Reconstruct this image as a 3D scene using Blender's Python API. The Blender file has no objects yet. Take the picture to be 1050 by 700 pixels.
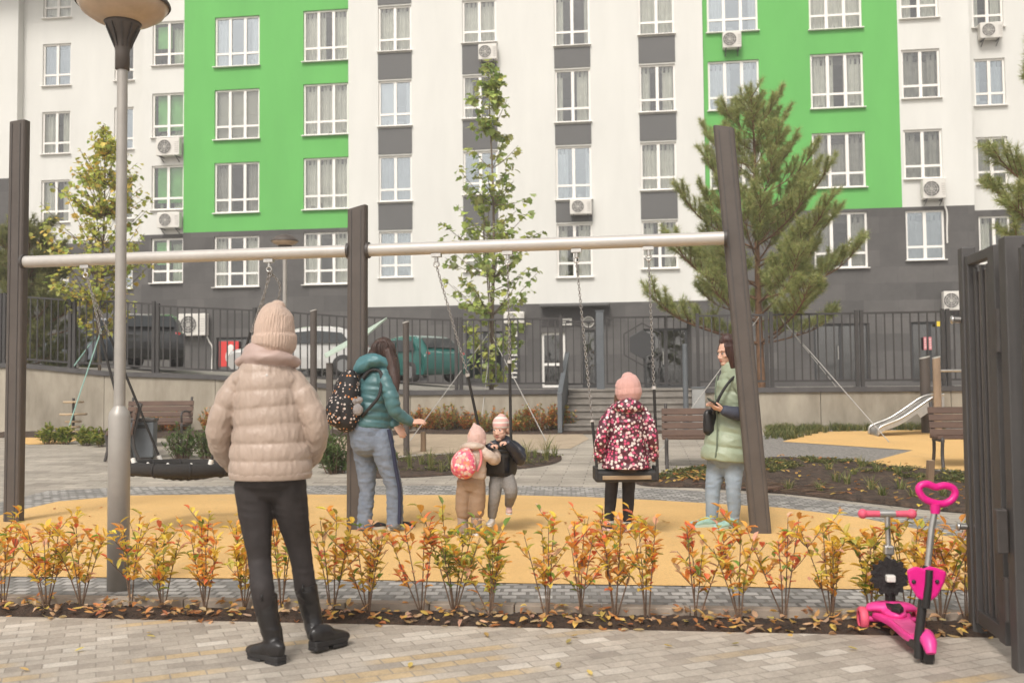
import bpy, bmesh, math, random
import numpy as np
from mathutils import Vector, Matrix, noise as mnoise
rnd = random.Random(7)
sc = bpy.context.scene
COL = sc.collection
PI = math.pi
V = Vector

# ------------------------------------------------------------------ camera model
FPX, H = 1000.0, 1.30
PITCH, ROLL = math.atan(45/1000), -0.0095
RC = Matrix.Rotation(PI/2+PITCH, 3, 'X') @ Matrix.Rotation(ROLL, 3, 'Z')
CAM = V((0, 0, H))
def ray(px, py): return RC @ V(((px-525)/FPX, (350-py)/FPX, -1))
def at(px, py, Y):
    r = ray(px, py); return CAM + r*(Y/r.y)
YAW = math.radians(7.4)
E = V((math.cos(YAW), -math.sin(YAW), 0))     # along the facade, to the right
N = V((math.sin(YAW), math.cos(YAW), 0))      # away from the camera
W1, W2, ZR = 12.0, 20.6, 0.36
def gz(x, y):
    w = N.x*x+N.y*y
    return 0.0 if w < W1 else (ZR if w > W2 else ZR*(w-W1)/(W2-W1))
def G(px, py, dz=0.0):
    r = ray(px, py)
    t = -H/r.z
    p = CAM+r*t
    if N.dot(p) > W1 or r.z >= 0:
        # plane z = k*(N.p - W1)
        k = ZR/(W2-W1)
        den = r.z-k*(N.x*r.x+N.y*r.y)
        t = (-k*W1-H)/den
        p = CAM+r*t
        if N.dot(p) > W2:
            t = (ZR-H)/r.z; p = CAM+r*t
    p.z += dz
    return p

# ------------------------------------------------------------------ materials
def nt(name):
    m = bpy.data.materials.new(name); m.use_nodes = True
    t = m.node_tree; t.nodes.clear()
    return m, t, t.nodes, t.links
def _add(n, typ, **kw):
    x = n.new(typ)
    for k, v in kw.items():
        if k.startswith('i_'): x.inputs[k[2:].replace('_', ' ')].default_value = v
        else: setattr(x, k, v)
    return x
def c4(c): return (c[0], c[1], c[2], 1)
def mat(name, col, rough=0.6, var=0.0, vscale=6.0, metal=0.0, bump=0.0, bscale=60.0, col2=None, coat=0.0, stretch=(1,1,1), spec=0.5, sheen=0.0, sub=0.0):
    """plain surface with its own colour wandering between col and col2 and a fine bump"""
    m, t, n, l = nt(name)
    o = _add(n, 'ShaderNodeOutputMaterial'); b = _add(n, 'ShaderNodeBsdfPrincipled')
    l.new(b.outputs[0], o.inputs[0])
    b.inputs['Roughness'].default_value = rough; b.inputs['Metallic'].default_value = metal
    b.inputs['Specular IOR Level'].default_value = spec
    if coat: b.inputs['Coat Weight'].default_value = coat
    if sheen: b.inputs['Sheen Weight'].default_value = sheen; b.inputs['Sheen Roughness'].default_value = 0.4
    if sub:
        b.inputs['Subsurface Weight'].default_value = sub; b.inputs['Subsurface Radius'].default_value = (0.02, 0.008, 0.005); b.inputs['Subsurface Scale'].default_value = 0.5
    tc = _add(n, 'ShaderNodeTexCoord'); mp = _add(n, 'ShaderNodeMapping'); mp.inputs['Scale'].default_value = stretch
    l.new(tc.outputs['Object'], mp.inputs[0])
    if var > 0 or col2:
        no = _add(n, 'ShaderNodeTexNoise'); no.inputs['Scale'].default_value = vscale; no.inputs['Detail'].default_value = 6; no.inputs['Roughness'].default_value = 0.65
        l.new(mp.outputs[0], no.inputs['Vector'])
        r = _add(n, 'ShaderNodeValToRGB')
        a = col; c = col2 if col2 else [x*(1-var) for x in col]
        if not col2: a = [min(1, x*(1+var)) for x in col]
        r.color_ramp.elements[0].position = 0.32; r.color_ramp.elements[0].color = c4(c)
        r.color_ramp.elements[1].position = 0.68; r.color_ramp.elements[1].color = c4(a)
        l.new(no.outputs['Fac'], r.inputs[0]); l.new(r.outputs[0], b.inputs['Base Color'])
    else:
        b.inputs['Base Color'].default_value = c4(col)
    if bump > 0:
        nb = _add(n, 'ShaderNodeTexNoise'); nb.inputs['Scale'].default_value = bscale; nb.inputs['Detail'].default_value = 4
        l.new(mp.outputs[0], nb.inputs['Vector'])
        bp = _add(n, 'ShaderNodeBump'); bp.inputs['Strength'].default_value = min(1, bump); bp.inputs['Distance'].default_value = 0.01*max(1, bump)
        l.new(nb.outputs['Fac'], bp.inputs['Height']); l.new(bp.outputs[0], b.inputs['Normal'])
    return m
def leafmat(name, trans=0.45, rough=0.55):
    """leaf whose own colour is stored per leaf in the 'col' attribute"""
    m, t, n, l = nt(name)
    o = _add(n, 'ShaderNodeOutputMaterial'); b = _add(n, 'ShaderNodeBsdfPrincipled'); tr = _add(n, 'ShaderNodeBsdfTranslucent'); mx = _add(n, 'ShaderNodeMixShader')
    a = _add(n, 'ShaderNodeAttribute'); a.attribute_name = 'col'
    b.inputs['Roughness'].default_value = rough
    l.new(a.outputs['Color'], b.inputs['Base Color']); l.new(a.outputs['Color'], tr.inputs['Color'])
    mx.inputs[0].default_value = trans
    l.new(b.outputs[0], mx.inputs[1]); l.new(tr.outputs[0], mx.inputs[2]); l.new(mx.outputs[0], o.inputs[0])
    return m
def ramp(n, stops, interp='LINEAR'):
    r = _add(n, 'ShaderNodeValToRGB'); cr = r.color_ramp; cr.interpolation = interp
    while len(cr.elements) > 1: cr.elements.remove(cr.elements[-1])
    cr.elements[0].position = stops[0][0]; cr.elements[0].color = c4(stops[0][1])
    for p, c in stops[1:]:
        e = cr.elements.new(p); e.color = c4(c)
    return r
def paver_mat(name, bw, bh, rot, stops, mortar, band=None, msize=0.006, rough=0.75, axis='xy', bump=0.6, dirt=0.25, offset=0.5, nscale=1.3):
    """bricks, setts and cladding tiles: every brick takes a colour of its own"""
    m, t, n, l = nt(name)
    o = _add(n, 'ShaderNodeOutputMaterial'); b = _add(n, 'ShaderNodeBsdfPrincipled'); l.new(b.outputs[0], o.inputs[0])
    b.inputs['Roughness'].default_value = rough
    tc = _add(n, 'ShaderNodeTexCoord'); vec = tc.outputs['Object']
    if axis == 'xz':
        s = _add(n, 'ShaderNodeSeparateXYZ'); cb = _add(n, 'ShaderNodeCombineXYZ'); l.new(vec, s.inputs[0])
        l.new(s.outputs[0], cb.inputs[0]); l.new(s.outputs[2], cb.inputs[1]); vec = cb.outputs[0]
    mp = _add(n, 'ShaderNodeMapping'); mp.inputs['Rotation'].default_value = (0, 0, rot); l.new(vec, mp.inputs[0])
    wob = _add(n, 'ShaderNodeTexNoise'); wob.inputs['Scale'].default_value = 3.0; l.new(mp.outputs[0], wob.inputs['Vector'])
    vm = _add(n, 'ShaderNodeVectorMath', operation='MULTIPLY_ADD'); vm.inputs[1].default_value = (0.012*bw/0.2, 0.012*bw/0.2, 0); l.new(wob.outputs['Color'], vm.inputs[0]); l.new(mp.outputs[0], vm.inputs[2])
    br = _add(n, 'ShaderNodeTexBrick'); br.offset = offset
    br.inputs['Color1'].default_value = (0, 0, 0, 1); br.inputs['Color2'].default_value = (1, 1, 1, 1); br.inputs['Mortar'].default_value = (0.5, 0.5, 0.5, 1)
    br.inputs['Scale'].default_value = 1; br.inputs['Mortar Size'].default_value = msize; br.inputs['Mortar Smooth'].default_value = 0.3
    br.inputs['Brick Width'].default_value = bw; br.inputs['Row Height'].default_value = bh
    l.new(vm.outputs[0], br.inputs['Vector'])
    r = ramp(n, stops); l.new(br.outputs['Color'], r.inputs[0])
    colr = r.outputs[0]
    if band:
        bc, bscale, thr = band
        m2 = _add(n, 'ShaderNodeMapping'); m2.inputs['Scale'].default_value = (0.35, 1, 1); l.new(mp.outputs[0], m2.inputs[0])
        # whole rows of a second colour
        sp = _add(n, 'ShaderNodeSeparateXYZ'); l.new(mp.outputs[0], sp.inputs[0])
        dv = _add(n, 'ShaderNodeMath', operation='DIVIDE'); l.new(sp.outputs[1], dv.inputs[0]); dv.inputs[1].default_value = bh
        fl = _add(n, 'ShaderNodeMath', operation='FLOOR'); l.new(dv.outputs[0], fl.inputs[0])
        sx = _add(n, 'ShaderNodeMath', operation='MULTIPLY'); l.new(sp.outputs[0], sx.inputs[0]); sx.inputs[1].default_value = bscale
        cb2 = _add(n, 'ShaderNodeCombineXYZ'); l.new(sx.outputs[0], cb2.inputs[0]); l.new(fl.outputs[0], cb2.inputs[1])
        wn = _add(n, 'ShaderNodeTexNoise'); wn.inputs['Scale'].default_value = 0.9; wn.inputs['Detail'].default_value = 1; l.new(cb2.outputs[0], wn.inputs['Vector'])
        gt = ramp(n, [(thr, (0, 0, 0)), (thr+0.04, (1, 1, 1))]); l.new(wn.outputs['Fac'], gt.inputs[0])
        mb = _add(n, 'ShaderNodeMixRGB'); mb.inputs[2].default_value = c4(bc); l.new(gt.outputs[0], mb.inputs[0]); l.new(colr, mb.inputs[1]); colr = mb.outputs[0]
    mm = _add(n, 'ShaderNodeMixRGB'); mm.inputs[2].default_value = c4(mortar); l.new(br.outputs['Fac'], mm.inputs[0]); l.new(colr, mm.inputs[1])
    no = _add(n, 'ShaderNodeTexNoise'); no.inputs['Scale'].default_value = nscale; no.inputs['Detail'].default_value = 8; no.inputs['Roughness'].default_value = 0.7; l.new(mp.outputs[0], no.inputs['Vector'])
    rd = ramp(n, [(0.3, (1-dirt,)*3), (0.7, (1+dirt*0.35,)*3)]); l.new(no.outputs['Fac'], rd.inputs[0])
    ml = _add(n, 'ShaderNodeMixRGB', blend_type='MULTIPLY'); ml.inputs[0].default_value = 1; l.new(mm.outputs[0], ml.inputs[1]); l.new(rd.outputs[0], ml.inputs[2])
    fn = _add(n, 'ShaderNodeTexNoise'); fn.inputs['Scale'].default_value = 90; fn.inputs['Detail'].default_value = 2; l.new(mp.outputs[0], fn.inputs['Vector'])
    rf = ramp(n, [(0.3, (0.86,)*3), (0.7, (1.08,)*3)]); l.new(fn.outputs['Fac'], rf.inputs[0])
    ml2 = _add(n, 'ShaderNodeMixRGB', blend_type='MULTIPLY'); ml2.inputs[0].default_value = 1; l.new(ml.outputs[0], ml2.inputs[1]); l.new(rf.outputs[0], ml2.inputs[2])
    l.new(ml2.outputs[0], b.inputs['Base Color'])
    inv = _add(n, 'ShaderNodeMath', operation='SUBTRACT'); inv.inputs[0].default_value = 1; l.new(br.outputs['Fac'], inv.inputs[1])
    ad = _add(n, 'ShaderNodeMath', operation='MULTIPLY_ADD'); l.new(fn.outputs['Fac'], ad.inputs[0]); ad.inputs[1].default_value = 0.25; l.new(inv.outputs[0], ad.inputs[2])
    bp = _add(n, 'ShaderNodeBump'); bp.inputs['Strength'].default_value = bump; bp.inputs['Distance'].default_value = 0.006; l.new(ad.outputs[0], bp.inputs['Height']); l.new(bp.outputs[0], b.inputs['Normal'])
    return m
def spots_mat(name, ground, cols, scale, thr, rough=0.7, rnd_=1.0, bump=0.0):
    """fabric print: dots of several colours on a ground colour"""
    m, t, n, l = nt(name)
    o = _add(n, 'ShaderNodeOutputMaterial'); b = _add(n, 'ShaderNodeBsdfPrincipled'); l.new(b.outputs[0], o.inputs[0]); b.inputs['Roughness'].default_value = rough
    tc = _add(n, 'ShaderNodeTexCoord')
    vo = _add(n, 'ShaderNodeTexVoronoi'); vo.inputs['Scale'].default_value = scale; vo.inputs['Randomness'].default_value = rnd_; l.new(tc.outputs['Object'], vo.inputs['Vector'])
    sp = _add(n, 'ShaderNodeSeparateColor'); l.new(vo.outputs['Color'], sp.inputs[0])
    k = len(cols); r = ramp(n, [(i/k, c) for i, c in enumerate(cols)], 'CONSTANT'); l.new(sp.outputs[0], r.inputs[0])
    g = ramp(n, [(thr, (0, 0, 0)), (thr+0.05, (1, 1, 1))]); l.new(vo.outputs['Distance'], g.inputs[0])
    mx = _add(n, 'ShaderNodeMixRGB'); l.new(g.outputs[0], mx.inputs[0]); l.new(r.outputs[0], mx.inputs[1]); mx.inputs[2].default_value = c4(ground)
    l.new(mx.outputs[0], b.inputs['Base Color'])
    return m
def stripe_mat(name, a, bcol, scale, axis=2):
    m, t, n, l = nt(name)
    o = _add(n, 'ShaderNodeOutputMaterial'); b = _add(n, 'ShaderNodeBsdfPrincipled'); l.new(b.outputs[0], o.inputs[0]); b.inputs['Roughness'].default_value = 0.85
    tc = _add(n, 'ShaderNodeTexCoord'); s = _add(n, 'ShaderNodeSeparateXYZ'); l.new(tc.outputs['Object'], s.inputs[0])
    mu = _add(n, 'ShaderNodeMath', operation='MULTIPLY'); mu.inputs[1].default_value = scale; l.new(s.outputs[axis], mu.inputs[0])
    si = _add(n, 'ShaderNodeMath', operation='SINE'); l.new(mu.outputs[0], si.inputs[0])
    g = ramp(n, [(0.45, a), (0.55, bcol)]); l.new(si.outputs[0], g.inputs[0]); l.new(g.outputs[0], b.inputs['Base Color'])
    return m
def glass_mat(name, tint=(0.72, 0.76, 0.74), refl=0.2, rough=0.02, rcol=(1, 1, 1)):
    m, t, n, l = nt(name)
    o = _add(n, 'ShaderNodeOutputMaterial'); tr = _add(n, 'ShaderNodeBsdfTransparent'); gl = _add(n, 'ShaderNodeBsdfGlossy'); mx = _add(n, 'ShaderNodeMixShader')
    tr.inputs[0].default_value = c4(tint); gl.inputs['Roughness'].default_value = rough; gl.inputs[0].default_value = c4(rcol)
    lw = _add(n, 'ShaderNodeLayerWeight'); lw.inputs[0].default_value = 0.35
    ad = _add(n, 'ShaderNodeMath', operation='MULTIPLY_ADD'); l.new(lw.outputs['Fresnel'], ad.inputs[0]); ad.inputs[1].default_value = 0.5; ad.inputs[2].default_value = refl
    tc = _add(n, 'ShaderNodeTexCoord'); no = _add(n, 'ShaderNodeTexNoise'); no.inputs['Scale'].default_value = 1.6; l.new(tc.outputs['Object'], no.inputs['Vector'])
    bp = _add(n, 'ShaderNodeBump'); bp.inputs['Strength'].default_value = 0.25; bp.inputs['Distance'].default_value = 0.02; l.new(no.outputs[0], bp.inputs['Height']); l.new(bp.outputs[0], gl.inputs['Normal'])
    l.new(ad.outputs[0], mx.inputs[0]); l.new(tr.outputs[0], mx.inputs[1]); l.new(gl.outputs[0], mx.inputs[2]); l.new(mx.outputs[0], o.inputs[0])
    return m

# ------------------------------------------------------------------ objects
def tag(o, label=None, cat=None, group=None, kind=None):
    if label: o['label'] = label
    if cat: o['category'] = cat
    if group: o['group'] = group
    if kind: o['kind'] = kind
    return o
def thing(name, label, cat, loc=(0, 0, 0), rz=0.0, group=None):
    o = bpy.data.objects.new(name, None); COL.objects.link(o); o.empty_display_size = 0.2
    o.location = loc; o.rotation_euler = (0, 0, rz)
    return tag(o, label, cat, group)
def link(name, me, mats, parent=None):
    o = bpy.data.objects.new(name, me); COL.objects.link(o)
    if mats is not None:
        for m in (mats if isinstance(mats, (list, tuple)) else [mats]): me.materials.append(m)
    if parent: o.parent = parent
    return o
def copy_tree(o, parent=None):
    c = o.copy(); COL.objects.link(c)
    if parent: c.parent = parent
    for ch in list(o.children): copy_tree(ch, c)
    return c

class MB:
    """collects boxes, tubes, sheets ... into one mesh"""
    def __init__(s): s.v = []; s.f = []; s.m = []; s.c = []; s.sm = []; s.cm = 0; s.cc = None; s.smooth = False
    def add(s, vs, fs, smooth=None):
        k = len(s.v); s.v += [tuple(p) for p in vs]
        for f in fs:
            s.f.append([i+k for i in f]); s.m.append(s.cm); s.c.append(s.cc); s.sm.append(s.smooth if smooth is None else smooth)
    def box(s, c, d, M=None):
        x, y, z = [q/2 for q in d]; c = V(c)
        vs = [V(p) for p in ((-x,-y,-z),(x,-y,-z),(x,y,-z),(-x,y,-z),(-x,-y,z),(x,-y,z),(x,y,z),(-x,y,z))]
        if M is not None: vs = [M @ p for p in vs]
        s.add([p+c for p in vs], [(0,3,2,1),(4,5,6,7),(0,1,5,4),(1,2,6,5),(2,3,7,6),(3,0,4,7)], False)
    def bar(s, a, b, w, h, up=(0, 0, 1)):
        """rectangular bar from a to b"""
        a = V(a); b = V(b); d = (b-a); L = d.length; d.normalize(); up = V(up)
        sd = d.cross(up)
        if sd.length < 1e-4: sd = d.cross(V((1, 0, 0)))
        sd.normalize(); u = sd.cross(d)
        M = Matrix((sd, d, u)).transposed()
        s.box((a+b)/2, (w, L, h), M)
    def tube(s, pts, r, n=8, cap=True, smooth=True):
        pts = [V(p) for p in pts]; k = len(pts)
        rs = r if isinstance(r, (list, tuple)) else [r]*k
        vs = []; fs = []; u = None
        for i, p in enumerate(pts):
            d = (pts[min(i+1, k-1)]-pts[max(i-1, 0)]).normalized()
            if u is None:
                u = d.cross(V((0, 0, 1)))
                if u.length < 1e-3: u = d.cross(V((0, 1, 0)))
            else:
                u = u-d*u.dot(d)
                if u.length < 1e-5: u = d.cross(V((0.3, 1, 0.2)))
            u.normalize(); w = d.cross(u)
            for j in range(n):
                a = 2*PI*j/n; vs.append(p+(u*math.cos(a)+w*math.sin(a))*rs[i])
        for i in range(k-1):
            for j in range(n):
                fs.append((i*n+j, i*n+(j+1) % n, (i+1)*n+(j+1) % n, (i+1)*n+j))
        s.add(vs, fs, smooth)
        if cap:
            s.add(vs[:n], [tuple(range(n-1, -1, -1))], False); s.add(vs[-n:], [tuple(range(n))], False)
    def lathe(s, prof, c=(0, 0, 0), n=24, M=None, smooth=True):
        c = V(c); vs = []; fs = []
        for r, z in prof:
            for j in range(n):
                a = 2*PI*j/n; p = V((r*math.cos(a), r*math.sin(a), z))
                vs.append((M @ p if M is not None else p)+c)
        for i in range(len(prof)-1):
            for j in range(n):
                fs.append((i*n+j, i*n+(j+1) % n, (i+1)*n+(j+1) % n, (i+1)*n+j))
        s.add(vs, fs, smooth)
    def ell(s, c, r, M=None, nu=12, nv=8):
        prof = [(math.sin(PI*i/nv), -math.cos(PI*i/nv)) for i in range(nv+1)]
        c = V(c); vs = []; fs = []
        for a_, z in prof:
            a_ = max(a_, 1e-4)
            for j in range(nu):
                a = 2*PI*j/nu; p = V((r[0]*a_*math.cos(a), r[1]*a_*math.sin(a), r[2]*z)); vs.append((M @ p if M is not None else p)+c)
        for i in range(nv):
            for j in range(nu): fs.append((i*nu+j, i*nu+(j+1) % nu, (i+1)*nu+(j+1) % nu, (i+1)*nu+j))
        s.add(vs, fs, True)
    def torus(s, c, R, r, M=None, n=24, k=8, arc=2*PI):
        c = V(c); vs = []; fs = []
        full = arc > 2*PI-1e-3; nn = n if full else n+1
        for i in range(nn):
            a = arc*i/n
            for j in range(k):
                b = 2*PI*j/k; q = R+r*math.cos(b); p = V((q*math.cos(a), q*math.sin(a), r*math.sin(b))); vs.append((M @ p if M is not None else p)+c)
        for i in range(n):
            i2 = (i+1) % nn
            for j in range(k): fs.append((i*k+j, i2*k+j, i2*k+(j+1) % k, i*k+(j+1) % k))
        s.add(vs, fs, True)
    def prism(s, out, axis, M=None, c=(0, 0, 0)):
        """outline in the xy plane swept from z=axis[0] to z=axis[1]"""
        c = V(c); n = len(out); vs = []
        for z in axis:
            for x, y in out:
                p = V((x, y, z)); vs.append((M @ p if M is not None else p)+c)
        s.add(vs, [tuple(range(n-1, -1, -1)), tuple(range(n, 2*n))]+[(i, (i+1) % n, n+(i+1) % n, n+i) for i in range(n)], False)
    def build(s, name, mats, parent=None, bevel=0.0, seg=2):
        me = bpy.data.meshes.new(name); me.from_pydata(s.v, [], s.f); 
        me.polygons.foreach_set('material_index', s.m); me.polygons.foreach_set('use_smooth', s.sm)
        if any(c is not None for c in s.c):
            at_ = me.color_attributes.new('col', 'FLOAT_COLOR', 'CORNER')
            arr = []
            for f, c in zip(s.f, s.c):
                c = c or (0.5, 0.5, 0.5); arr += [c[0], c[1], c[2], 1.0]*len(f)
            at_.data.foreach_set('color', arr)
        me.update()
        o = link(name, me, mats, parent)
        if bevel > 0:
            b = o.modifiers.new('edge', 'BEVEL'); b.width = bevel; b.segments = seg; b.limit_method = 'ANGLE'; b.angle_limit = math.radians(40)
        return o
def basis(u, v, w): return Matrix((V(u), V(v), V(w))).transposed()
def rotz(a): return Matrix.Rotation(a, 3, 'Z')
def rotx(a): return Matrix.Rotation(a, 3, 'X')
def roty(a): return Matrix.Rotation(a, 3, 'Y')

def smoothpts(pts, k=6, closed=False):
    """Catmull-Rom through tuples of any length"""
    P = [np.array(p, float) for p in pts]; n = len(P); out = []
    rng = range(n) if closed else range(n-1)
    for i in rng:
        if closed: a, b, c, d = P[i-1], P[i], P[(i+1) % n], P[(i+2) % n]
        else: a, b, c, d = P[max(i-1, 0)], P[i], P[i+1], P[min(i+2, n-1)]
        for j in range(k):
            t = j/k
            out.append(0.5*((2*b)+(-a+c)*t+(2*a-5*b+4*c-d)*t*t+(-a+3*b-3*c+d)*t**3))
    if not closed: out.append(P[-1])
    return out

class Blob:
    """closed shells that are fused into one continuous skin by a voxel remesh"""
    def __init__(s): s.mb = MB()
    def loft(s, st, side, n=18, k=6, mod=None, dome=True, flat=False, ribs=0, depth=.02):
        """st: (centre, r_side, r_other) stations, side: direction of r_side"""
        rows = smoothpts([(*p, a, b) for p, a, b in st], k)
        side = V(side); rings = []; L = 0
        C = [V(r[:3]) for r in rows]
        for i, r in enumerate(rows):
            d = (C[min(i+1, len(C)-1)]-C[max(i-1, 0)]).normalized()
            if i: L += (C[i]-C[i-1]).length
            u = (side-d*side.dot(d)).normalized(); w = d.cross(u)
            m = mod(L) if mod else 1.0
            rings.append((C[i], u, w, max(r[3], .002)*m, max(r[4], .002)*m, d))
        if dome:
            a = rings[0]; b = rings[-1]
            q = min(a[3], a[4]); pre = [(a[0]-a[5]*q*s_, a[1], a[2], a[3]*c_, a[4]*c_, a[5]) for s_, c_ in ((.6, .35), (.45, .7), (.22, .92))]
            q = min(b[3], b[4]); post = [(b[0]+b[5]*q*s_, b[1], b[2], b[3]*c_, b[4]*c_, b[5]) for s_, c_ in ((.22, .92), (.45, .7), (.6, .35))]
            rings = (rings if flat else pre+rings)+post
        vs = []; fs = []
        for c, u, w, a, b, d in rings:
            for j in range(n):
                t = 2*PI*j/n; g = 1+depth*math.cos(ribs*t) if ribs else 1; vs.append(c+(u*a*math.cos(t)+w*b*math.sin(t))*g)
        m = len(rings)
        for i in range(m-1):
            for j in range(n): fs.append((i*n+j, i*n+(j+1) % n, (i+1)*n+(j+1) % n, (i+1)*n+j))
        fs.append(tuple(range(n-1, -1, -1))); fs.append(tuple(range((m-1)*n, m*n)))
        s.mb.add(vs, fs, True)
    def limb(s, pts, rs, n=14, k=6, mod=None):
        pts = [V(p) for p in pts]; d = pts[-1]-pts[0]
        sd = d.cross(V((0.13, 1, 0.1)))
        if sd.length < 1e-3: sd = V((1, 0, 0))
        s.loft([(p, r, r) for p, r in zip(pts, rs)], sd, n, k, mod)
    def ell(s, c, r, M=None, nu=16, nv=12): s.mb.ell(c, r, M, nu, nv)
    def build(s, name, voxel, mats, parent=None, smooth=3, fold=None, extra=None, paint=None):
        """fold: (amplitude, frequency vector, seed) wrinkles; extra: MB added after fusing (eyes); paint: fn(coords)->material index array"""
        me = bpy.data.meshes.new(name); me.from_pydata(s.mb.v, [], s.mb.f); me.update()
        o = link(name, me, None, parent)
        r = o.modifiers.new('r', 'REMESH'); r.mode = 'VOXEL'; r.voxel_size = voxel; r.use_smooth_shade = True
        if smooth:
            q = o.modifiers.new('s', 'SMOOTH'); q.factor = 0.5; q.iterations = smooth
        dg = bpy.context.evaluated_depsgraph_get()
        me2 = bpy.data.meshes.new_from_object(o.evaluated_get(dg)); me2.name = name
        o.modifiers.clear(); o.data = me2
        bpy.data.meshes.remove(me)
        n = len(me2.vertices); co = np.empty(n*3); me2.vertices.foreach_get('co', co); co = co.reshape(-1, 3)
        if fold:
            no = np.empty(n*3); me2.vertex_normals.foreach_get('vector', no); no = no.reshape(-1, 3)
            for amp, fr, seed in (fold if isinstance(fold, list) else [fold]):
                g = np.random.RandomState(seed); d = np.zeros(n)
                warp = np.sin(co @ g.normal(0, 9, (3,))+1)*0.9+np.sin(co @ g.normal(0, 14, (3,)))*0.6
                for _ in range(3):
                    kv = np.array(fr)*g.uniform(.6, 1.4, 3)*g.choice([-1, 1], 3); d += np.sin(co @ kv+g.uniform(0, 6)+warp*g.uniform(.6, 1.6))
                d = -np.abs(d/3)+0.35
                co = co+no*(d*amp)[:, None]
            me2.vertices.foreach_set('co', co.ravel())
        for m in (mats if isinstance(mats, (list, tuple)) else [mats]): me2.materials.append(m)
        if paint:
            np_ = len(me2.polygons); ce = np.empty(np_*3); me2.polygons.foreach_get('center', ce)
            me2.polygons.foreach_set('material_index', paint(ce.reshape(-1, 3)).astype('i'))
        if extra:
            bm = bmesh.new(); bm.from_mesh(me2)
            vs = [bm.verts.new(p) for p in extra.v]
            for f, mi in zip(extra.f, extra.m):
                try:
                    fc = bm.faces.new([vs[i] for i in f]); fc.material_index = mi; fc.smooth = True
                except ValueError: pass
            bm.to_mesh(me2); bm.free()
        me2.update()
        return o
# ------------------------------------------------------------------ camera, world, light
cd = bpy.data.cameras.new('camera'); cam = bpy.data.objects.new('camera', cd); COL.objects.link(cam); sc.camera = cam
cd.sensor_width = 36; cd.lens = 36*FPX/1050; cd.clip_start = 0.05; cd.clip_end = 2000
cam.matrix_world = Matrix.Translation(CAM) @ RC.to_4x4()
cd.dof.use_dof = True; cd.dof.focus_distance = 8.2; cd.dof.aperture_fstop = 2.6
SUN_EL, SUN_AZ = math.radians(48), math.radians(200)     # azimuth from +Y clockwise: behind the camera, a little to the left
w = bpy.data.worlds.new('World'); sc.world = w; w.use_nodes = True
wn = w.node_tree.nodes; wl = w.node_tree.links; wn.clear()
sky = wn.new('ShaderNodeTexSky'); sky.sky_type = 'NISHITA'; sky.sun_disc = False; sky.sun_elevation = SUN_EL; sky.sun_rotation = SUN_AZ; sky.air_density = 1.0; sky.dust_density = 3.0
hs = wn.new('ShaderNodeHueSaturation'); hs.inputs['Saturation'].default_value = 0.12
tint = wn.new('ShaderNodeMixRGB'); tint.blend_type = 'MULTIPLY'; tint.inputs[0].default_value = 1; tint.inputs[2].default_value = (1.0, 0.965, 0.92, 1)
bg = wn.new('ShaderNodeBackground'); bg.inputs[1].default_value = 0.145; wo = wn.new('ShaderNodeOutputWorld')
wl.new(sky.outputs[0], hs.inputs['Color']); wl.new(hs.outputs[0], tint.inputs[1]); wl.new(tint.outputs[0], bg.inputs[0]); wl.new(bg.outputs[0], wo.inputs[0])
sd = bpy.data.lights.new('sun', 'SUN'); sd.energy = 1.45; sd.angle = math.radians(15); sd.color = (1.0, 0.95, 0.89)
sun = bpy.data.objects.new('sun', sd); COL.objects.link(sun)
dirv = V((math.sin(SUN_AZ)*math.cos(SUN_EL), math.cos(SUN_AZ)*math.cos(SUN_EL), math.sin(SUN_EL)))
sun.rotation_euler = dirv.to_track_quat('Z', 'Y').to_euler()
sc.view_settings.view_transform = 'Standard'; sc.view_settings.look = 'None'; sc.view_settings.gamma = 1; sc.view_settings.use_curve_mapping = False
sc.view_settings.exposure = 0.48
sc.cycles.use_denoising = True; sc.cycles.max_bounces = 6; sc.cycles.transparent_max_bounces = 12; sc.cycles.diffuse_bounces = 3; sc.cycles.glossy_bounces = 3

# ------------------------------------------------------------------ shared materials
M = {}
M['dark_metal'] = mat('dark_powder_coat', (0.06, 0.052, 0.048), 0.5, 0.15, 9, bump=0.08, bscale=200)
M['post_metal'] = mat('brown_grey_powder_coat', (0.082, 0.066, 0.056), 0.55, 0.12, 5, bump=0.08, bscale=150)
M['fence_metal'] = mat('fence_paint', (0.042, 0.038, 0.037), 0.55, 0.15, 4)
M['gate_metal'] = mat('gate_paint', (0.066, 0.061, 0.059), 0.5, 0.2, 2, bump=0.1, bscale=120)
M['pipe'] = mat('beige_pipe_coat', (0.50, 0.47, 0.435), 0.38, 0.06, 5, metal=0.15)
M['lamp_metal'] = mat('lamp_post_coat', (0.36, 0.335, 0.305), 0.42, 0.08, 5, metal=0.2)
M['steel'] = mat('brushed_steel', (0.55, 0.53, 0.5), 0.32, 0.1, 20, metal=0.9)
M['chain'] = mat('galvanised_chain', (0.30, 0.28, 0.26), 0.5, 0.2, 40, metal=0.6)
M['rubber'] = mat('black_rubber', (0.022, 0.02, 0.02), 0.7, 0.2, 30, bump=0.1)
M['rope_black'] = mat('black_rope', (0.025, 0.022, 0.02), 0.85, 0.3, 80, bump=0.5, bscale=300)
M['wood'] = mat('weathered_wood', (0.26, 0.17, 0.1), 0.7, col2=(0.12, 0.075, 0.045), vscale=5, stretch=(1, 1, 0.15), bump=0.3, bscale=40)
M['wood_bench'] = mat('brown_bench_slat', (0.125, 0.068, 0.042), 0.6, col2=(0.07, 0.037, 0.024), vscale=9, stretch=(0.3, 1, 1), bump=0.2, bscale=60)
M['wood_pale'] = mat('pale_wood', (0.45, 0.34, 0.22), 0.7, 0.2, 12, stretch=(0.2, 1, 1))
M['white_plastic'] = mat('white_plastic', (0.66, 0.63, 0.58), 0.45, 0.05, 4)
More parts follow.
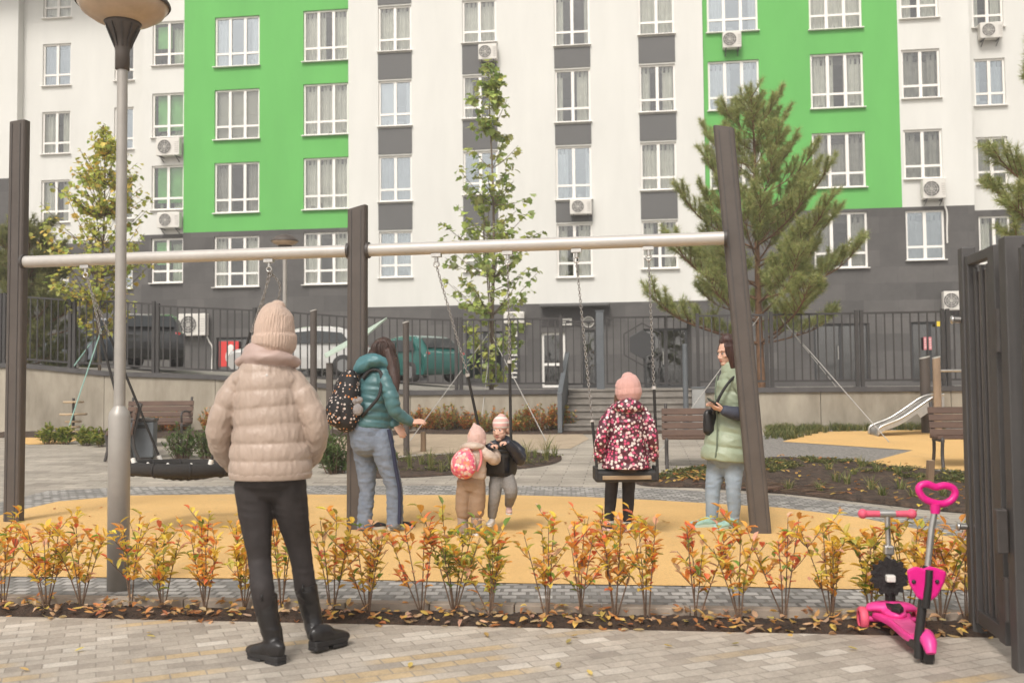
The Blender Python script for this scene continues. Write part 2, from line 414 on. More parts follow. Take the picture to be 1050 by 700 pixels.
M['concrete'] = mat('cast_concrete', (0.40, 0.355, 0.285), 0.85, col2=(0.22, 0.19, 0.145), vscale=1.6, bump=0.25, bscale=30, stretch=(1, 1, 0.35))
M['coping'] = mat('dark_coping', (0.075, 0.07, 0.07), 0.6, 0.2, 3)
M['soil'] = mat('dark_mulch', (0.075, 0.045, 0.028), 0.95, col2=(0.018, 0.011, 0.008), vscale=16, bump=3, bscale=45)
M['bed_soil'] = mat('bark_mulch', (0.105, 0.066, 0.043), 0.95, col2=(0.02, 0.013, 0.009), vscale=9, bump=3, bscale=30)
M['leaf'] = leafmat('leaf')
M['bark'] = mat('grey_bark', (0.2, 0.155, 0.11), 0.9, col2=(0.1, 0.075, 0.055), vscale=20, stretch=(1, 1, 0.3), bump=1, bscale=50)
M['pinebark'] = mat('pine_bark', (0.26, 0.14, 0.075), 0.9, col2=(0.12, 0.07, 0.042), vscale=12, stretch=(1, 1, 0.4), bump=1.5, bscale=30)
M['twig'] = mat('brown_twig', (0.15, 0.095, 0.062), 0.85, 0.3, 60)
M['rubber_orange'] = mat('ochre_rubber_granulate', (0.80, 0.495, 0.20), 0.9, col2=(0.71, 0.43, 0.17), vscale=1.3, bump=0.6, bscale=160)
def granulate(name, a, b_, dust):
    m, t, n, l = nt(name); o = _add(n, 'ShaderNodeOutputMaterial'); b = _add(n, 'ShaderNodeBsdfPrincipled'); l.new(b.outputs[0], o.inputs[0]); b.inputs['Roughness'].default_value = .92
    tc = _add(n, 'ShaderNodeTexCoord')
    def noi(sc_, det, lo, hi, c0, c1):
        q = _add(n, 'ShaderNodeTexNoise'); q.inputs['Scale'].default_value = sc_; q.inputs['Detail'].default_value = det; q.inputs['Roughness'].default_value = .65; l.new(tc.outputs['Object'], q.inputs['Vector']); r = ramp(n, [(lo, c0), (hi, c1)]); l.new(q.outputs['Fac'], r.inputs[0]); return r.outputs[0], q
    big, _ = noi(.8, 5, .3, .7, b_, a); fine, fq = noi(170, 2, .32, .66, (.70,)*3, (1.12,)*3); pat, _ = noi(1.7, 7, .56, .72, (0, 0, 0), (.4, .4, .4)); spot, _ = noi(38, 2, .68, .72, (1, 1, 1), (.62, .58, .5))
    mx = _add(n, 'ShaderNodeMixRGB'); l.new(pat, mx.inputs[0]); l.new(big, mx.inputs[1]); mx.inputs[2].default_value = c4(dust)
    m1 = _add(n, 'ShaderNodeMixRGB', blend_type='MULTIPLY'); m1.inputs[0].default_value = 1; l.new(mx.outputs[0], m1.inputs[1]); l.new(fine, m1.inputs[2])
    m2 = _add(n, 'ShaderNodeMixRGB', blend_type='MULTIPLY'); m2.inputs[0].default_value = 1; l.new(m1.outputs[0], m2.inputs[1]); l.new(spot, m2.inputs[2]); l.new(m2.outputs[0], b.inputs['Base Color'])
    bp = _add(n, 'ShaderNodeBump'); bp.inputs['Strength'].default_value = .6; bp.inputs['Distance'].default_value = .006; l.new(fq.outputs['Fac'], bp.inputs['Height']); l.new(bp.outputs[0], b.inputs['Normal'])
    return m
M['rubber_orange'] = granulate('ochre_rubber_granulate', (0.79, 0.50, 0.195), (0.70, 0.43, 0.16), (0.56, 0.40, 0.22))
M['sand'] = mat('sand', (0.47, 0.37, 0.26), 0.95, col2=(0.36, 0.28, 0.2), vscale=4, bump=1, bscale=60)
M['gravel'] = mat('grey_gravel', (0.34, 0.315, 0.285), 0.9, col2=(0.13, 0.12, 0.11), vscale=22, bump=2, bscale=40)
M['path'] = paver_mat('path_pavers', 0.6, 0.16, 0.12, [(0, (0.36, 0.315, 0.26)), (0.5, (0.43, 0.38, 0.315)), (1, (0.49, 0.435, 0.36))], (0.2, 0.175, 0.15), msize=0.008, dirt=0.35)
M['walk'] = paver_mat('mixed_clay_pavers', 0.155, 0.085, -0.40, [(0, (0.38, 0.33, 0.275)), (0.3, (0.45, 0.395, 0.33)), (0.6, (0.50, 0.44, 0.37)), (0.85, (0.55, 0.49, 0.415)), (1, (0.62, 0.565, 0.49))], (0.35, 0.305, 0.255), band=((0.54, 0.41, 0.25), 0.55, 0.60), msize=0.004, dirt=0.34, nscale=2.2)
M['setts'] = paver_mat('granite_setts', 0.11, 0.1, 0.05, [(0, (0.22, 0.21, 0.195)), (0.5, (0.36, 0.34, 0.315)), (1, (0.50, 0.47, 0.435))], (0.2, 0.185, 0.165), msize=0.012, bump=1.0, dirt=0.3)
M['kerb'] = mat('pale_kerb', (0.40, 0.335, 0.27), 0.85, col2=(0.28, 0.23, 0.185), vscale=5, bump=0.3)
M['terrace'] = mat('terrace_concrete', (0.25, 0.23, 0.20), 0.9, 0.25, 3, bump=0.5)

# ------------------------------------------------------------------ ground
def sheet(name, pts, dz, m, kind='structure', smooth=0, zf=gz):
    pts = [V(p) for p in pts]
    if smooth: pts = [V(p) for p in smoothpts([(p.x, p.y, 0) for p in pts], smooth, True)]
    bm = bmesh.new(); vs = [bm.verts.new((p.x, p.y, 0)) for p in pts]
    f = bm.faces.new(vs); f.normal_update()
    if f.normal.z < 0: f.normal_flip()
    bmesh.ops.triangulate(bm, faces=bm.faces[:])
    for wv in (W1, W2):
        bmesh.ops.bisect_plane(bm, geom=bm.verts[:]+bm.edges[:]+bm.faces[:], plane_co=N*wv, plane_no=N, dist=1e-5)
    for v in bm.verts: v.co.z = zf(v.co.x, v.co.y)+dz
    me = bpy.data.meshes.new(name); bm.to_mesh(me); bm.free()
    o = link(name, me, m)
    if kind: o['kind'] = kind
    return o
def gp(*pp): return [G(a, b) for a, b in pp]
def xy(s, w): return E*s+N*w          # facade coordinates on the plan
far = 110
sheet('ground', [xy(-far, -far), xy(far, -far), xy(far, W2+0.02), xy(-far, W2+0.02)], 0, M['path'])
# foreground pavement
a, b = G(-400, 624), G(1500, 665)
d = (b-a).normalized()
a2, b2 = a-d*25, b+d*25
sheet('pavement', [a2, b2, b2+V((0, -30, 0)), a2+V((0, -30, 0))], 0.006, M['walk'])
back = [(-120, 548), (-20, 520), (50, 503), (130, 499), (300, 498), (525, 498), (680, 501), (800, 508), (900, 520), (960, 533), (1020, 550), (1090, 580)]
sheet('granite_setts_border', gp(*back, (1090, 634), (525, 619), (-120, 611)), 0.004, M['setts'])
orange = [(-110, 590), (-110, 562), (-40, 541), (10, 526), (60, 514.5), (130, 508.5), (250, 507), (400, 508), (520, 508), (600, 510), (675, 513.5), (800, 521), (880, 531), (950, 545), (1005, 560), (1030, 580), (1010, 606), (870, 605), (725, 602), (525, 599), (375, 595.5), (180, 593.5), (0, 592)]
sheet('rubber_play_surface', gp(*orange), 0.010, M['rubber_orange'])
# kerb between setts and planting strip
kb = MB()
k0, k1 = G(-120, 616), G(1090, 637.5)
kd = (k1-k0).normalized(); nseg = 14
for i in range(nseg):
    p = k0.lerp(k1, i/nseg); q = k0.lerp(k1, (i+1)/nseg)-kd*0.006
    kb.bar(p+V((0, 0, 0.012)), q+V((0, 0, 0.012)), 0.085, 0.075)
tag(kb.build('kerb', M['kerb'], bevel=0.006), kind='structure')
def rough_bed(name, quad, nx, ny, hmin, hmax, m, seed=0, kind='structure', scale=9.0):
    """bumpy soil between two edges: quad = near-left, near-right, far-right, far-left"""
    a, b, c, d = quad; mb = MB(); mb.smooth = True
    vs = []
    for j in range(ny+1):
        for i in range(nx+1):
            u, v_ = i/nx, j/ny
            p = a.lerp(b, u).lerp(d.lerp(c, u), v_)
            e = min(1, 4*min(v_, 1-v_)+0.05)
            h = hmin+(hmax-hmin)*(0.5+0.5*mnoise.noise(V((p.x*scale, p.y*scale, seed)))+0.25*mnoise.noise(V((p.x*scale*3, p.y*scale*3, seed+5))))*e
            vs.append((p.x, p.y, gz(p.x, p.y)+h))
    fs = [(j*(nx+1)+i, j*(nx+1)+i+1, (j+1)*(nx+1)+i+1, (j+1)*(nx+1)+i) for j in range(ny) for i in range(nx)]
    mb.add(vs, fs); return tag(mb.build(name, m), kind=kind)
SOILQ = (G(-130, 629.5), G(1060, 656), G(1060, 639), G(-130, 617.5))
rough_bed('planting_strip_soil', SOILQ, 420, 16, 0.0, 0.05, M['soil'])
def bed(name, pts, m, h=0.03, seed=1, step=0.09, kind='structure'):
    """bumpy planting bed with a free outline"""
    P = [V(p) for p in smoothpts([(p.x, p.y, 0) for p in pts], 5, True)]
    bm = bmesh.new(); f = bm.faces.new([bm.verts.new((p.x, p.y, 0)) for p in P]); f.normal_update()
    if f.normal.z < 0: f.normal_flip()
    bmesh.ops.triangulate(bm, faces=bm.faces[:])
    x0, x1 = min(p.x for p in P), max(p.x for p in P); y0, y1 = min(p.y for p in P), max(p.y for p in P)
    for ax, lo, hi in ((V((1, 0, 0)), x0, x1), (V((0, 1, 0)), y0, y1)):
        k = int((hi-lo)/step)
        for i in range(1, k):
            bmesh.ops.bisect_plane(bm, geom=bm.verts[:]+bm.edges[:]+bm.faces[:], plane_co=ax*(lo+(hi-lo)*i/k), plane_no=ax, dist=1e-5)
    for v in bm.verts:
        z = gz(v.co.x, v.co.y)+0.008
        if not v.is_boundary: z += h*(0.7+0.6*mnoise.noise(V((v.co.x*5, v.co.y*5, seed)))+0.4*mnoise.noise(V((v.co.x*14, v.co.y*14, seed))))
        v.co.z = z
    for f in bm.faces: f.smooth = True
    me = bpy.data.meshes.new(name); bm.to_mesh(me); bm.free(); o = link(name, me, m); o['kind'] = kind
    return o
RBED = gp((652, 494), (685, 486), (730, 479), (800, 471), (870, 474), (940, 483), (1000, 488), (1070, 494), (1075, 530), (985, 526), (900, 517), (800, 506), (720, 500.5), (668, 499))
bed('planting_bed_right', RBED, M['bed_soil'], 0.05, 2)
CBED = gp((362, 489), (366, 478), (420, 469), (500, 465), (552, 465.5), (576, 470), (556, 478), (470, 486.5), (410, 490))
bed('planting_bed_middle', CBED, M['bed_soil'], 0.03, 3)
sheet('sand_area', gp((290, 455), (400, 443), (500, 440.5), (590, 440), (604, 450), (585, 460), (500, 463), (420, 466), (340, 476), (290, 470)), 0.006, M['sand'])
sheet('gravel_area', gp((770, 448), (840, 440), (1090, 436), (1090, 486), (1000, 486), (900, 478), (800, 470), (742, 474)), 0.004, M['gravel'])
sheet('far_rubber_surface', gp((802, 453), (838, 443), (940, 441), (1085, 439), (1085, 484), (1000, 484), (884, 476), (936, 462)), 0.010, M['rubber_orange'])
sheet('left_rubber_surface', gp((8, 453), (18, 447), (60, 445), (84, 450), (66, 455), (30, 456)), 0.010, M['rubber_orange'])
bed('wall_foot_bed_left', [xy(-13.5, W2-1.5), xy(-5.6, W2-1.5), xy(-5.6, W2-0.06), xy(-13.5, W2-0.06)], M['bed_soil'], 0.03, 5, 0.2)
bed('wall_foot_bed_middle', [xy(-4.3, W2-1.0), xy(0.9, W2-1.0), xy(0.9, W2-0.06), xy(-4.3, W2-0.06)], M['bed_soil'], 0.03, 6, 0.2)

# ------------------------------------------------------------------ terrace behind the retaining wall
WO = N*W2                                   # origin of the wall frame on the plan
def wall_s(px, w=W2):
    r = ray(px, 400); t = w/(N.x*r.x+N.y*r.y); p = CAM+r*t
    return E.x*p.x+E.y*p.y
TZ = [(-60, 2.1), (wall_s(20), 1.90), (wall_s(107), 1.69), (wall_s(221), 1.58), (wall_s(421), 1.20), (60, 1.15)]
def tz(s):
    for (s0, z0), (s1, z1) in zip(TZ, TZ[1:]):
        if s <= s1: return z0+(z1-z0)*max(0, (s-s0)/(s1-s0))
    return TZ[-1][1]
ST0, ST1 = wall_s(579), wall_s(712)
mb = MB(); ss = sorted(set([s for s, _ in TZ]+[-20, 20, 0, ST0, ST1]))
for i in range(len(ss)-1):
    w0 = W2+1.2 if ST0-.01 < (ss[i]+ss[i+1])/2 < ST1+.01 else W2+0.1
    p = [xy(ss[i], w0), xy(ss[i+1], w0), xy(ss[i+1], 40), xy(ss[i], 40)]
    zz = [tz(ss[i])-0.04, tz(ss[i+1])-0.04, tz(ss[i+1])-0.04, tz(ss[i])-0.04]
    mb.add([(q.x, q.y, z) for q, z in zip(p, zz)], [(0, 1, 2, 3)])
tag(mb.build('parking_terrace', M['terrace']), kind='structure')

hz = MB(); hz.box((0, 0, 9.7), (2*far+8, 2*far+8, 22.6)); hz_ = hz.build('haze', None); hz_['kind'] = 'stuff'
hm, ht0, hn, hl = nt('thin_haze'); ho = _add(hn, 'ShaderNodeOutputMaterial'); pv = _add(hn, 'ShaderNodeVolumePrincipled'); pv.inputs['Color'].default_value = (.92, .9, .87, 1); pv.inputs['Density'].default_value = 0.0022; hl.new(pv.outputs[0], ho.inputs['Volume'])
hz_.data.materials.append(hm)
# ------------------------------------------------------------------ retaining wall, stairs, fence
def wall_run(name, s0, s1, label):
    t = thing(name, label, 'retaining wall', xy(s0, W2), -YAW)
    t.location.z = 0
    L = s1-s0; cuts = [s for s, _ in TZ if s0 < s < s1]; xs = [s0]+cuts+[s1]
    mb = MB(); cp = MB()
    for a, b in zip(xs, xs[1:]):
        k = max(1, int((b-a)/2.4))
        for i in range(k):
            u0 = a+(b-a)*i/k-s0; u1 = a+(b-a)*(i+1)/k-s0-0.012
            za, zb = tz(u0+s0)-0.09, tz(u1+s0)-0.09
            mb.add([(u0, 0, 0.1), (u1, 0, 0.1), (u1, .25, 0.1), (u0, .25, 0.1), (u0, 0, za), (u1, 0, zb), (u1, .25, zb), (u0, .25, za)], [(0,3,2,1),(4,5,6,7),(0,1,5,4),(1,2,6,5),(2,3,7,6),(3,0,4,7)])
            za += .003; zb += .003
            cp.add([(u0, -.05, za), (u1+.01, -.05, zb), (u1+.01, .3, zb), (u0, .3, za), (u0, -.05, za+.1), (u1+.01, -.05, zb+.1), (u1+.01, .3, zb+.1), (u0, .3, za+.1)], [(0,3,2,1),(4,5,6,7),(0,1,5,4),(1,2,6,5),(2,3,7,6),(3,0,4,7)])
    mb.build('wall_body', M['concrete'], t); cp.build('coping', M['coping'], t)
    return t
wall_run('retaining_wall', -26, ST0, 'long concrete retaining wall with dark coping to the left of the steps')
wall_run('retaining_wall', ST1, 24, 'concrete retaining wall with dark coping to the right of the steps')
# steps
st = thing('stairs', 'broad grey concrete steps leading up through the retaining wall', 'steps', xy(ST0, W2), -YAW)
NS = 6; zt = tz(ST0)
mb = MB()
for i in range(NS):
    z1 = ZR+(zt-ZR)*(i+1)/NS
    y0 = -0.55+0.3*i
    mb.box(((ST1-ST0)/2, y0+0.9, (z1-0.09+0.0)/2+0.045), (ST1-ST0-0.02, 1.8, z1-0.09))
    mb.box(((ST1-ST0)/2, y0+0.89, z1-0.022), (ST1-ST0-0.02, 1.84, 0.045))
mb.build('step_blocks', mat('step_concrete', (0.27, 0.245, 0.215), 0.85, col2=(0.17, 0.15, 0.13), vscale=3, bump=0.3), st, bevel=0.008)
for x in (-0.06, ST1-ST0+0.06):
    mb = MB(); mb.box((x, .75, (ZR+zt)/2), (.1, 1.0, zt-ZR-.02)); mb.build('cheek_wall', M['concrete'], st)
# slanted side railing of the steps
rl = thing('stair_railing', 'dark blue grey slanted panel railing on the left edge of the steps', 'railing', xy(ST0, W2), -YAW)
mb = MB()
M['blue_grey'] = mat('blue_grey_paint', (0.105, 0.115, 0.125), 0.5, 0.12, 4)
def slab(mb, pts, x0, x1):
    n = len(pts); mb.add([(x0, y, z) for y, z in pts]+[(x1, y, z) for y, z in pts], [tuple(range(n)), tuple(range(2*n-1, n-1, -1))]+[((i+1) % n, i, n+i, n+(i+1) % n) for i in range(n)], False)
slab(mb, [(-0.95, ZR), (1.15, zt), (1.15, zt+0.78), (-0.95, ZR+0.72)], -0.05, 0.0)
mb.build('side_panel', M['blue_grey'], rl, bevel=0.004)
mb = MB(); slab(mb, [(-1.0, ZR+0.725), (1.2, zt+0.785), (1.2, zt+0.84), (-1.0, ZR+0.785)], -0.075, 0.025); mb.build('handrail', M['blue_grey'], rl, bevel=0.006)
mb = MB(); mb.box((-0.025, -1.0, ZR+0.38), (0.09, 0.09, 0.80)); mb.build('end_post', M['blue_grey'], rl, bevel=0.004)
# fence panels
def fence_panel(s0, s1, label, hgt=1.57, group='picket fence panels on the retaining wall', wdepth=0.06, base=None):
    t = thing('fence_panel', label, 'fence', xy(s0, W2+wdepth), -YAW, group)
    za, zb = (tz(s0)+.003, tz(s1)+.003) if base is None else (base, base)
    t.location.z = za; dz = zb-za; L = s1-s0
    ph = V((0, 0, 0))
    for x, z in ((0.04, 0), (L-0.04, dz)):
        mb = MB(); mb.box((x, 0, z+hgt/2), (0.07, 0.07, hgt)); mb.box((x, 0, z+0.01), (0.14, 0.14, 0.015)); mb.build('post', M['fence_metal'], t)
    top = max(0, dz)+hgt-0.05
    zb_ = lambda x: dz*x/L
    for zr in (0.14, hgt-0.06):
        mb = MB(); mb.bar((0.075, 0, zb_(0)+zr), (L-0.075, 0, zb_(L)+zr), 0.04, 0.04); mb.build('rail', M['fence_metal'], t)
    mb = MB(); k = int(round(L/0.165))
    for i in range(1, k):
        x = L*i/k; z = dz*x/L; mb.box((x, 0.0, z+0.12+(hgt-0.16)/2), (0.027, 0.018, hgt-0.2))
    mb.build('pickets', M['fence_metal'], t)
    return t
fx = [-90, 0, 72, 158, 262, 360, 470, 578]
ords = ['first', 'second', 'third', 'fourth', 'fifth', 'sixth', 'seventh', 'eighth', 'ninth', 'tenth']
for i, (p0, p1) in enumerate(zip(fx, fx[1:])):
    fence_panel(wall_s(p0)+0.01, wall_s(p1)-0.01, f'dark picket fence panel on the wall left of the steps, {ords[i]} from the left', 1.62 if i < 3 else 1.57)
fx = [714, 790, 883, 972, 1070]
for i, (p0, p1) in enumerate(zip(fx, fx[1:])):
    fence_panel(wall_s(p0)+0.01, wall_s(p1)-0.01, f'dark picket fence panel on the wall right of the steps, {ords[i]} from the steps')
# gate at the head of the steps
gt = thing('stair_gate', 'dark picket gate with a hexagonal plate at the head of the steps', 'gate', xy(ST0, W2+1.1), -YAW); gt.location.z = zt
gx = lambda px: wall_s(px, W2+1.1)-ST0
mb = MB()
for p, wd, hh in ((616, 0.17, 1.72), ):
    mb.box((gx(p), 0, hh/2), (wd, 0.17, hh)); mb.box((gx(p), 0, hh+0.012), (wd+0.03, 0.2, 0.02))
mb.build('post', M['blue_grey'], gt, bevel=0.005)
mb = MB(); mb.box((gx(708), 0, 0.83), (0.08, 0.08, 1.66)); mb.build('post', M['fence_metal'], gt)
mb = MB()
x0, x1 = gx(622), gx(684)
for z in (0.12, 1.58): mb.box(((x0+x1)/2, 0, z), (x1-x0, 0.04, 0.04))
for x in (x0+.02, x1-.02): mb.box((x, 0.0, 0.85), (0.04, 0.036, 1.5))
for i in range(1, 8):
    x = x0+(x1-x0)*i/8; mb.box((x, 0.002, 0.85), (0.02, 0.016, 1.44))
x2, x3 = gx(684)+.02, gx(706)
for z in (0.12, 1.58): mb.box(((x2+x3)/2, 0, z), (x3-x2, 0.04, 0.04))
for i in range(0, 4):
    x = x2+(x3-x2)*i/3.001; mb.box((x, 0.002, 0.85), (0.02, 0.016, 1.44))
x4, x5 = gx(581), gx(612)
for z in (0.12, 1.5): mb.box(((x4+x5)/2, 0, z), (x5-x4, 0.04, 0.04))
for i in range(0, 5):
    x = x4+(x5-x4)*i/4.001; mb.box((x, 0.002, 0.8), (0.02, 0.016, 1.36))
mb.build('pickets', M['fence_metal'], gt)
hx, hz = gx(659.5), 0.98
hexo = [(0.32*math.sin(PI/3*i), 0.32*math.cos(PI/3*i)) for i in range(6)]
mb = MB(); mb.prism([(x*1.0, z) for x, z in hexo], (-0.03, 0.0), basis((1, 0, 0), (0, 0, 1), (0, 1, 0)), (hx, -0.02, hz)); mb.build('hexagon_plate', mat('plate_dark', (0.04, 0.04, 0.042), 0.4), gt, bevel=0.004)
mb = MB()
for i in range(6):
    a = hexo[i]; b = hexo[(i+1) % 6]; mb.bar((hx+a[0]*1.45, -0.03, hz+a[1]*1.45), (hx+b[0]*1.45, -0.03, hz+b[1]*1.45), 0.03, 0.03, (0, 1, 0))
mb.build('hexagon_frame', M['fence_metal'], gt)
ub = thing('utility_box', 'small pale grey cabinet beside the right end of the steps', 'cabinet', xy(wall_s(716, W2-.35), W2-.35), -YAW); ub.location.z = ZR
mb = MB(); mb.box((0, 0, 0.42), (0.26, 0.2, 0.84)); mb.build('cabinet_body', mat('cabinet_grey', (0.3, 0.3, 0.29), 0.5, 0.1), ub, bevel=0.008)
mb = MB(); mb.box((0, 0, 0.86), (0.3, 0.24, 0.03)); mb.build('lid', M['blue_grey'], ub, bevel=0.004)
bp_ = thing('barrier_post', 'slim grey steel post standing at the right end of the steps', 'post', xy(wall_s(703, W2-.6), W2-.6), 0); bp_.location.z = ZR
mb = MB(); mb.tube([(0, 0, 0), (0, 0, 1.72)], 0.055, 12); mb.build('pole', M['blue_grey'], bp_); mb = MB(); mb.ell((0, 0, 1.72), (0.056, 0.056, 0.03)); mb.build('cap', M['blue_grey'], bp_)
# ------------------------------------------------------------------ apartment building
D0 = 37.5
BO = V((0, D0, 0)) + E*0
bld = thing('apartment_building', 'long white and green apartment block on a dark stone base', 'building', BO, -YAW)
def bl(px, py, off=0.0):
    """pixel -> (s, z) on the facade plane set back by off"""
    r = ray(px, py); n0 = N.dot(BO)+off; t = n0/(N.x*r.x+N.y*r.y); p = CAM+r*t
    return (p-BO).dot(E), p.z
M['plaster_white'] = mat('white_plaster', (0.665, 0.655, 0.615), 0.9, 0.045, 0.9, bump=0.15, bscale=80, stretch=(1, 1, .22))
M['plaster_green'] = mat('green_plaster', (0.125, 0.42, 0.10), 0.85, 0.06, 0.7, bump=0.15, bscale=80, stretch=(1, 1, .25))
M['panel_grey'] = mat('grey_panel', (0.108, 0.106, 0.104), 0.6, 0.05, 1)
M['stone'] = paver_mat('stone_cladding', 1.25, 0.62, 0, [(0, (0.078, 0.073, 0.070)), (0.5, (0.097, 0.091, 0.087)), (1, (0.122, 0.114, 0.108))], (0.075, 0.068, 0.067), msize=0.006, axis='xz', bump=0.15, dirt=0.22, nscale=1.6)
M['frame_white'] = mat('white_upvc', (0.82, 0.79, 0.74), 0.4)
M['sheer'] = mat('sheer_curtain', (0.78, 0.75, 0.69), 0.9, 0.1, 3)
M['drape'] = mat('grey_drape', (0.42, 0.395, 0.36), 0.9, 0.2, 3)
M['blind'] = mat('pale_blind', (0.78, 0.75, 0.69), 0.7)
M['painted_green_reflection'] = mat('painted_green_reflection', (0.30, 0.60, 0.24), 0.8, 0.2, 2)  # green reflection put into the colour of a sheet behind the pane
M['inner'] = mat('room_inside', (0.12, 0.11, 0.10), 0.9, 0.35, 0.7)
M['reveal'] = mat('reveal_plaster', (0.62, 0.57, 0.5), 0.9)
GL = [glass_mat('window_glass', (0.74, 0.77, 0.74), 0.10), glass_mat('window_glass_bright', (0.6, 0.66, 0.70), 0.30, rcol=(.88, .95, 1)), glass_mat('window_glass_green', (0.70, 0.80, 0.70), 0.10)]  # the green pane tint belongs to the painted green reflection
M['glass_dark'] = glass_mat('dark_door_glass', (0.3, 0.31, 0.31), 0.14)
M['frame_dark'] = mat('dark_door_frame', (0.03, 0.03, 0.032), 0.4)
S = 3.0
holes = {}
brnd = random.Random(11)
CUT = []     # windows waiting to be cut: (section, s0, s1, z0, z1, ...)
SECT = [  # name, px left, px right, setback, height of the stone base, main colour
    ('far_left', -330, 17, 1.5, 10.45, 'plaster_white'), ('left', 17, 146, 1.9, 7.6, 'plaster_white'), ('left_narrow', 146, 188.3, 0.32, 7.6, 'plaster_white'),
    ('green_left', 188.3, 357.3, 0.18, 7.62, 'plaster_green'), ('middle', 357.3, 722.5, 0.0, 4.42, 'plaster_white'), ('green_right', 722.5, 923.5, 0.1, 7.72, 'plaster_green'),
    ('right', 923.5, 997.5, 0.1, 7.72, 'plaster_white'), ('far_right', 997.5, 1400, 1.3, 7.72, 'plaster_white')]
ZTOP = 19.6
bounds = {}
for i, (nm, p0, p1, off, zb, m) in enumerate(SECT):
    o0 = min(off, SECT[i-1][3]) if i else off
    o1 = min(off, SECT[i+1][3]) if i+1 < len(SECT) else off
    y = 100 if 17 < p0 < 990 else 150
    bounds[nm] = (bl(p0, 150, o0)[0], bl(p1, 150, o1)[0], off, zb, m)
def win(sec, p0, p1, t, b, panes, rows, style=None, first=0):
    """a column of windows: pixel box of one of them, repeated by whole storeys"""
    s0b, s1b, off, zb, m = bounds[sec]
    pm = (p0+p1)/2
    s0, _ = bl(p0, (t+b)/2, off); s1, _ = bl(p1, (t+b)/2, off); _, z1 = bl(pm, t, off); _, z0 = bl(pm, b, off)
    s0 = max(s0, s0b+0.06); s1 = min(s1, s1b-0.06)
    for r in rows:
        holes.setdefault(sec, []).append((s0, s1, z0+S*r, z1+S*r, panes, (style or {}).get(r, None)))
win('left', 43, 72, 114.5, 158, 2, (-2, -1, 0, 1, 2))
win('left', 117, 137, 110, 153.5, 2, (-2, -1, 0, 1, 2))
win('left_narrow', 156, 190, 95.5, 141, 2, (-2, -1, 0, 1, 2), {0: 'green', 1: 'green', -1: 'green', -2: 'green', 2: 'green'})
win('green_left', 220, 266, 91.5, 143, 3, (-2, -1, 0, 1, 2), {0: 'blind', -1: 'drape', -2: 'part', 1: 'part'})
win('green_left', 311, 358, 85.5, 138.5, 3, (-2, -1, 0, 1, 2), {-2: 'part', -1: 'sheer'})
win('middle', 388, 422, 82.5, 129.5, 2, (-2, -1, 0, 1, 2), {0: 'white', -2: 'sheer'})
win('middle', 474.5, 509.5, 77, 121.5, 2, (-2, -1, 0, 1, 2), {1: 'sheer'})
win('middle', 569, 605.5, 71, 125.5, 2, (-2, -1, 0, 1, 2), {-1: 'part'})
win('middle', 655.5, 692.5, 66, 115, 2, (-2, -1, 0, 1, 2), {-1: 'sheer', 0: 'part'})
win('green_right', 726, 778.5, 62, 113, 3, (-1, 0, 1, 2), {0: 'bright', 1: 'part'})
win('green_right', 831, 885.5, 54.5, 111, 3, (-2, -1, 0, 1, 2), {-1: 'drape', 0: 'part', 1: 'sheer', -2: 'drape'})
win('right', 924.5, 964, 50.5, 101, 2, (-2, -1, 0, 1, 2), {0: 'drape', -1: 'drape', 1: 'part', -2: 'drape'})
win('far_right', 999, 1031, 60, 108.5, 2, (-2, -1, 0, 1, 2), {0: 'bright', -1: 'drape'})
win('far_right', 1080, 1120, 60, 108.5, 2, (-2, -1, 0, 1))

# plain ground floor openings: section, px box, kind
ground = [('middle', 555, 580, 341, 397, 'white_door'), ('middle', 597, 612, 338, 397, 'dark_door'), ('middle', 478, 516, 340, 394, 'shop'), ('middle', 660, 706, 337, 397, 'shop'),
          ('green_right', 834, 893, 332, 391, 'shop'), ('right', 934, 975, 330, 391, 'shop'), ('green_left', 222, 300, 346, 384, 'garage'), ('green_left', 306, 352, 346, 388, 'garage'), ('middle', 398, 440, 348, 390, 'garage')]
gopen = {}
for sec, p0, p1, t, b, k in ground:
    s0b, s1b, off, zb, m = bounds[sec]
    s0, z1 = bl(p0, t, off); s1, z0 = bl(p1, b, off)
    gopen.setdefault(sec, []).append((s0, s1, z0, z1, k))

def wall_piece(name, s0, s1, z0, z1, off, hs, m):
    """rectangle of facade with rectangular openings and their reveals"""
    hs = [(max(a, s0), min(b, s1), max(c, z0), min(d, z1)) for a, b, c, d in hs if b > s0 and a < s1 and d > z0 and c < z1]
    xs = sorted(set([s0, s1]+[h[0] for h in hs]+[h[1] for h in hs])); zs = sorted(set([z0, z1]+[h[2] for h in hs]+[h[3] for h in hs]))
    mb = MB()
    for i in range(len(xs)-1):
        for j in range(len(zs)-1):
            cx, cz = (xs[i]+xs[i+1])/2, (zs[j]+zs[j+1])/2
            if any(a < cx < b and c < cz < d for a, b, c, d in hs): continue
            mb.add([(xs[i], off, zs[j]), (xs[i+1], off, zs[j]), (xs[i+1], off, zs[j+1]), (xs[i], off, zs[j+1])], [(0, 1, 2, 3)])
    for a, b, c, d in hs:
        y1 = off+0.2
        mb.add([(a, off, c), (a, y1, c), (a, y1, d), (a, off, d)], [(0, 1, 2, 3)]); mb.add([(b, off, c), (b, y1, c), (b, y1, d), (b, off, d)], [(3, 2, 1, 0)])
        if c > z0+1e-4: mb.add([(a, off, c), (b, off, c), (b, y1, c), (a, y1, c)], [(0, 1, 2, 3)])
        if d < z1-1e-4: mb.add([(a, off, d), (b, off, d), (b, y1, d), (a, y1, d)], [(3, 2, 1, 0)])
    return mb.build(name, M[m], bld)
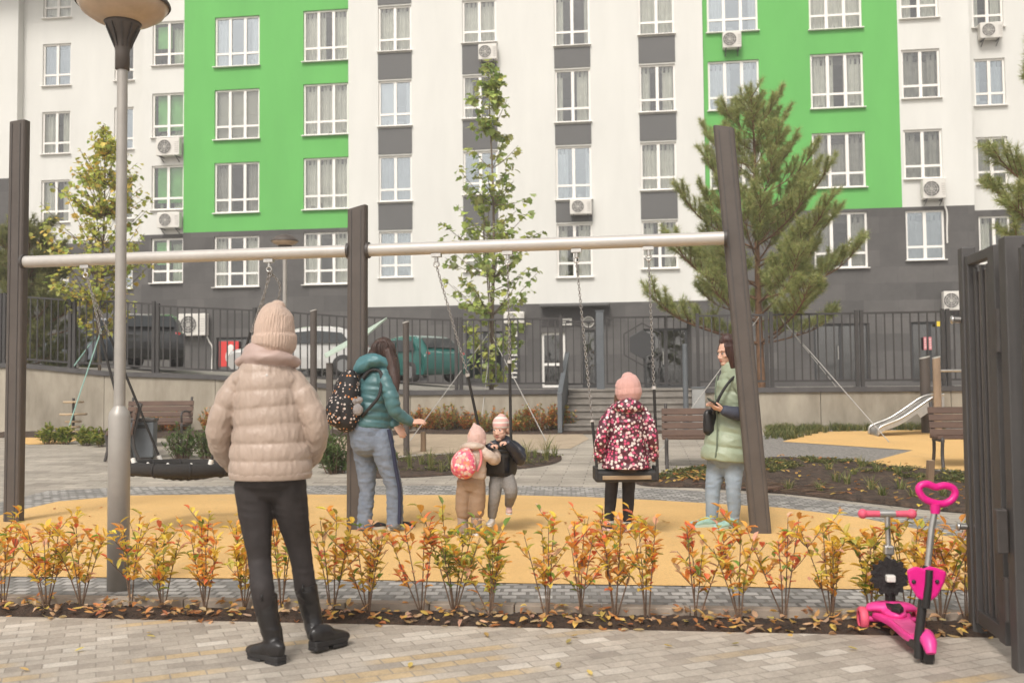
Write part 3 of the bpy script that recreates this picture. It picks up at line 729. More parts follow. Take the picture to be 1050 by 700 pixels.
for nm, (s0, s1, off, zb, m) in bounds.items():
    hs = [h[:4] for h in holes.get(nm, [])]+[h[:4] for h in gopen.get(nm, [])]
    wall_piece('stone_cladding', s0, s1, -0.2, zb, off, hs, 'stone')
    wall_piece('green_wall' if m == 'plaster_green' else 'white_wall', s0, s1, zb, ZTOP, off, hs, m)
# returns between the sections
names = [q[0] for q in SECT]
for a, b in zip(names, names[1:]):
    s = bounds[a][1]; o0, o1 = bounds[a][2], bounds[b][2]
    if abs(o0-o1) > 1e-3:
        mb = MB(); mb.add([(s, o0, -0.2), (s, o1, -0.2), (s, o1, ZTOP), (s, o0, ZTOP)], [(0, 1, 2, 3)]); mb.build('corner_return', M['plaster_white'], bld)
mb = MB(); mb.box((0, 1.9+6.2, ZTOP/2), (70, 9, ZTOP-0.02)); mb.build('inner_wall', M['inner'], bld)
mb = MB(); mb.box((0, 6.2, ZTOP+0.15), (70, 13, 0.3)); mb.build('roof', M['panel_grey'], bld)
mb = MB(); 
for nm, (s0, s1, off, zb, m) in bounds.items():
    for k in range(8):
        mb.box(((s0+s1)/2, off+1.75, 1.35+S*k), (s1-s0-0.02, 2.9, 0.2))
mb.build('floor_slab', M['inner'], bld)

def curtain(mb, s0, s1, z0, z1, y, amp=0.045, per=0.17, ph=0.0):
    k = max(4, int((s1-s0)/0.03)); vs = []
    for i in range(k+1):
        x = s0+(s1-s0)*i/k; yy = y+amp*math.sin(2*PI*x/per+ph)+0.4*amp*math.sin(2*PI*x/(per*2.7)+ph*2)
        vs += [(x, yy, z0), (x, yy, z1)]
    mb.add(vs, [(2*i, 2*i+2, 2*i+3, 2*i+1) for i in range(k)], True)
def window(sec, s0, s1, z0, z1, panes, style):
    off = bounds[sec][2]; y = off+0.11; fw = 0.075
    r = brnd.random()
    mb = MB()
    mb.box(((s0+s1)/2, y, z0+fw/2), (s1-s0, 0.07, fw)); mb.box(((s0+s1)/2, y, z1-fw/2), (s1-s0, 0.07, fw))
    for x in (s0+fw/2, s1-fw/2): mb.box((x, y, (z0+z1)/2), (fw, 0.07, z1-z0-2*fw))
    zt_ = z0+(z1-z0)*0.27
    for i in range(1, panes):
        x = s0+(s1-s0)*i/panes; mb.box((x, y-0.003, (z0+z1)/2), (0.115, 0.066, z1-z0-2*fw))
    for i in range(panes):
        a = s0+(s1-s0)*i/panes+(fw if i == 0 else 0.0575); b = s0+(s1-s0)*(i+1)/panes-(fw if i == panes-1 else 0.0575)
        mb.box(((a+b)/2, y, zt_), (b-a, 0.062, 0.085))
    wo = mb.build('window', M['frame_white'], bld)
    g = MB(); g.add([(s0+fw, y+0.01, z0+fw), (s1-fw, y+0.01, z0+fw), (s1-fw, y+0.01, z1-fw), (s0+fw, y+0.01, z1-fw)], [(0, 1, 2, 3)])
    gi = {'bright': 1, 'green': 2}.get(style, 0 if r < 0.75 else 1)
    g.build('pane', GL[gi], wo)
    sb = MB(); sb.box(((s0+s1)/2, off-0.035, z0-0.012), (s1-s0+0.1, 0.19, 0.03)); sb.build('sill', M['frame_white'], wo)
    cm = MB(); W = s1-s0; cy = off+0.28; ma = 'sheer'
    st_ = style or ('part' if r < 0.5 else 'sheer' if r < 0.62 else 'drape' if r < 0.85 else 'none')
    if st_ in ('sheer',): curtain(cm, s0, s1, z0, z1, cy, ph=r*6)
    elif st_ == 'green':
        ma = 'painted_green_reflection'; cm.box((s0+W*(.3 if r < .6 else .5), cy, z0+(z1-z0)*(.68 if r < .5 else .58)), (W*(.45 if r < .6 else .8), .02, (z1-z0)*(.5 if r < .7 else .8)))  # flat green sheet imitates a reflection in the glass
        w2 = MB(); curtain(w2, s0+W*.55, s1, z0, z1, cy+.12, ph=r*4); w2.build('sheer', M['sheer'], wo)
    elif st_ in ('part', 'bright'):
        q = 0.2+0.3*brnd.random(); curtain(cm, s0, s0+W*q, z0, z1, cy, ph=r*6); q2 = 0.15+0.3*brnd.random(); curtain(cm, s1-W*q2, s1, z0, z1, cy, ph=r*3)
    elif st_ == 'drape':
        ma = 'drape'; curtain(cm, s0, s0+W*0.36, z0, z1, cy, 0.04, 0.2, r*5); curtain(cm, s1-W*0.3, s1, z0, z1, cy, 0.04, 0.2, r*4)
        if r > 0.3: curtain(cm, s0+W*.3, s1-W*.25, z0, z1, cy+0.1, 0.02, 0.13)
    elif st_ == 'blind':
        ma = 'blind'
        k = int((z1-z0)/0.06)
        for i in range(k): cm.box(((s0+s1)/2, cy, z0+0.03+0.06*i), (W-0.1, 0.03, 0.042), rotx(0.5))
    elif st_ == 'white':
        ma = 'blind'; cm.box((s0+W*0.26, cy, (z0+z1)/2), (W*0.46, 0.02, z1-z0)); curtain(cm, s1-W*.2, s1, z0, z1, cy)
    if cm.v: cm.build('curtain', M[ma], wo)  # in the green style this sheet is the painted reflection, no curtain
    # a plant or two and boxes on some sills indoors
    if r > 0.55:
        pm = MB()
        for q in range(3):
            x = s0+W*(0.15+0.7*brnd.random()); h = 0.12+0.15*brnd.random(); pm.box((x, off+0.24, z0+0.05+h/2), (0.1+0.1*brnd.random(), 0.06, h))
        pm.build('sill_clutter', M['drape'], wo)
for nm, hs in holes.items():
    for h in hs:
        if h[3] < ZTOP: window(nm, *h)
# grey spandrels of the middle part
for h in holes['middle']:
    mb = MB()
    if h[2] > 5.8:
        mb.box(((h[0]+h[1])/2, -0.012, h[2]-0.06-(S-(h[3]-h[2])-0.1)/2), (h[1]-h[0]+0.02, 0.03, S-(h[3]-h[2])-0.14)); 
        if h[2] > 6.9: mb.build('spandrel_panel', M['panel_grey'], bld)
# ground floor doors and shop windows
for nm, hs in gopen.items():
    off = bounds[nm][2]
    for s0, s1, z0, z1, k in hs:
        y = off+0.15; mb = MB(); fm = 'frame_white' if k == 'white_door' else 'frame_dark'; fw = 0.09
        mb.box(((s0+s1)/2, y, z1-fw/2), (s1-s0, .08, fw)); mb.box(((s0+s1)/2, y, z0+fw/2), (s1-s0, .08, fw))
        for x in (s0+fw/2, s1-fw/2): mb.box((x, y, (z0+z1)/2), (fw, .08, z1-z0-2*fw))
        if k in ('shop', 'white_door'):
            if k == 'shop': mb.box(((s0+s1)/2, y, (z0+z1)/2), (0.14, .075, z1-z0-2*fw))
            zz = z0+(z1-z0)*0.42
            if k == 'white_door': mb.box(((s0+s1)/2, y-.002, zz), (s1-s0-2*fw, .07, 0.1))
        do = mb.build('door' if 'door' in k else 'shop_window', M[fm], bld)
        g = MB(); g.add([(s0+fw, y+.01, z0+fw), (s1-fw, y+.01, z0+fw), (s1-fw, y+.01, z1-fw), (s0+fw, y+.01, z1-fw)], [(0, 1, 2, 3)]); g.build('pane', M['glass_dark'] if k != 'white_door' else GL[0], do)
        if k == 'shop':
            hb = MB(); hb.box((s0+(s1-s0)*0.44, off+0.08, (z0+z1)/2), (0.03, 0.05, 0.5)); hb.build('handle', M['steel'], do)
# entrance surround: dark lintel band and canopy over the middle doors
s0, z1 = bl(555, 313); s1, _ = bl(625, 313); _, z0 = bl(590, 334)
mb = MB(); mb.box(((s0+s1)/2, -0.35, z1-0.05), (s1-s0, 0.7, 0.1)); mb.build('entrance_canopy', M['panel_grey'], bld, bevel=0.01)
mb = MB(); mb.box(((s0+s1)/2, -0.012, (z0+z1)/2-0.06), (s1-s0-0.02, 0.03, z1-z0-0.1)); mb.build('lintel_panel', mat('lintel_dark', (0.05, 0.045, 0.045), 0.6), bld)
def facade_thing(name, label, cat, px, py, off, group=None):
    s, z = bl(px, py, off); t = thing(name, label, cat, BO+E*s+N*off+V((0, 0, z)), -YAW, group); return t
# signs and small things on the ground floor
def plate(name, label, cat, p0, p1, t, b, off, m, lines=0, lm=None):
    s0, z1 = bl(p0, t, off); s1, z0 = bl(p1, b, off); o = thing(name, label, cat, BO+E*((s0+s1)/2)+N*(off-0.02)+V((0, 0, (z0+z1)/2)), -YAW)
    mb = MB(); mb.box((0, 0, 0), (s1-s0, 0.03, z1-z0)); mb.build('panel', m, o, bevel=0.004)
    if lines:
        mb = MB(); hh = (z1-z0)/(lines+1)
        for i in range(lines):
            q = (s1-s0)*(0.62-0.2*((i*37) % 3)/3)
            mb.box((0, -0.019, (z1-z0)/2-hh*(i+1)), (q, 0.006, hh*0.34))
        mb.build('lettering', lm, o)
    return o
M['sign_white'] = mat('sign_white', (0.75, 0.72, 0.67), 0.5); M['sign_black'] = mat('sign_black', (0.03, 0.03, 0.032), 0.45); M['sign_red'] = mat('sign_red', (0.62, 0.035, 0.03), 0.5)
M['sign_yellow'] = mat('sign_yellow', (0.75, 0.55, 0.03), 0.5); M['sign_pink'] = mat('sign_pink', (0.62, 0.2, 0.22), 0.5)
plate('notice_board', 'black notice board with white lines of print left of the entrance', 'sign', 521, 533, 346, 391, 0.0, M['sign_black'], 9, M['sign_white'])
plate('notice_sheet', 'white square notice above the black notice board', 'sign', 521.5, 531.5, 333, 345, 0.0, M['sign_white'], 2, M['sign_black'])
plate('entrance_sign', 'narrow white two line sign over the entrance door', 'sign', 574, 586.5, 326.5, 333.5, -0.03, M['sign_white'], 2, M['sign_black'])
po = plate('poster', 'red and white poster behind the fence beside the white car', 'poster', 225, 245, 350, 375.5, 0.18, M['sign_red'])
s0, z1 = bl(231, 357, .18); s1, z0 = bl(243, 375, .18)
mb = MB(); cx, cz = (s1-s0)*.12, -0.12
mb.ell((cx, -0.02, cz), (0.2, 0.01, 0.32)); mb.ell((cx+.02, -0.02, cz+.36), (0.13, 0.01, 0.14)); mb.build('white_figure', M['sign_white'], po)
mb = MB(); mb.ell((cx+.02, -0.03, cz+.02), (0.09, 0.008, 0.1)); mb.build('dark_disc', M['sign_black'], po)
plate('warning_plate', 'small yellow square plate on the right hand shop door', 'sign', 959.5, 965, 329.5, 334.5, 0.05, M['sign_yellow'])
plate('flyer', 'left of the two narrow pink flyers on the right hand shop door', 'flyer', 946.8, 950, 345.5, 358.5, 0.12, M['sign_pink'], 4, M['sign_white'])
plate('flyer', 'right of the two narrow pink flyers on the right hand shop door', 'flyer', 952, 955.2, 345.5, 358.5, 0.12, M['sign_pink'], 4, M['sign_white'])
rd = facade_thing('round_sign', 'round pale disc sign on the lintel right of the entrance sign', 'sign', 603.5, 330, -0.03)
mb = MB(); mb.lathe([(0.001, -0.03), (0.2, -0.03), (0.2, 0.0), (0.001, 0.0)], (0, 0, 0), 24, rotx(PI/2) ); mb.build('disc', mat('disc_grey', (0.33, 0.32, 0.29), 0.5), rd)
mb = MB(); mb.torus((0, -0.0, 0), 0.2, 0.02, rotx(PI/2)); mb.build('rim', M['sign_white'], rd)
mb = MB(); mb.box((0, -0.04, -0.02), (0.16, 0.01, 0.12)); mb.build('emblem', M['sign_black'], rd)
# air conditioners
def aircon(px0, px1, t, b, off, label, pipe=0):
    s0, z1 = bl(px0, t, off-.2); s1, z0 = bl(px1, b, off-.2); W, Hh = s1-s0, z1-z0
    o = thing('air_conditioner', label, 'air conditioner', BO+E*((s0+s1)/2)+N*off+V((0, 0, z0)), -YAW, 'air conditioner units on the facade')
    mb = MB(); mb.box((0, -0.24, Hh/2), (W, 0.3, Hh)); mb.build('casing', M['white_plastic'], o, bevel=0.03)
    fr = min(W, Hh)*0.40; fx_ = -W*0.13
    mb = MB(); mb.lathe([(0.001, 0), (fr, 0)], (fx_, -0.393, Hh/2), 28, rotx(PI/2)); mb.build('fan_opening', mat('fan_dark', (0.1, 0.095, 0.09), 0.6), o)
    mb = MB()
    for q in (1.0, 0.72, 0.45, 0.2): mb.torus((fx_, -0.398, Hh/2), fr*q, 0.008 if q < 1 else 0.014, rotx(PI/2), 28, 5)
    for q in range(4): 
        a = PI*q/4; mb.bar((fx_-fr*math.cos(a), -0.4, Hh/2-fr*math.sin(a)), (fx_+fr*math.cos(a), -0.4, Hh/2+fr*math.sin(a)), 0.01, 0.01)
    mb.build('fan_grille', M['white_plastic'], o)
    mb = MB(); 
    for i in range(6): mb.box((W*0.38, -0.395, Hh*(0.2+0.11*i)), (W*0.16, 0.012, 0.012))
    mb.build('side_louvre', mat('louvre_grey', (0.35, 0.33, 0.3), 0.6), o)
    for x in (-W*.33, W*.33):
        mb = MB(); mb.bar((x, 0.0, -0.02), (x, -0.42, -0.02), 0.04, 0.035); mb.bar((x, -0.005, -0.2), (x, -0.35, -0.035), 0.025, 0.025); mb.build('bracket', M['panel_grey'], o)
    if pipe:
        mb = MB(); mb.tube([V(p) for p in smoothpts([(W*.4, -0.1, 0.1), (W*.5, -0.1, -0.2), (W*.62, -0.06, -0.5), (W*.6, -0.05, -pipe*.7), (W*.6, -0.05, -pipe)], 5)], 0.03, 8); mb.build('hose', M['sign_white'], o)
aircon(162, 186, 143, 160, 0.32, 'small air conditioner under the left narrow window column, upper of two')
aircon(163, 186, 218.5, 234, 0.32, 'small air conditioner under the left narrow window column, lower of two')
aircon(185, 213, 322, 344, 0.18, 'large air conditioner low on the stone wall behind the left fence', 1.6)
aircon(491, 510, 47, 62, 0, 'air conditioner on the white wall just above the tall young tree')
aircon(584.5, 607, 205, 220, 0, 'air conditioner under a window of the white middle wall')
aircon(517, 538, 320, 331.5, 0, 'air conditioner over the black notice board near the entrance')
aircon(740.5, 760, 34, 50, 0.1, 'air conditioner at the edge of the right green wall')
aircon(944.5, 969, 185, 204, 0.1, 'air conditioner with hanging hose on the right white wall', 1.6)
aircon(1003, 1027, 25, 40, 1.3, 'air conditioner high on the far right white wall')
aircon(966, 987, 299, 318, 0.1, 'air conditioner on the dark stone wall near the gate')
# ------------------------------------------------------------------ swing frame
def yh(px): return 395-0.0095*(px-525)
def gdepth(px, py): return G(px, py).y
SL, SM, SR = G(14, 535), G(366, 543), G(781, 547)
SA = math.atan2(SR.y-SL.y, SR.x-SL.x)
SD = V((math.cos(SA), math.sin(SA), 0)); SN = V((-SD.y, SD.x, 0))
swing = thing('swing_frame', 'long swing frame of three dark posts with a pale tubular top bar', 'swing frame', SM, SA)
def sl(p): p = V(p)-SM; return V((p.dot(SD), p.dot(SN), p.z))
BARZ = at(366, 257, SM.y).z
def post(base, top, cut):
    mb = MB(); a = sl(base); b = sl(top); w, d = 0.178, 0.11
    a.z = -0.1
    n = 4; ring = []
    # rounded box section
    sec = []
    for cx, cy, st in ((w/2-.03, d/2-.03, 0), (-w/2+.03, d/2-.03, 90), (-w/2+.03, -d/2+.03, 180), (w/2-.03, -d/2+.03, 270)):
        for q in range(4):
            an = math.radians(st+30*q); sec.append((cx+.03*math.cos(an), cy+.03*math.sin(an)))
    k = len(sec); vs = [(a.x+x, a.y+y, a.z) for x, y in sec]+[(b.x+x, b.y+y, b.z+cut*x) for x, y in sec]
    mb.add(vs, [tuple(range(k-1, -1, -1)), tuple(range(k, 2*k))]+[(i, (i+1) % k, k+(i+1) % k, k+i) for i in range(k)], False)
    p = mb.build('post', M['post_metal'], swing, bevel=0.003)
    gr = MB()    # grooves along the front
    for x in (-0.045, 0.045):
        gr.bar(V((a.x+x, a.y-d/2-.002, 0.02)), V((b.x+x, b.y-d/2-.002, b.z-0.03)), 0.008, 0.006, (0, -1, 0))
    gr.build('groove', M['dark_metal'], p)
    return a, b
post(SL, at(20.5, 125, SL.y), 0.1)
post(SM, at(367, 213, SM.y), 0.25)
post(SR, at(742, 131, SR.y+0.0), -0.2)
def bar_pt(px):
    r = ray(px, 257); n = SN; t = SM.dot(n)/(n.x*r.x+n.y*r.y); p = CAM+r*t; p.z = BARZ; return p
mb = MB(); mb.tube([sl(bar_pt(24)), sl(bar_pt(357.5))], 0.058, 20); mb.build('top_bar', M['pipe'], swing)
mb = MB(); mb.tube([sl(bar_pt(377)), sl(bar_pt(744))], 0.058, 20); mb.build('top_bar', M['pipe'], swing)
for px in (25, 357.5, 377.5, 744):
    mb = MB(); p = sl(bar_pt(px)); mb.tube([p-V((.012, 0, 0)), p+V((.012, 0, 0))], 0.075, 20); mb.build('bar_flange', M['dark_metal'], swing)
def hook(px):
    p = sl(bar_pt(px)); mb = MB()
    mb.box(p+V((0, 0, -0.068)), (0.09, 0.06, 0.03)); mb.tube([p+V((0, 0, -0.08)), p+V((0, 0, -0.13))], 0.018, 8); mb.torus(p+V((0, 0, -.148)), 0.024, 0.008, rotx(PI/2), 14, 6)
    mb.build('hanger', M['steel'], swing); w_ = bar_pt(px); w_.z -= 0.165; return w_
def chain_mesh(mb, a, b, link_=0.036, r=0.0036):
    a = V(a); b = V(b); d = b-a; L = d.length; d.normalize(); k = max(2, int(L/(link_*0.74)))
    s = d.cross(V((0.3, 1, 0.1))).normalized(); w_ = d.cross(s)
    for i in range(k):
        c = a+(b-a)*((i+.5)/k); u, v = (s, w_) if i % 2 else (w_, s)
        pts = []
        for q in range(8):
            an = 2*PI*q/8; pts.append(c+u*math.cos(an)*0.0105+d*math.sin(an)*link_*0.5)
        pts.append(pts[0]); mb.tube(pts, r, 5, False)
def hang(parent_name, label, cat, loc, ropes, rz=0.0):
    """ropes: (top, mid, bottom) world points: chain above mid, black sleeve below"""
    t = thing(parent_name, label, cat, loc, rz); inv = rotz(-rz); lc = lambda p: inv @ (V(p)-V(loc))
    for top, mid, bot in ropes:
        mb = MB(); chain_mesh(mb, lc(top), lc(mid)); c = mb.build('chain', M['chain'], t)
        mb = MB(); mb.tube([lc(mid), lc(V(mid).lerp(V(bot), .5)), lc(bot)], 0.013, 8); mb.build('rubber_sleeve', M['rope_black'], c)
        mb = MB(); mb.tube([lc(mid), lc(V(mid).lerp(V(bot), 0.04))], 0.02, 8); mb.build('ferrule', M['pipe'], c)
    return t, lc
# flat seat under the girl
hL, hR = hook(591), hook(665)
DS = 8.25
sL, sR = at(612, 479, DS), at(674, 479, DS)
sc_ = at(642.5, 482, DS)
M['wood_mid'] = mat('tan_wood', (0.30, 0.215, 0.13), 0.7, 0.2, 12, stretch=(.2, 1, 1))
flat, lc = hang('flat_swing', 'flat black swing seat on two chains, the girl sitting on it', 'swing', sc_, [(hL, hL.lerp(sL, .78), sL), (hR, hR.lerp(sR, .62), sR)])
mb = MB(); mb.box((0, 0.09, -0.05), (0.53, 0.22, 0.095)); mb.build('seat', M['rubber'], flat, bevel=0.018)
mb = MB(); mb.box((0, -0.025, -0.058), (0.41, 0.012, 0.034)); mb.build('wooden_edge', M['wood_mid'], flat, bevel=0.004)
for x in (-.255, .255):
    mb = MB(); mb.box((x, 0.09, -0.03), (0.03, 0.235, 0.115)); mb.build('end_cap', M['rubber'], flat, bevel=0.01)
# bucket seat
DB = 8.72
hL2, hR2 = hook(447.5), hook(520.5)
bL, bR = at(499, 452, DB), at(524, 452, DB-0.12)
bc = at(512, 487, DB)
buck, lc = hang('bucket_swing', 'black toddler bucket swing with the baby sitting in it', 'swing', bc, [(hL2, hL2.lerp(bL, .62), bL+V((-.05, .12, 0))), (hR2, hR2.lerp(bR, .55), bR)])
mb = MB(); mb.smooth = True
# shell: tapered bucket, open top, leg holes cut out at the front
def ringpts(hw, hd, z, n=24): return [V((hw*math.copysign(abs(math.cos(2*PI*i/n))**.6, math.cos(2*PI*i/n)), hd*math.copysign(abs(math.sin(2*PI*i/n))**.6, math.sin(2*PI*i/n)), z)) for i in range(n)]
rg = [ringpts(.135, .12, 0.0), ringpts(.145, .135, .03), ringpts(.15, .145, .12), ringpts(.153, .148, .17), ringpts(.155, .15, .225)]
rgi = [ringpts(.118, .105, 0.02), ringpts(.128, .118, .05), ringpts(.133, .128, .12), ringpts(.136, .131, .17), ringpts(.138, .133, .225)]
BRZ = math.radians(160)
rot = rotz(BRZ)    # the front (where the legs come out) looks at the camera, a little to the left
vs = []; fs = []
for ring in rg+rgi: vs += [rot @ p for p in ring]
n = 24
for base, flip in ((0, False), (5*n, True)):
    for i in range(4):
        for j in range(n):
            ang = (j+.5)/n*360
            if i in (1, 2) and (25 < (ang-90) % 360 < 60 or 300 < (ang-90) % 360 < 335): continue
            q = (base+i*n+j, base+i*n+(j+1) % n, base+(i+1)*n+(j+1) % n, base+(i+1)*n+j); fs.append(q[::-1] if flip else q)
for j in range(n): fs.append((4*n+j, 4*n+(j+1) % n, 9*n+(j+1) % n, 9*n+j))
fs.append(tuple(range(n-1, -1, -1))); fs.append(tuple(5*n+j for j in range(n)))
mb.add(vs, fs, True); mb.build('bucket', M['rubber'], buck)
mb = MB(); mb.tube([rot @ V((*p, 0.225)) for p in [(q.x, q.y) for q in ringpts(.152, .147, 0)]+[(ringpts(.152, .147, 0)[0].x, 0)]], 0.02, 8); mb.build('rim', M['rubber'], buck)
mb = MB(); mb.tube([rot @ V(p) for p in ((-.165, 0.02, .25), (-.1, .15, .262), (.1, .15, .262), (.165, .02, .25))], 0.022, 10); mb.build('front_bar', M['rubber'], buck)
# nest swing
DN = 9.15
hA, hB = hook(88), hook(276)
nc = at(189, 479.5, DN)
nest, lc = hang('nest_swing', 'round black nest swing hanging empty from ropes between left post and middle post', 'swing', nc, [])
NR = 0.475
tl = roty(0.03) @ rotx(-0.03)
for k in range(4):
    an = math.radians((135, 225, 45, 315)[k]); e = tl @ V((NR*math.cos(an)*1.0, NR*math.sin(an), 0.03)); hk = lc(hA if k < 2 else hB)
    mid = hk.lerp(e, 0.32)
    mb = MB()
    if k in (0, 2): chain_mesh(mb, hk, mid)
    else: chain_mesh(mb, hk+V((0.03, -0.02, 0)), mid+V((0.01, -0.01, 0)))
    c = mb.build('chain', M['chain'], nest)
    mb = MB(); mb.tube([mid, mid.lerp(e, .5), e], 0.012, 8); mb.build('rope', M['rope_black'], c)
    mb = MB(); mb.tube([e, e+(mid-e).normalized()*0.07], 0.022, 8); mb.build('white_sleeve', M['white_plastic'], c)
mb = MB(); mb.torus((0, 0, 0), NR, 0.06, tl, 48, 12); mb.build('padded_ring', M['rope_black'], nest)
mb = MB()
for i in range(-6, 7):
    x = i*0.068; y = math.sqrt(max(0, NR*NR-x*x))
    sag = lambda u, v: -0.10*(1-(u*u+v*v)/NR**2)
    mb.tube([tl @ V((x, y*q, sag(x, y*q)-.01)) for q in (-1, -.6, -.2, .2, .6, 1)], 0.009, 5); mb.tube([tl @ V((y*q, x, sag(x, y*q))) for q in (-1, -.6, -.2, .2, .6, 1)], 0.009, 5)
mb.build('net', M['rope_black'], nest)
for i in range(10):
    an = 2*PI*i/10+.1; mb = MB(); mb.torus(tl @ V((NR*math.cos(an), NR*math.sin(an), 0)), 0.062, 0.008, tl @ rotz(an) @ rotx(PI/2), 12, 5); mb.build('lashing', M['rubber'], nest)
for i in range(7):
    an = PI+PI*(i+.5)/7; mb = MB(); mb.ell(tl @ V(((NR-.03)*math.cos(an), (NR-.03)*math.sin(an), .05)), (.016, .012, .02)); mb.build('knot', M['white_plastic'], nest)
# slack spare chain loop at the right hanger
mb = MB(); q = lc(hB); pts = [q+V((0.0, 0, 0)), q+V((0.10, 0, -.13)), q+V((0.06, 0.0, -.33)), q+V((-.05, 0, -.42))]
pts = [V(p) for p in smoothpts(pts, 4)]
for a_, b_ in zip(pts, pts[1:]): chain_mesh(mb, a_, b_)
mb.build('slack_chain', M['chain'], nest)

# ------------------------------------------------------------------ street lamps
def lamp(name, label, base, zneck, ztop, rdisc, lower, r0, r1, simple=False):
    t = thing(name, label, 'street lamp', base)
    mb = MB(); mb.lathe([(0.001, -0.05), (r0, -0.05), (r0, lower-0.02), (r0*.9, lower+0.01), (r1*1.15, lower+0.04), (r1, lower+0.05)], n=24); mb.build('lower_column', M['lamp_metal'], t)
    mb = MB(); mb.lathe([(r1, lower+0.05), (r1*.92, zneck)], n=20); mb.build('upper_column', M['lamp_metal'], t)
    h = ztop-zneck
    mb = MB(); mb.lathe([(r1*.95, zneck-.12), (r1*1.25, zneck-.115), (r1*1.25, zneck), (r1*1.35, zneck+h*.1), (r1*1.8, zneck+h*.3), (r1*2.9, zneck+h*.52), (r1*3.35, zneck+h*.62), (0.001, zneck+h*.63)], n=32)
    neck = mb.build('neck', M['post_metal'], t)
    mb = MB()
    for i in range(10):
        a = 2*PI*i/10; mb.bar((r1*1.35*math.cos(a), r1*1.35*math.sin(a), zneck+h*.1), (r1*3.0*math.cos(a), r1*3.0*math.sin(a), zneck+h*.54), 0.008, 0.012)
    mb.build('rib', M['dark_metal'], neck)
    mb = MB(); mb.lathe([(r1*3.3, zneck+h*.60), (rdisc*.62, zneck+h*.66), (rdisc*.86, zneck+h*.80), (rdisc*.985, zneck+h*.97), (rdisc*.97, ztop)], n=40); mb.build('diffuser', mat('amber_diffuser', (0.48, 0.36, 0.255), 0.3, 0.12, 8, sub=0.0), t)
    mb = MB(); mb.lathe([(rdisc*1.0, ztop-h*.04), (rdisc*1.03, ztop), (rdisc*1.0, ztop+.02), (rdisc*.7, ztop+.09), (rdisc*.3, ztop+.13), (0.001, ztop+.14)], n=40); mb.build('cap', M['post_metal'], t)
lb = G(121, 605)
zz = lambda py: at(121, py, lb.y).z
lamp('street_lamp', 'tall beige street lamp rising from the autumn hedge with dish shaped head', lb, zz(54), zz(4), 0.295, zz(424), 0.069, 0.036)
lb2 = xy(0, 0); dd = 18.2
p = at(292, 300, dd); lb2 = V((p.x, p.y, gz(p.x, p.y)))
lamp('street_lamp', 'distant slim street lamp seen behind the bar above the pink hat', lb2, at(292, 258, dd).z-gz(p.x, p.y), at(292, 247.5, dd).z-gz(p.x, p.y), 0.25, 0.9, 0.06, 0.04)

# ------------------------------------------------------------------ benches, bin, posts
def bench(label, loc, rz, L=1.7, armrest=False, cat='bench'):
    t = thing('park_bench', label, cat, loc, rz)
    for sx in (-L/2+.06, L/2-.06):
        mb = MB()
        mb.tube([V(p) for p in smoothpts([(sx, .24, 0), (sx, .2, .2), (sx, .23, .40), (sx, .2, .43)], 4)], 0.024, 8)
        mb.tube([V(p) for p in smoothpts([(sx, -.28, 0), (sx, -.2, .2), (sx, -.19, .42), (sx, -.30, .92)], 4)], 0.024, 8)
        mb.bar((sx, -.2, .40), (sx, .24, .40), 0.05, 0.035)
        if armrest: mb.tube([V(p) for p in smoothpts([(sx, .2, .43), (sx, .24, .6), (sx, .1, .66), (sx, -.2, .64)], 4)], 0.02, 8)
        mb.build('side_frame', M['dark_metal'], t)
    mb = MB()
    for i in range(4): mb.box((0, -.13+.105*i, .435), (L, .09, .035))
    mb.build('seat', M['wood_bench'], t, bevel=0.006)
    mb = MB()
    Mx = rotx(0.2)
    for i in range(4): 
        c = Mx @ V((0, -.115, .06+.105*i)); mb.box((c.x, c.y-.10+0.06, c.z+.46), (L, .032, .092), Mx)
    mb.build('backrest', M['wood_bench'], t, bevel=0.006)
    return t
b0 = G(700, 481); bench('brown slatted park bench with dark curved legs behind the girl on the swing', b0+V((0.25, 0.25, 0)), math.radians(172), 0.98)
b1 = G(160, 458); bench('brown slatted park bench with its back before the concrete wall, behind the trash bin', b1, math.radians(178), 1.25, True)
b2 = G(124, 470); bench('dark bench seen end on behind the lower column of the lamp', b2, math.radians(112), 1.3)
b3 = G(990, 482); bench('brown slatted bench half hidden behind the dark gate', b3+V((0.55, 0.2, 0)), math.radians(172), 1.7)
tb = G(143, 471.5)
bn = thing('trash_bin', 'square dark grey trash bin beside the lamp column', 'trash bin', tb+V((0, .15, 0)), 0.15)
mb = MB(); mb.add([(-.19,-.15,.04),(.19,-.15,.04),(.19,.15,.04),(-.19,.15,.04),(-.2,-.16,.62),(.2,-.16,.62),(.2,.16,.62),(-.2,.16,.62)], [(0,3,2,1),(4,5,6,7),(0,1,5,4),(1,2,6,5),(2,3,7,6),(3,0,4,7)]); mb.build('bin_body', M['blue_grey'], bn, bevel=.012)
mb = MB(); mb.box((0, 0, .655), (.43, .35, .06)); mb.build('lid', M['dark_metal'], bn, bevel=.015)
mb = MB(); mb.box((0, 0, .02), (.3, .24, .04)); mb.build('base', M['dark_metal'], bn)
mb = MB(); mb.box((0, -.163, .55), (.22, .012, .06)); mb.build('slot', M['rubber'], bn)
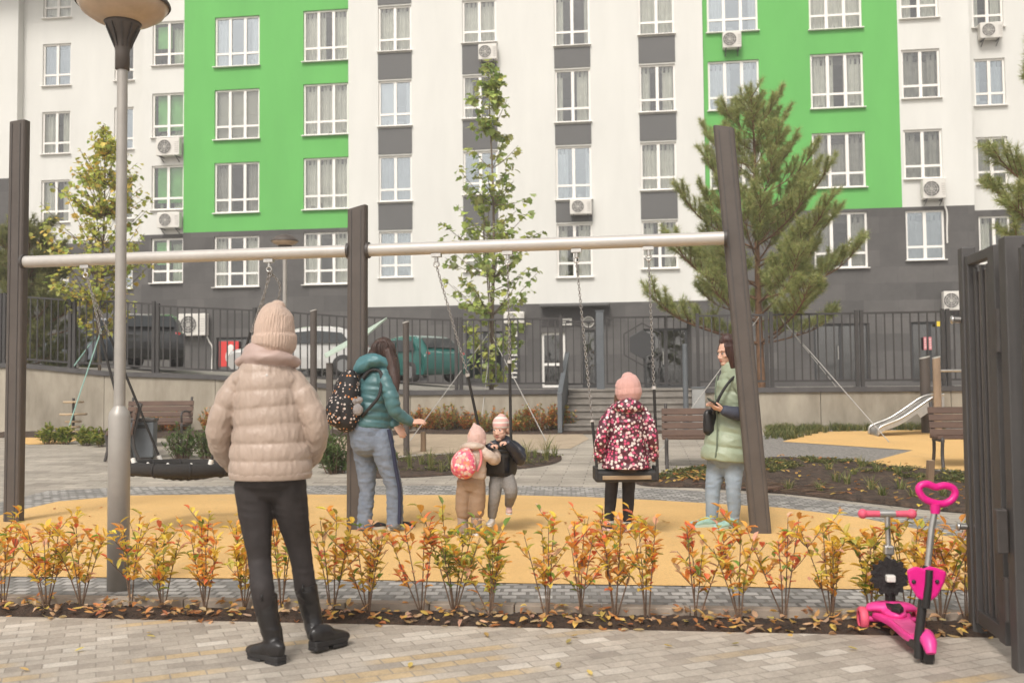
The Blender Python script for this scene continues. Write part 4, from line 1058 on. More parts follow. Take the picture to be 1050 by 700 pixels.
# playhouse roof on posts
pd = 17.0
def gpost(name, label, px, ptop, d, r, m, cat='post', square=False, tilt=0.25):
    p = at(px, 400, d); z = gz(p.x, p.y); zt_ = at(px, ptop, d).z-z
    t = thing(name, label, cat, (p.x, p.y, z)); mb = MB()
    vs = []; n = 12
    for zz_, tl_ in ((-.05, 0), (zt_, tilt)):
        for i in range(n):
            a = 2*PI*i/n; vs.append((r*math.cos(a), r*math.sin(a), zz_+tl_*r*math.cos(a)))
    mb.add(vs, [tuple(range(n-1, -1, -1)), tuple(range(n, 2*n))]); mb.add(vs, [(i, (i+1) % n, n+(i+1) % n, n+i) for i in range(n)], True)
    mb.build('shaft', m, t)
    mb = MB(); mb.add([(v[0]*1.04, v[1]*1.04, v[2]+.002) for v in vs[n:]]+[(v[0]*1.04, v[1]*1.04, v[2]+.02) for v in vs[n:]], [tuple(range(n-1, -1, -1)), tuple(range(n, 2*n))]+[(i, (i+1) % n, n+(i+1) % n, n+i) for i in range(n)]); mb.build('cap', M['pipe'], t)
    return t
gpost('play_post', 'tall dark round post right of the teal jacketed woman', 416.5, 331, 16.2, 0.052, M['post_metal'])
gpost('play_post', 'dark post in front of the white cars, left of the pale green panel', 321.5, 319, pd+.6, 0.062, M['post_metal'])
pp = at(338, 400, pd-.8); pz = gz(pp.x, pp.y)
ph = thing('play_roof', 'pale green slanted roof panel of a play structure on a dark post', 'play structure', (pp.x, pp.y, pz))
loc = lambda px, py, d: at(px, py, d)-V((pp.x, pp.y, pz))
mb = MB(); a_ = loc(338, 372, pd-.8); mb.box((0, 0, a_.z/2), (.1, .1, a_.z)); mb.build('post', M['post_metal'], ph, bevel=.005)
mb = MB(); q = [loc(332.5, 364.5, pd-.8), loc(397, 327, pd-.5), loc(376, 345, pd-1.1), loc(334, 367.5, pd-1.0)]
up = V((0, 0, .035)); mb.add(q+[x+up for x in q], [(3,2,1,0),(4,5,6,7),(0,1,5,4),(1,2,6,5),(2,3,7,6),(3,0,4,7)]); mb.build('roof_panel', mat('pale_green_panel', (0.42, 0.50, 0.42), 0.5, 0.08), ph, bevel=.004)
mb = MB(); a_ = loc(372, 346, pd-.8); mb.box((a_.x, a_.y, a_.z/2), (.09, .09, a_.z)); mb.build('post', M['post_metal'], ph, bevel=.005)
# stump posts
p = G(434, 463); stp = thing('wooden_stump', 'short wooden stump post on the sand behind the teal jacketed woman', 'stump', p)
mb = MB(); mb.tube([(0, 0, -.02), (.005, 0, .2), (0, 0, .34)], [.05, .048, .046], 10); mb.build('log', M['wood'], stp)
mb = MB(); mb.lathe([(.001, .3415), (.044, .3405)], n=10); mb.build('cut_face', M['wood_pale'], stp)
p = G(953, 497); wp = thing('wooden_stake', 'weathered wooden stake standing in the mulch behind the scooter', 'stake', p, 0.3)
mb = MB(); mb.bar((0, 0, -.02), (0.03, 0, .30), .085, .06, (0, 1, 0)); mb.build('stake_body', M['wood'], wp, bevel=.006)
mb = MB(); mb.box((0.032, 0, .301), (.07, .05, .004)); mb.build('cut_face', M['wood_pale'], wp)
# slide
sp = G(905, 446.5); sd_ = sp.y
sld = thing('slide', 'stainless steel slide with curled lower end on the far ochre surface', 'slide', sp, 0)
loc = lambda px, py, dy=0: at(px, py, sd_+dy)-sp
prof = smoothpts([(896, 446), (896.5, 440), (902, 436.5), (918, 430), (935, 419), (950, 409), (962, 405.5)], 5)
mb = MB(); mb.smooth = True
cen = [loc(a_, b_) for a_, b_ in prof]
Wd = .24
for dy0, dy1, h0 in ((-Wd, Wd, 0),):
    vs = []
    for c in cen: vs += [c+V((0, dy0, -.05)), c+V((0, dy1, -.05)), c+V((0, dy1, -.068)), c+V((0, dy0, -.068))]
    fs = []
    for i in range(len(cen)-1):
        for j in range(4): fs.append((i*4+j, i*4+(j+1) % 4, (i+1)*4+(j+1) % 4, (i+1)*4+j))
    mb.add(vs, fs)
mb.build('chute', mat('slide_steel', (0.4, 0.38, 0.35), 0.35, 0.15, 5, metal=0.7), sld)
for dy in (-Wd, Wd):
    mb = MB()
    vs = []; 
    for c in cen: vs += [c+V((0, dy-.008, -.2 if c.z > .5 else -.08)), c+V((0, dy+.008, -.2 if c.z > .5 else -.08)), c+V((0, dy+.008, 0.02)), c+V((0, dy-.008, 0.02))]
    fs = [(i*4+j, i*4+(j+1) % 4, (i+1)*4+(j+1) % 4, (i+1)*4+j) for i in range(len(cen)-1) for j in range(4)]
    mb.add(vs, fs); sw = mb.build('side_wall', M['steel'], sld)
    mb = MB(); mb.tube([c+V((0, dy, .025)) for c in cen], .026, 8); mb.build('side_rail', M['steel'], sw)
pm = gpost('play_post', 'dark round post beside the upper end of the slide', 949, 367, sd_+.4, 0.095, M['post_metal'])
pm2 = gpost('play_post', 'light wooden post beside the upper end of the slide', 961, 367, sd_-.35, 0.07, mat('post_wood_light', (0.30, 0.215, 0.145), 0.75, 0.25, 6, stretch=(1, 1, .2)))
hb = thing('horizontal_bar', 'steel exercise bar running right from the light wooden post', 'exercise bar', at(962, 380, sd_-.2)); 
mb = MB(); mb.tube([(0, 0, 0), (1.6, -.1, 0)], .025, 10); mb.build('bar', M['steel'], hb)
mb = MB(); mb.tube([(1.6, -.1, .3), (1.6, -.1, gz(8, 16)-hb.location.z)], .05, 10); mb.build('end_post', M['post_metal'], hb)
# rope climber on the left
p = G(75, 447); rc = thing('rope_climber', 'spinning rope climber with stacked wooden rings between the left bushes', 'play equipment', p)
dz = lambda py: at(75, py, p.y).z-p.z
mb = MB(); mb.tube([(0, 0, 0), (0, 0, dz(408))], .03, 8); mb.build('spindle', M['dark_metal'], rc)
for py, r_ in ((412, .2), (424.5, .27), (432, .16), (437.5, .14), (442, .12)):
    mb = MB(); mb.lathe([(.001, -.02), (r_, -.02), (r_+.01, 0), (r_, .02), (.001, .02)], (0, 0, dz(py)), 20); mb.build('wooden_ring', M['wood_pale'], rc)
loc = lambda px, py, d: at(px, py, d)-p
M['rope_teal'] = mat('teal_rope', (0.25, 0.42, 0.36), 0.8, 0.2, 60)
mb = MB(); mb.tube([loc(104, 338, p.y+1.0), loc(83, 400, p.y), loc(64, 458, p.y-1.0)], .014, 6); mb.build('guy_rope', M['rope_teal'], rc)
mb = MB(); mb.tube([loc(98, 345, p.y+1.6), loc(76, 375, p.y+1.0)], .012, 6); mb.build('guy_rope', M['rope_teal'], rc)

# ------------------------------------------------------------------ the dark gate leaf at the right edge
GA, GB = G(1003, 650.5), G(1056, 692)
gd = (GB-GA); gl_ = gd.length; ga = math.atan2(gd.y, gd.x)
gate = thing('metal_gate', 'dark brown metal gate with vertical slats standing open at the right edge', 'gate', GA, ga)
GH = at(1000, 262, GA.y).z
mb = MB(); mb.box((0, 0, GH/2+.02), (.07, .07, GH+.04)); mb.build('latch_post', M['gate_metal'], gate, bevel=.006)
mb = MB(); z0 = 0.06
LG = gl_*1.02
mb.box((.06, 0, (GH+z0)/2), (.05, .05, GH-z0-.02)); mb.box((LG*.62, 0, (GH+z0)/2), (.09, .055, GH-z0-.02))
mb.box((LG*.36, 0, GH-.035), (LG*.6, .045, .05)); mb.box((LG*.36, 0, z0+.05), (LG*.6, .045, .07)); 
mb.build('leaf_frame', M['gate_metal'], gate, bevel=.005)
mb = MB(); mb.box((LG*.35, .012, GH/2), (LG*.5, .006, GH-.2)); mb.build('backing_sheet', mat('gate_sheet', (0.20, 0.18, 0.165), 0.5, 0.15, 2), gate)
mb = MB()
for i in range(3):
    x = .135+.095*i; mb.box((x, .0, (GH+z0)/2), (.03, .014, GH-z0-.16))
mb.build('slats', M['gate_metal'], gate, bevel=.003)
for z in (.30, GH-.42):
    mb = MB(); mb.box((LG*.74, -.02, z), (.07, .05, .16)); mb.tube([(LG*.78, -.03, z-.1), (LG*.78, -.03, z+.1)], .022, 10); mb.build('hinge', M['dark_metal'], gate)
for z in (.55, 1.62):
    mb = MB(); mb.tube([(0.0, -.04, z), (0, -.075, z)], .016, 8); mb.ell((0, -.08, z), (.022, .012, .022)); mb.build('bolt', M['steel'], gate)
gate2 = thing('metal_gate_post', 'broad dark gate post and fixed slatted panel nearest the camera at the right edge', 'gate post', GA+V((math.cos(ga), math.sin(ga), 0))*(LG*.84), ga)
mb = MB(); mb.box((.05, 0, GH/2), (.09, .09, GH)); mb.build('post', M['gate_metal'], gate2, bevel=.006)
mb = MB(); mb.box((.7, .01, GH/2), (1.1, .006, GH-.1)); 
mb.build('backing_sheet', M['gate_metal'], gate2)
mb = MB()
for i in range(10): mb.box((.2+.11*i, -.006, GH/2), (.035, .026, GH-.14))
mb.build('slats', M['gate_metal'], gate2)
mb = MB(); mb.box((.02, -.075, .62), (.05, .05, .2)); mb.build('lock_box', M['dark_metal'], gate2, bevel=.006)

# ------------------------------------------------------------------ kick scooters
M['pink'] = mat('pink_plastic', (0.80, 0.055, 0.30), 0.38, 0.06, 8)
M['pink_soft'] = mat('coral_pink_rubber', (0.72, 0.10, 0.17), 0.55, 0.08, 20)
M['magenta'] = mat('magenta_plastic', (0.74, 0.015, 0.24), 0.35, 0.06, 8)
M['alu'] = mat('aluminium_tube', (0.5, 0.49, 0.47), 0.35, 0.08, 12, metal=0.8)
M['black_plastic'] = mat('black_plastic', (0.02, 0.018, 0.018), 0.45, 0.1)
def wheel(t, c, ax, R, wdt, tyre, rim, name='wheel'):
    Mx = basis(V(ax).orthogonal().normalized(), V(ax).cross(V(ax).orthogonal().normalized()).normalized(), V(ax).normalized())
    mb = MB(); mb.lathe([(R*.62, -wdt*.5), (R*.9, -wdt*.5), (R, -wdt*.25), (R, wdt*.25), (R*.9, wdt*.5), (R*.62, wdt*.5), (R*.62, -wdt*.5)], c, 28, Mx); wo = mb.build(name, tyre, t)
    mb = MB(); mb.lathe([(.001, -wdt*.3), (R*.2, -wdt*.42), (R*.22, -wdt*.3), (R*.63, -wdt*.3), (R*.63, wdt*.3), (R*.22, wdt*.3), (R*.2, wdt*.42), (.001, wdt*.3)], c, 28, Mx); mb.build('rim', rim, wo)
def deck(t, L, Wf, Wr, m, z=.085, dir_=1):
    out = [(-.02, -Wf/2), (-.02, Wf/2)]
    pr = smoothpts([(0, Wf*.5), (.12, Wf*.34), (.24, Wr*.5), (L*.8, Wr*.5), (L, Wr*.3)], 4)
    o = [(x, y) for x, y in pr]+[(x, -y) for x, y in pr[::-1]]
    mb = MB(); mb.prism(o, (z-.018, z+.018)); return mb.build('deck', m, t, bevel=.01)
# front wheels at the back, deck towards the viewer, push pole with loop handle at its rear
SRZ = math.radians(-96.5)
a_ = G(914, 647)
sA = thing('kick_scooter', 'pink kick scooter with coral handlebar, black frilly disc and magenta loop handled push pole', 'scooter', a_, SRZ)
iv = rotz(-SRZ)
loc = lambda px, py, d: iv @ (at(px, py, d)-a_)
LD = .60
deck(sA, LD-.07, .20, .115, M['pink'])
mb = MB(); mb.prism([(.2, -.045), (.2, .045), (LD-.12, .04), (LD-.12, -.04)], (.1, .1075)); mb.build('grip_mat', mat('deck_grip', (0.70, 0.09, 0.28), 0.8, 0.1, 40, bump=.5), sA)
b_ = Blob(); b_.loft([(V((-.01, -.112, .120)), .036, .018), (V((0, -.08, .128)), .048, .024), (V((.01, 0, .133)), .062, .03), (V((0, .08, .128)), .048, .024), (V((-.01, .112, .120)), .036, .018)], V((1, 0, 0)), 16, 5); b_.ell((.06, 0, .112), (.10, .06, .03)); b_.build('front_cover', .006, M['pink'], sA, 3)
mb = MB(); mb.tube([(-.012, -.14, .062), (-.012, .14, .062)], .016, 10); mb.build('front_axle', M['pink'], sA)
mb = MB(); mb.prism([(.03, -.04), (.05, .0), (.03, .04), (.13, .03), (.17, 0), (.13, -.03)], (.13, .156)); mb.build('dark_inset', M['black_plastic'], sA, bevel=.006)
for y in (-.14, .14): wheel(sA, (-.012, y, .062), (0, 1, 0), .062, .04, M['pink_soft'], M['pink'], 'front_wheel')
zb = at(912, 527, a_.y).z-a_.z
mb = MB(); mb.tube([(0, 0, .1), (-.008, 0, .30)], .027, 14); mb.build('lower_stem', M['black_plastic'], sA)
mb = MB(); mb.tube([(-.008, 0, .28), (-.02, 0, zb)], .0145, 12); mb.build('steering_tube', M['alu'], sA)
mb = MB(); mb.box((-.012, 0, .42), (.05, .05, .05)); mb.build('clamp', M['alu'], sA, bevel=.008)
u = iv @ V((1, -.10, 0)).normalized()
c = V((-.02, 0, zb)); mb = MB(); mb.tube([c-u*.04, c+u*.04], .02, 12); mb.build('handlebar_joint', M['alu'], sA)
for sgn in (-1, 1):
    mb = MB(); mb.tube([c+u*sgn*.03, c+u*sgn*.115], [.0165, .018], 14); hbar = mb.build('handgrip', M['pink_soft'], sA)
    mb = MB(); mb.ell(c+u*sgn*.125, (.026, .026, .026)); mb.build('end_knob', M['pink_soft'], hbar)
mb = MB(); out = []
for i in range(96):
    an = 2*PI*i/96; rr = .090+.0085*math.cos(an*15)+.004*math.cos(an*7+1); out.append((rr*math.cos(an), rr*math.sin(an)*1.02))
nv = iv @ V((0, -1, 0))
Bd = basis(u, (0, 0, 1), u.cross(V((0, 0, 1))))
mb.prism(out, (-.014, .014), Bd, loc(912, 591, a_.y-.05)); fd = mb.build('frilly_disc', mat('black_fabric', (0.018, 0.014, 0.014), 0.85, 0.3, 30, bump=1), sA, bevel=.006)
mb = MB(); mb.box(loc(913, 592.5, a_.y-.075), (.045, .045, .035)); mb.build('label_tag', M['sign_white'], fd, bevel=.006)
# rear wheel, mudguard and the push pole
rw = V((LD, 0, .052)); RY = (a_+rotz(SRZ) @ rw).y
wheel(sA, rw, (0, 1, 0), .052, .045, M['black_plastic'], mat('beige_hub', (0.42, 0.36, 0.29), 0.5), 'rear_wheel')
mb = MB(); mb.tube([rw+V((-.075, 0, -.005)), rw+V((-.055, 0, .052)), rw+V((0, 0, .072)), rw+V((.05, 0, .055)), rw+V((.07, 0, .015))], [.03, .036, .038, .034, .022], 12); mb.build('mudguard', M['pink'], sA)
mb = MB(); mb.prism([(LD-.16, -.05), (LD-.16, .05), (LD+.01, .035), (LD+.01, -.035)], (.045, .095)); mb.build('rear_fork', M['black_plastic'], sA, bevel=.012)
mb = MB(); mb.tube([loc(942, 674, RY), loc(942, 655, RY), loc(948, 600, RY), loc(951, 580, RY)], [.022, .021, .02, .019], 12); mb.build('push_pole', M['black_plastic'], sA)
mb = MB(); mb.tube([loc(950.5, 587, RY), loc(955.5, 540, RY), loc(959, 522, RY)], .0145, 12); mb.build('pole_extension', M['alu'], sA)
mb = MB(); mb.tube([loc(959, 526, RY), loc(959, 516, RY)], [.02, .026], 12); mb.build('handle_neck', M['magenta'], sA)
pts = smoothpts([(959, 515.5), (948, 511), (942.3, 503), (944, 497.5), (951, 496), (959.5, 499), (968, 497.5), (976, 499.5), (979.5, 505), (976, 512), (968, 516)], 5, True)
pts = [loc(a0, b0_, RY) for a0, b0_ in pts]; pts.append(pts[0]); mb = MB(); mb.tube(pts, .0165, 12, False); mb.build('loop_handle', M['magenta'], sA)
sh_ = [(929.5, 584), (938, 580), (947, 582.5), (953, 580), (961, 582), (966, 584), (971, 586), (968, 598), (961, 611), (951, 618), (940, 612), (932, 598)]
mb = MB(); f_ = [loc(a0, b0_, RY-.030) for a0, b0_ in sh_]; k_ = [loc(a0, b0_, RY+.005) for a0, b0_ in sh_]; n = len(sh_)
mb.add(f_+k_, [tuple(range(n)), tuple(range(2*n-1, n-1, -1))]+[((i+1) % n, i, n+i, n+(i+1) % n) for i in range(n)]); shd = mb.build('shield', M['magenta'], sA, bevel=.012, seg=3)
for a0, b0_ in ((937, 596), (961, 596)):
    mb = MB(); mb.ell(loc(a0, b0_, RY-.032), (.010, .010, .010)); mb.build('screw', M['black_plastic'], shd)
mb = MB(); mb.tube([loc(953, 584, RY-.034), loc(952, 600, RY-.036), loc(949, 622, RY-.022)], [.017, .017, .02], 10); mb.build('shield_clip', M['black_plastic'], sA)

# ------------------------------------------------------------------ parked cars on the terrace
def car(label, px, py_top, py_bot, d, rz, paint, dark=False, L=4.1):
    p = at(px, 400, d); z = tz((p.dot(E)))
    t = thing('parked_car', label, 'car', (p.x, p.y, z), rz, 'cars parked behind the fence')
    Hc = 1.5; Wc = 1.72
    prof = smoothpts([(-L/2, .35), (-L/2+.03, .62), (-L/2+.25, .82), (-L*.22, .93), (-L*.06, 1.38), (L*.12, 1.5), (L*.33, 1.42), (L*.45, 1.0), (L/2-.02, .85), (L/2, .4)], 4)
    low = [(L/2-.1, .24), (-L/2+.1, .24)]
    bl_ = Blob()
    body = MB(); ys = [(-Wc/2, .84), (-Wc/2+.03, .95), (-Wc/2+.2, 1.0), (Wc/2-.2, 1.0), (Wc/2-.03, .95), (Wc/2, .84)]
    out = [(x, zz_) for x, zz_ in prof]+low
    n = len(out); vs = []
    for y, s in ys:
        for x, zz_ in out:
            tum = 1.0-0.16*max(0, (zz_-.9))/.6
            vs.append((x*(.97+.03*s), y*tum, .24+(zz_-.24)*s if zz_ > .5 else zz_))
    fs = [(i*n+j, i*n+(j+1) % n, (i+1)*n+(j+1) % n, (i+1)*n+j) for i in range(len(ys)-1) for j in range(n)]
    body.add(vs, fs, True); body.add(vs[:n], [tuple(range(n-1, -1, -1))], False); body.add(vs[-n:], [tuple(range(n))], False)
    body.build('body', paint, t)
    gm = M['car_glass']
    for sy in (-1, 1):
        mb = MB(); yy = lambda z_: sy*(Wc/2*(1-.16*max(0, z_-.9)/.6)+.006)
        for q in ([(-L*.17, .98), (-L*.06, 1.3), (L*.09, 1.36), (L*.09, .98)], [(L*.11, .98), (L*.11, 1.36), (L*.30, 1.3), (L*.36, 1.0)]):
            mb.add([(x, yy(z_)*.995, z_) for x, z_ in q], [(0, 1, 2, 3)])
        mb.build('side_window', gm, t)
        for x in (-L*.31, L*.31):
            Mx = rotx(PI/2); mb = MB(); mb.lathe([(.001, -.1), (.2, -.1), (.31, -.1), (.32, -.05), (.32, .09), (.2, .1), (.001, .1)], (x, sy*(Wc/2-.09), .32), 20, Mx); wo = mb.build('wheel', M['rubber'], t)
            mb = MB(); mb.lathe([(.001, -.108), (.19, -.108), (.19, .108), (.001, .108)], (x, sy*(Wc/2-.09), .32), 16, Mx, False); mb.build('rim', M['rim_grey'], wo)
        mb = MB(); mb.ell((-L/2+.14, sy*.62, .70), (.1, .19, .085)); mb.build('headlight', M['headlight'], t)
        mb = MB(); mb.ell((L/2-.08, sy*.68, .82), (.06, .12, .12)); mb.build('tail_light', M['tail'], t)
        mb = MB(); mb.ell((-L*.15, sy*(Wc/2+.1), .98), (.06, .1, .07)); mb.build('mirror', paint, t)
    mb = MB(); mb.add([(-L*.205, -.66, .985), (-L*.205, .66, .985), (-L*.075, .58, 1.38), (-L*.075, -.58, 1.38)], [(0, 1, 2, 3)]); o = mb.build('windscreen', gm, t); o.location.x = -.03; o.location.z = .03
    mb = MB(); mb.add([(L*.44, -.62, 1.06), (L*.44, .62, 1.06), (L*.35, .56, 1.38), (L*.35, -.56, 1.38)], [(3, 2, 1, 0)]); o = mb.build('rear_window', gm, t); o.location.x = .035; o.location.z = .02
    mb = MB(); mb.box((-L/2-.01, 0, .42), (.06, 1.0, .16)); mb.build('grille', M['black_plastic'], t, bevel=.02)
    mb = MB(); mb.box((-L/2-.045, 0, .48), (.015, .5, .11)); mb.build('number_plate', M['sign_white'], t)
    return t
M['rim_grey'] = mat('wheel_rim', (0.2, 0.2, 0.2), 0.5)
M['car_glass'] = mat('car_glass', (0.03, 0.033, 0.035), 0.08); M['headlight'] = mat('headlight', (0.62, 0.62, 0.6), 0.15); M['tail'] = mat('tail_light', (0.35, 0.02, 0.02), 0.3)
cp = lambda nme, c: mat(nme, c, 0.25, coat=0.6)
car('silver blue car parked behind the fence left of the lamp, nose to the camera', 92, 340, 378, 29.5, math.radians(-40), cp('silver_blue', (0.22, 0.25, 0.30)))
car('black car parked behind the fence between the lamp and the large air conditioner', 152, 338, 380, 28.0, math.radians(-68), cp('black_paint', (0.016, 0.016, 0.017)))
car('white car parked behind the woman in the pink hat', 309, 340, 385, 29.5, math.radians(8), cp('white_paint', (0.50, 0.49, 0.47)))
car('pale car with green tinted windows parked behind the slanted green panel', 348, 340, 390, 33, math.radians(-84), cp('silver_green', (0.36, 0.39, 0.36)))
car('teal green car parked behind the fence right of the teal jacketed woman', 419, 349, 396, 32, math.radians(-48), cp('teal_paint', (0.012, 0.105, 0.09)))
# ------------------------------------------------------------------ leaves and plants
def leaf(mb, p, d, up, L, W, col, fold=0.25, bend=0.2):
    d = d.normalized(); s = d.cross(up)
    if s.length < 1e-3: s = d.cross(V((1, 0.2, 0)))
    s.normalize(); n = s.cross(d)
    mb.cc = col
    t = p+d*L-n*L*bend; m1 = p+d*L*.3; m2 = p+d*L*.68-n*L*bend*.4
    mb.add([p, m1+s*W*.42+n*W*fold, m2+s*W*.40+n*W*fold, t, m2-s*W*.40+n*W*fold, m1-s*W*.42+n*W*fold, m1, m2], [(0, 6, 1), (6, 7, 2, 1), (7, 3, 2), (0, 5, 6), (6, 5, 4, 7), (7, 4, 3)], False)
def maple(mb, p, d, up, L, col, r):
    d = d.normalized(); s = d.cross(up)
    if s.length < 1e-3: s = d.cross(V((1, .2, 0)))
    s.normalize(); n = s.cross(d); mb.cc = col
    W = L*r.uniform(.85, 1.1); out = [(0, 0), (.18, .38), (.36, .55), (.45, .32), (.72, .46), (.80, .2), (1, .0), (.80, -.2), (.72, -.46), (.45, -.32), (.36, -.55), (.18, -.38)]
    b = r.uniform(.05, .4)
    vs = [p+d*L*x+s*W*y+n*(abs(y)*W*.25-x*x*L*b) for x, y in out]+[p+d*L*.42-n*L*b*.17]
    mb.add(vs, [(12, i, (i+1) % 12) for i in range(12)], False)
def rv(r, z=(-1, 1)):
    a = r.uniform(0, 2*PI); zz_ = r.uniform(*z); q = math.sqrt(max(0, 1-zz_*zz_)); return V((q*math.cos(a), q*math.sin(a), zz_))
def jit(c, r, a=.25):
    k = 1+r.uniform(-a, a); return tuple(min(.95, max(.004, x*k*(1+r.uniform(-a*.4, a*.4)))) for x in c)
YEL, ORA, RED, OLI, GRN, PNK = (.93, .63, .10), (.93, .42, .085), (.88, .21, .085), (.58, .52, .11), (.22, .33, .06), (.90, .52, .33)

def shrub(px, py, h, pal, label, r):
    b = G(px, py); t = thing('autumn_shrub', label, 'shrub', b, r.uniform(-3, 3), 'autumn shrubs in the hedge row')
    sm = MB(); lm = MB(); ns = r.randint(4, 6); a0 = r.uniform(0, 6)
    for i in range(ns):
        a = a0+2*PI*i/ns+r.uniform(-.4, .4); sp = r.uniform(.05, .23)*(0.5 if i == 0 else 1); hh = h*r.uniform(.72, 1.0) if i else h
        top = V((math.cos(a)*sp, math.sin(a)*sp*.8, hh)); mid = V((math.cos(a)*sp*.45+r.uniform(-.012, .012), math.sin(a)*sp*.4, hh*.48))
        pts = [V(q) for q in smoothpts([(r.uniform(-.01, .01), r.uniform(-.01, .01), -.02), mid, top], 5)]; k = len(pts)
        sm.tube(pts, [.0052*(1-.72*j/k) for j in range(k)], 5)
        for side in range(r.randint(3, 5)):
            j = r.randint(int(k*.38), k-2); p = pts[j]; an = r.uniform(0, 2*PI); ln = r.uniform(.06, .17)
            e = p+V((math.cos(an)*ln*.75, math.sin(an)*ln*.75, ln*.85)); sm.tube([p, p.lerp(e, .5)+V((0, 0, -.006)), e], [.0026, .002, .0012], 4)
            m = r.randint(3, 7)
            for q in range(m):
                f = (q+.7)/m; x = p.lerp(e, f); d = (e-p).normalized()*.5+rv(r, (-.2, .8)); c = jit(pal(r, x.z/h), r); leaf(lm, x, d, V((0, 0, 1)), r.uniform(.042, .078), r.uniform(.024, .042), c, bend=r.uniform(-.05, .45))
        for j in range(int(k*.42), k):
            for q in range(r.randint(1, 2)):
                x = pts[j]+V((r.uniform(-.004, .004),)*3); d = V((0, 0, .55))+rv(r, (-.3, .7)); leaf(lm, x, d, V((0, 0, 1)), r.uniform(.042, .078), r.uniform(.024, .042), jit(pal(r, x.z/h), r), bend=r.uniform(-.05, .4))
    sm.build('stems', M['twig'], t); lm.build('foliage', M['leaf'], t)
    return t
def palette(*ws):
    """weights for yellow, orange, red, olive, green, pink; redder towards the shoot tips"""
    cols = (YEL, ORA, RED, OLI, GRN, PNK)
    def f(r, z):
        w_ = list(ws); k = max(0, z-.6)*2.2; w_[2] *= 1+k; w_[1] *= 1+k*.6; w_[4] *= max(.1, 1-k*.5)
        return r.choices(cols, w_)[0]
    return f
kinds = {'y': (palette(7, 2.4, .3, 2.2, .8, .8), 'yellow leaves'), 'o': (palette(4.5, 4.2, 1, 1.6, .6, 1.4), 'orange leaves'), 'r': (palette(2.4, 4.2, 2.2, 1.1, .5, 1.6), 'orange and red leaves'), 'g': (palette(3, 1.2, .3, 4, 1.8, .3), 'olive and yellow leaves'), 'm': (palette(4.5, 3, .8, 2.2, .9, .8), 'mixed yellow, orange and green leaves'), 'p': (palette(4.5, 2.2, .6, 1.2, .6, 3), 'yellow and pinkish leaves')}
rowp = [(-38, 'p'), (4, 'o'), (45, 'o'), (86, 'y'), (134, 'm'), (168, 'y'), (207, 'o'), (250, 'y'), (288, 'm'), (342, 'y'), (380, 'o'), (432, 'r'), (468, 'g'), (505, 'g'), (559, 'm'), (594, 'r'), (633, 'o'), (665, 'o'), (714, 'r'), (759, 'm'), (807, 'r'), (850, 'y'), (893, 'g'), (930, 'y'), (966, 'p'), (988, 'y')]
ordn = ['first', 'second', 'third', 'fourth', 'fifth', 'sixth', 'seventh', 'eighth', 'ninth', 'tenth', 'eleventh', 'twelfth', 'thirteenth', 'fourteenth', 'fifteenth', 'sixteenth', 'seventeenth', 'eighteenth', 'nineteenth', 'twentieth', 'twenty-first', 'twenty-second', 'twenty-third', 'twenty-fourth', 'twenty-fifth', 'twenty-sixth']
sr = random.Random(21)
for i, (px, k) in enumerate(rowp):
    pal, words = kinds[k]
    shrub(px+sr.uniform(-3, 3), 626+.0145*px+sr.uniform(-3, 3), sr.uniform(.47, .60)*(0.97), pal, f'low shrub with {words}, {ordn[i]} from left in hedge row', random.Random(100+i))
# litter of leaves on the strip and the pavers
lr = random.Random(5); mb = MB()
for i in range(850):
    u = lr.random(); v_ = lr.uniform(-.12, 1.25) if lr.random() < .8 else lr.uniform(0, 1)
    p = SOILQ[0].lerp(SOILQ[1], u).lerp(SOILQ[3].lerp(SOILQ[2], u), v_); p.z = .022+lr.uniform(0, .035) if 0 < v_ < .8 else .055 if v_ < 1 else .02
    if v_ <= 0: p.z = .012
    a = lr.uniform(0, 6.3); d = V((math.cos(a), math.sin(a), lr.uniform(-.15, .35))); c = lr.choice([(.74, .44, .17), (.70, .34, .11), (.74, .52, .27), (.58, .24, .09), (.80, .58, .15), (.44, .27, .14), (.72, .47, .30)])
    leaf(mb, p, d, V((lr.uniform(-.3, .3), lr.uniform(-.3, .3), 1)), lr.uniform(.04, .072), lr.uniform(.022, .038), jit(c, lr), lr.uniform(-.3, .4), lr.uniform(-.3, .5))
for px, py in ((424/2.8, 450+562/2.8), (76, 670), (420, 687), (572, 687), (581, 662), (585, 654), (607, 695), (850, 640), (690, 665), (400, 640), (30, 690), (160, 655), (750, 662), (500, 655), (880, 668), (330, 645)):
    p = G(px, py); p.z = .014; a = lr.uniform(0, 6.3); leaf(mb, p, V((math.cos(a), math.sin(a), .05)), V((0, 0, 1)), .05, .028, jit((.62, .48, .16), lr), .2, -.2)
for i in range(70):
    p = G(lr.uniform(20, 960), lr.uniform(516, 592)); p.z = .016; a = lr.uniform(0, 6.3); leaf(mb, p, V((math.cos(a), math.sin(a), .05)), V((0, 0, 1)), .05, .03, jit(lr.choice([(.62, .40, .14), (.55, .25, .08), (.5, .3, .12)]), lr), .2, -.2)
tag(mb.build('fallen_leaves', M['leaf']), kind='stuff')

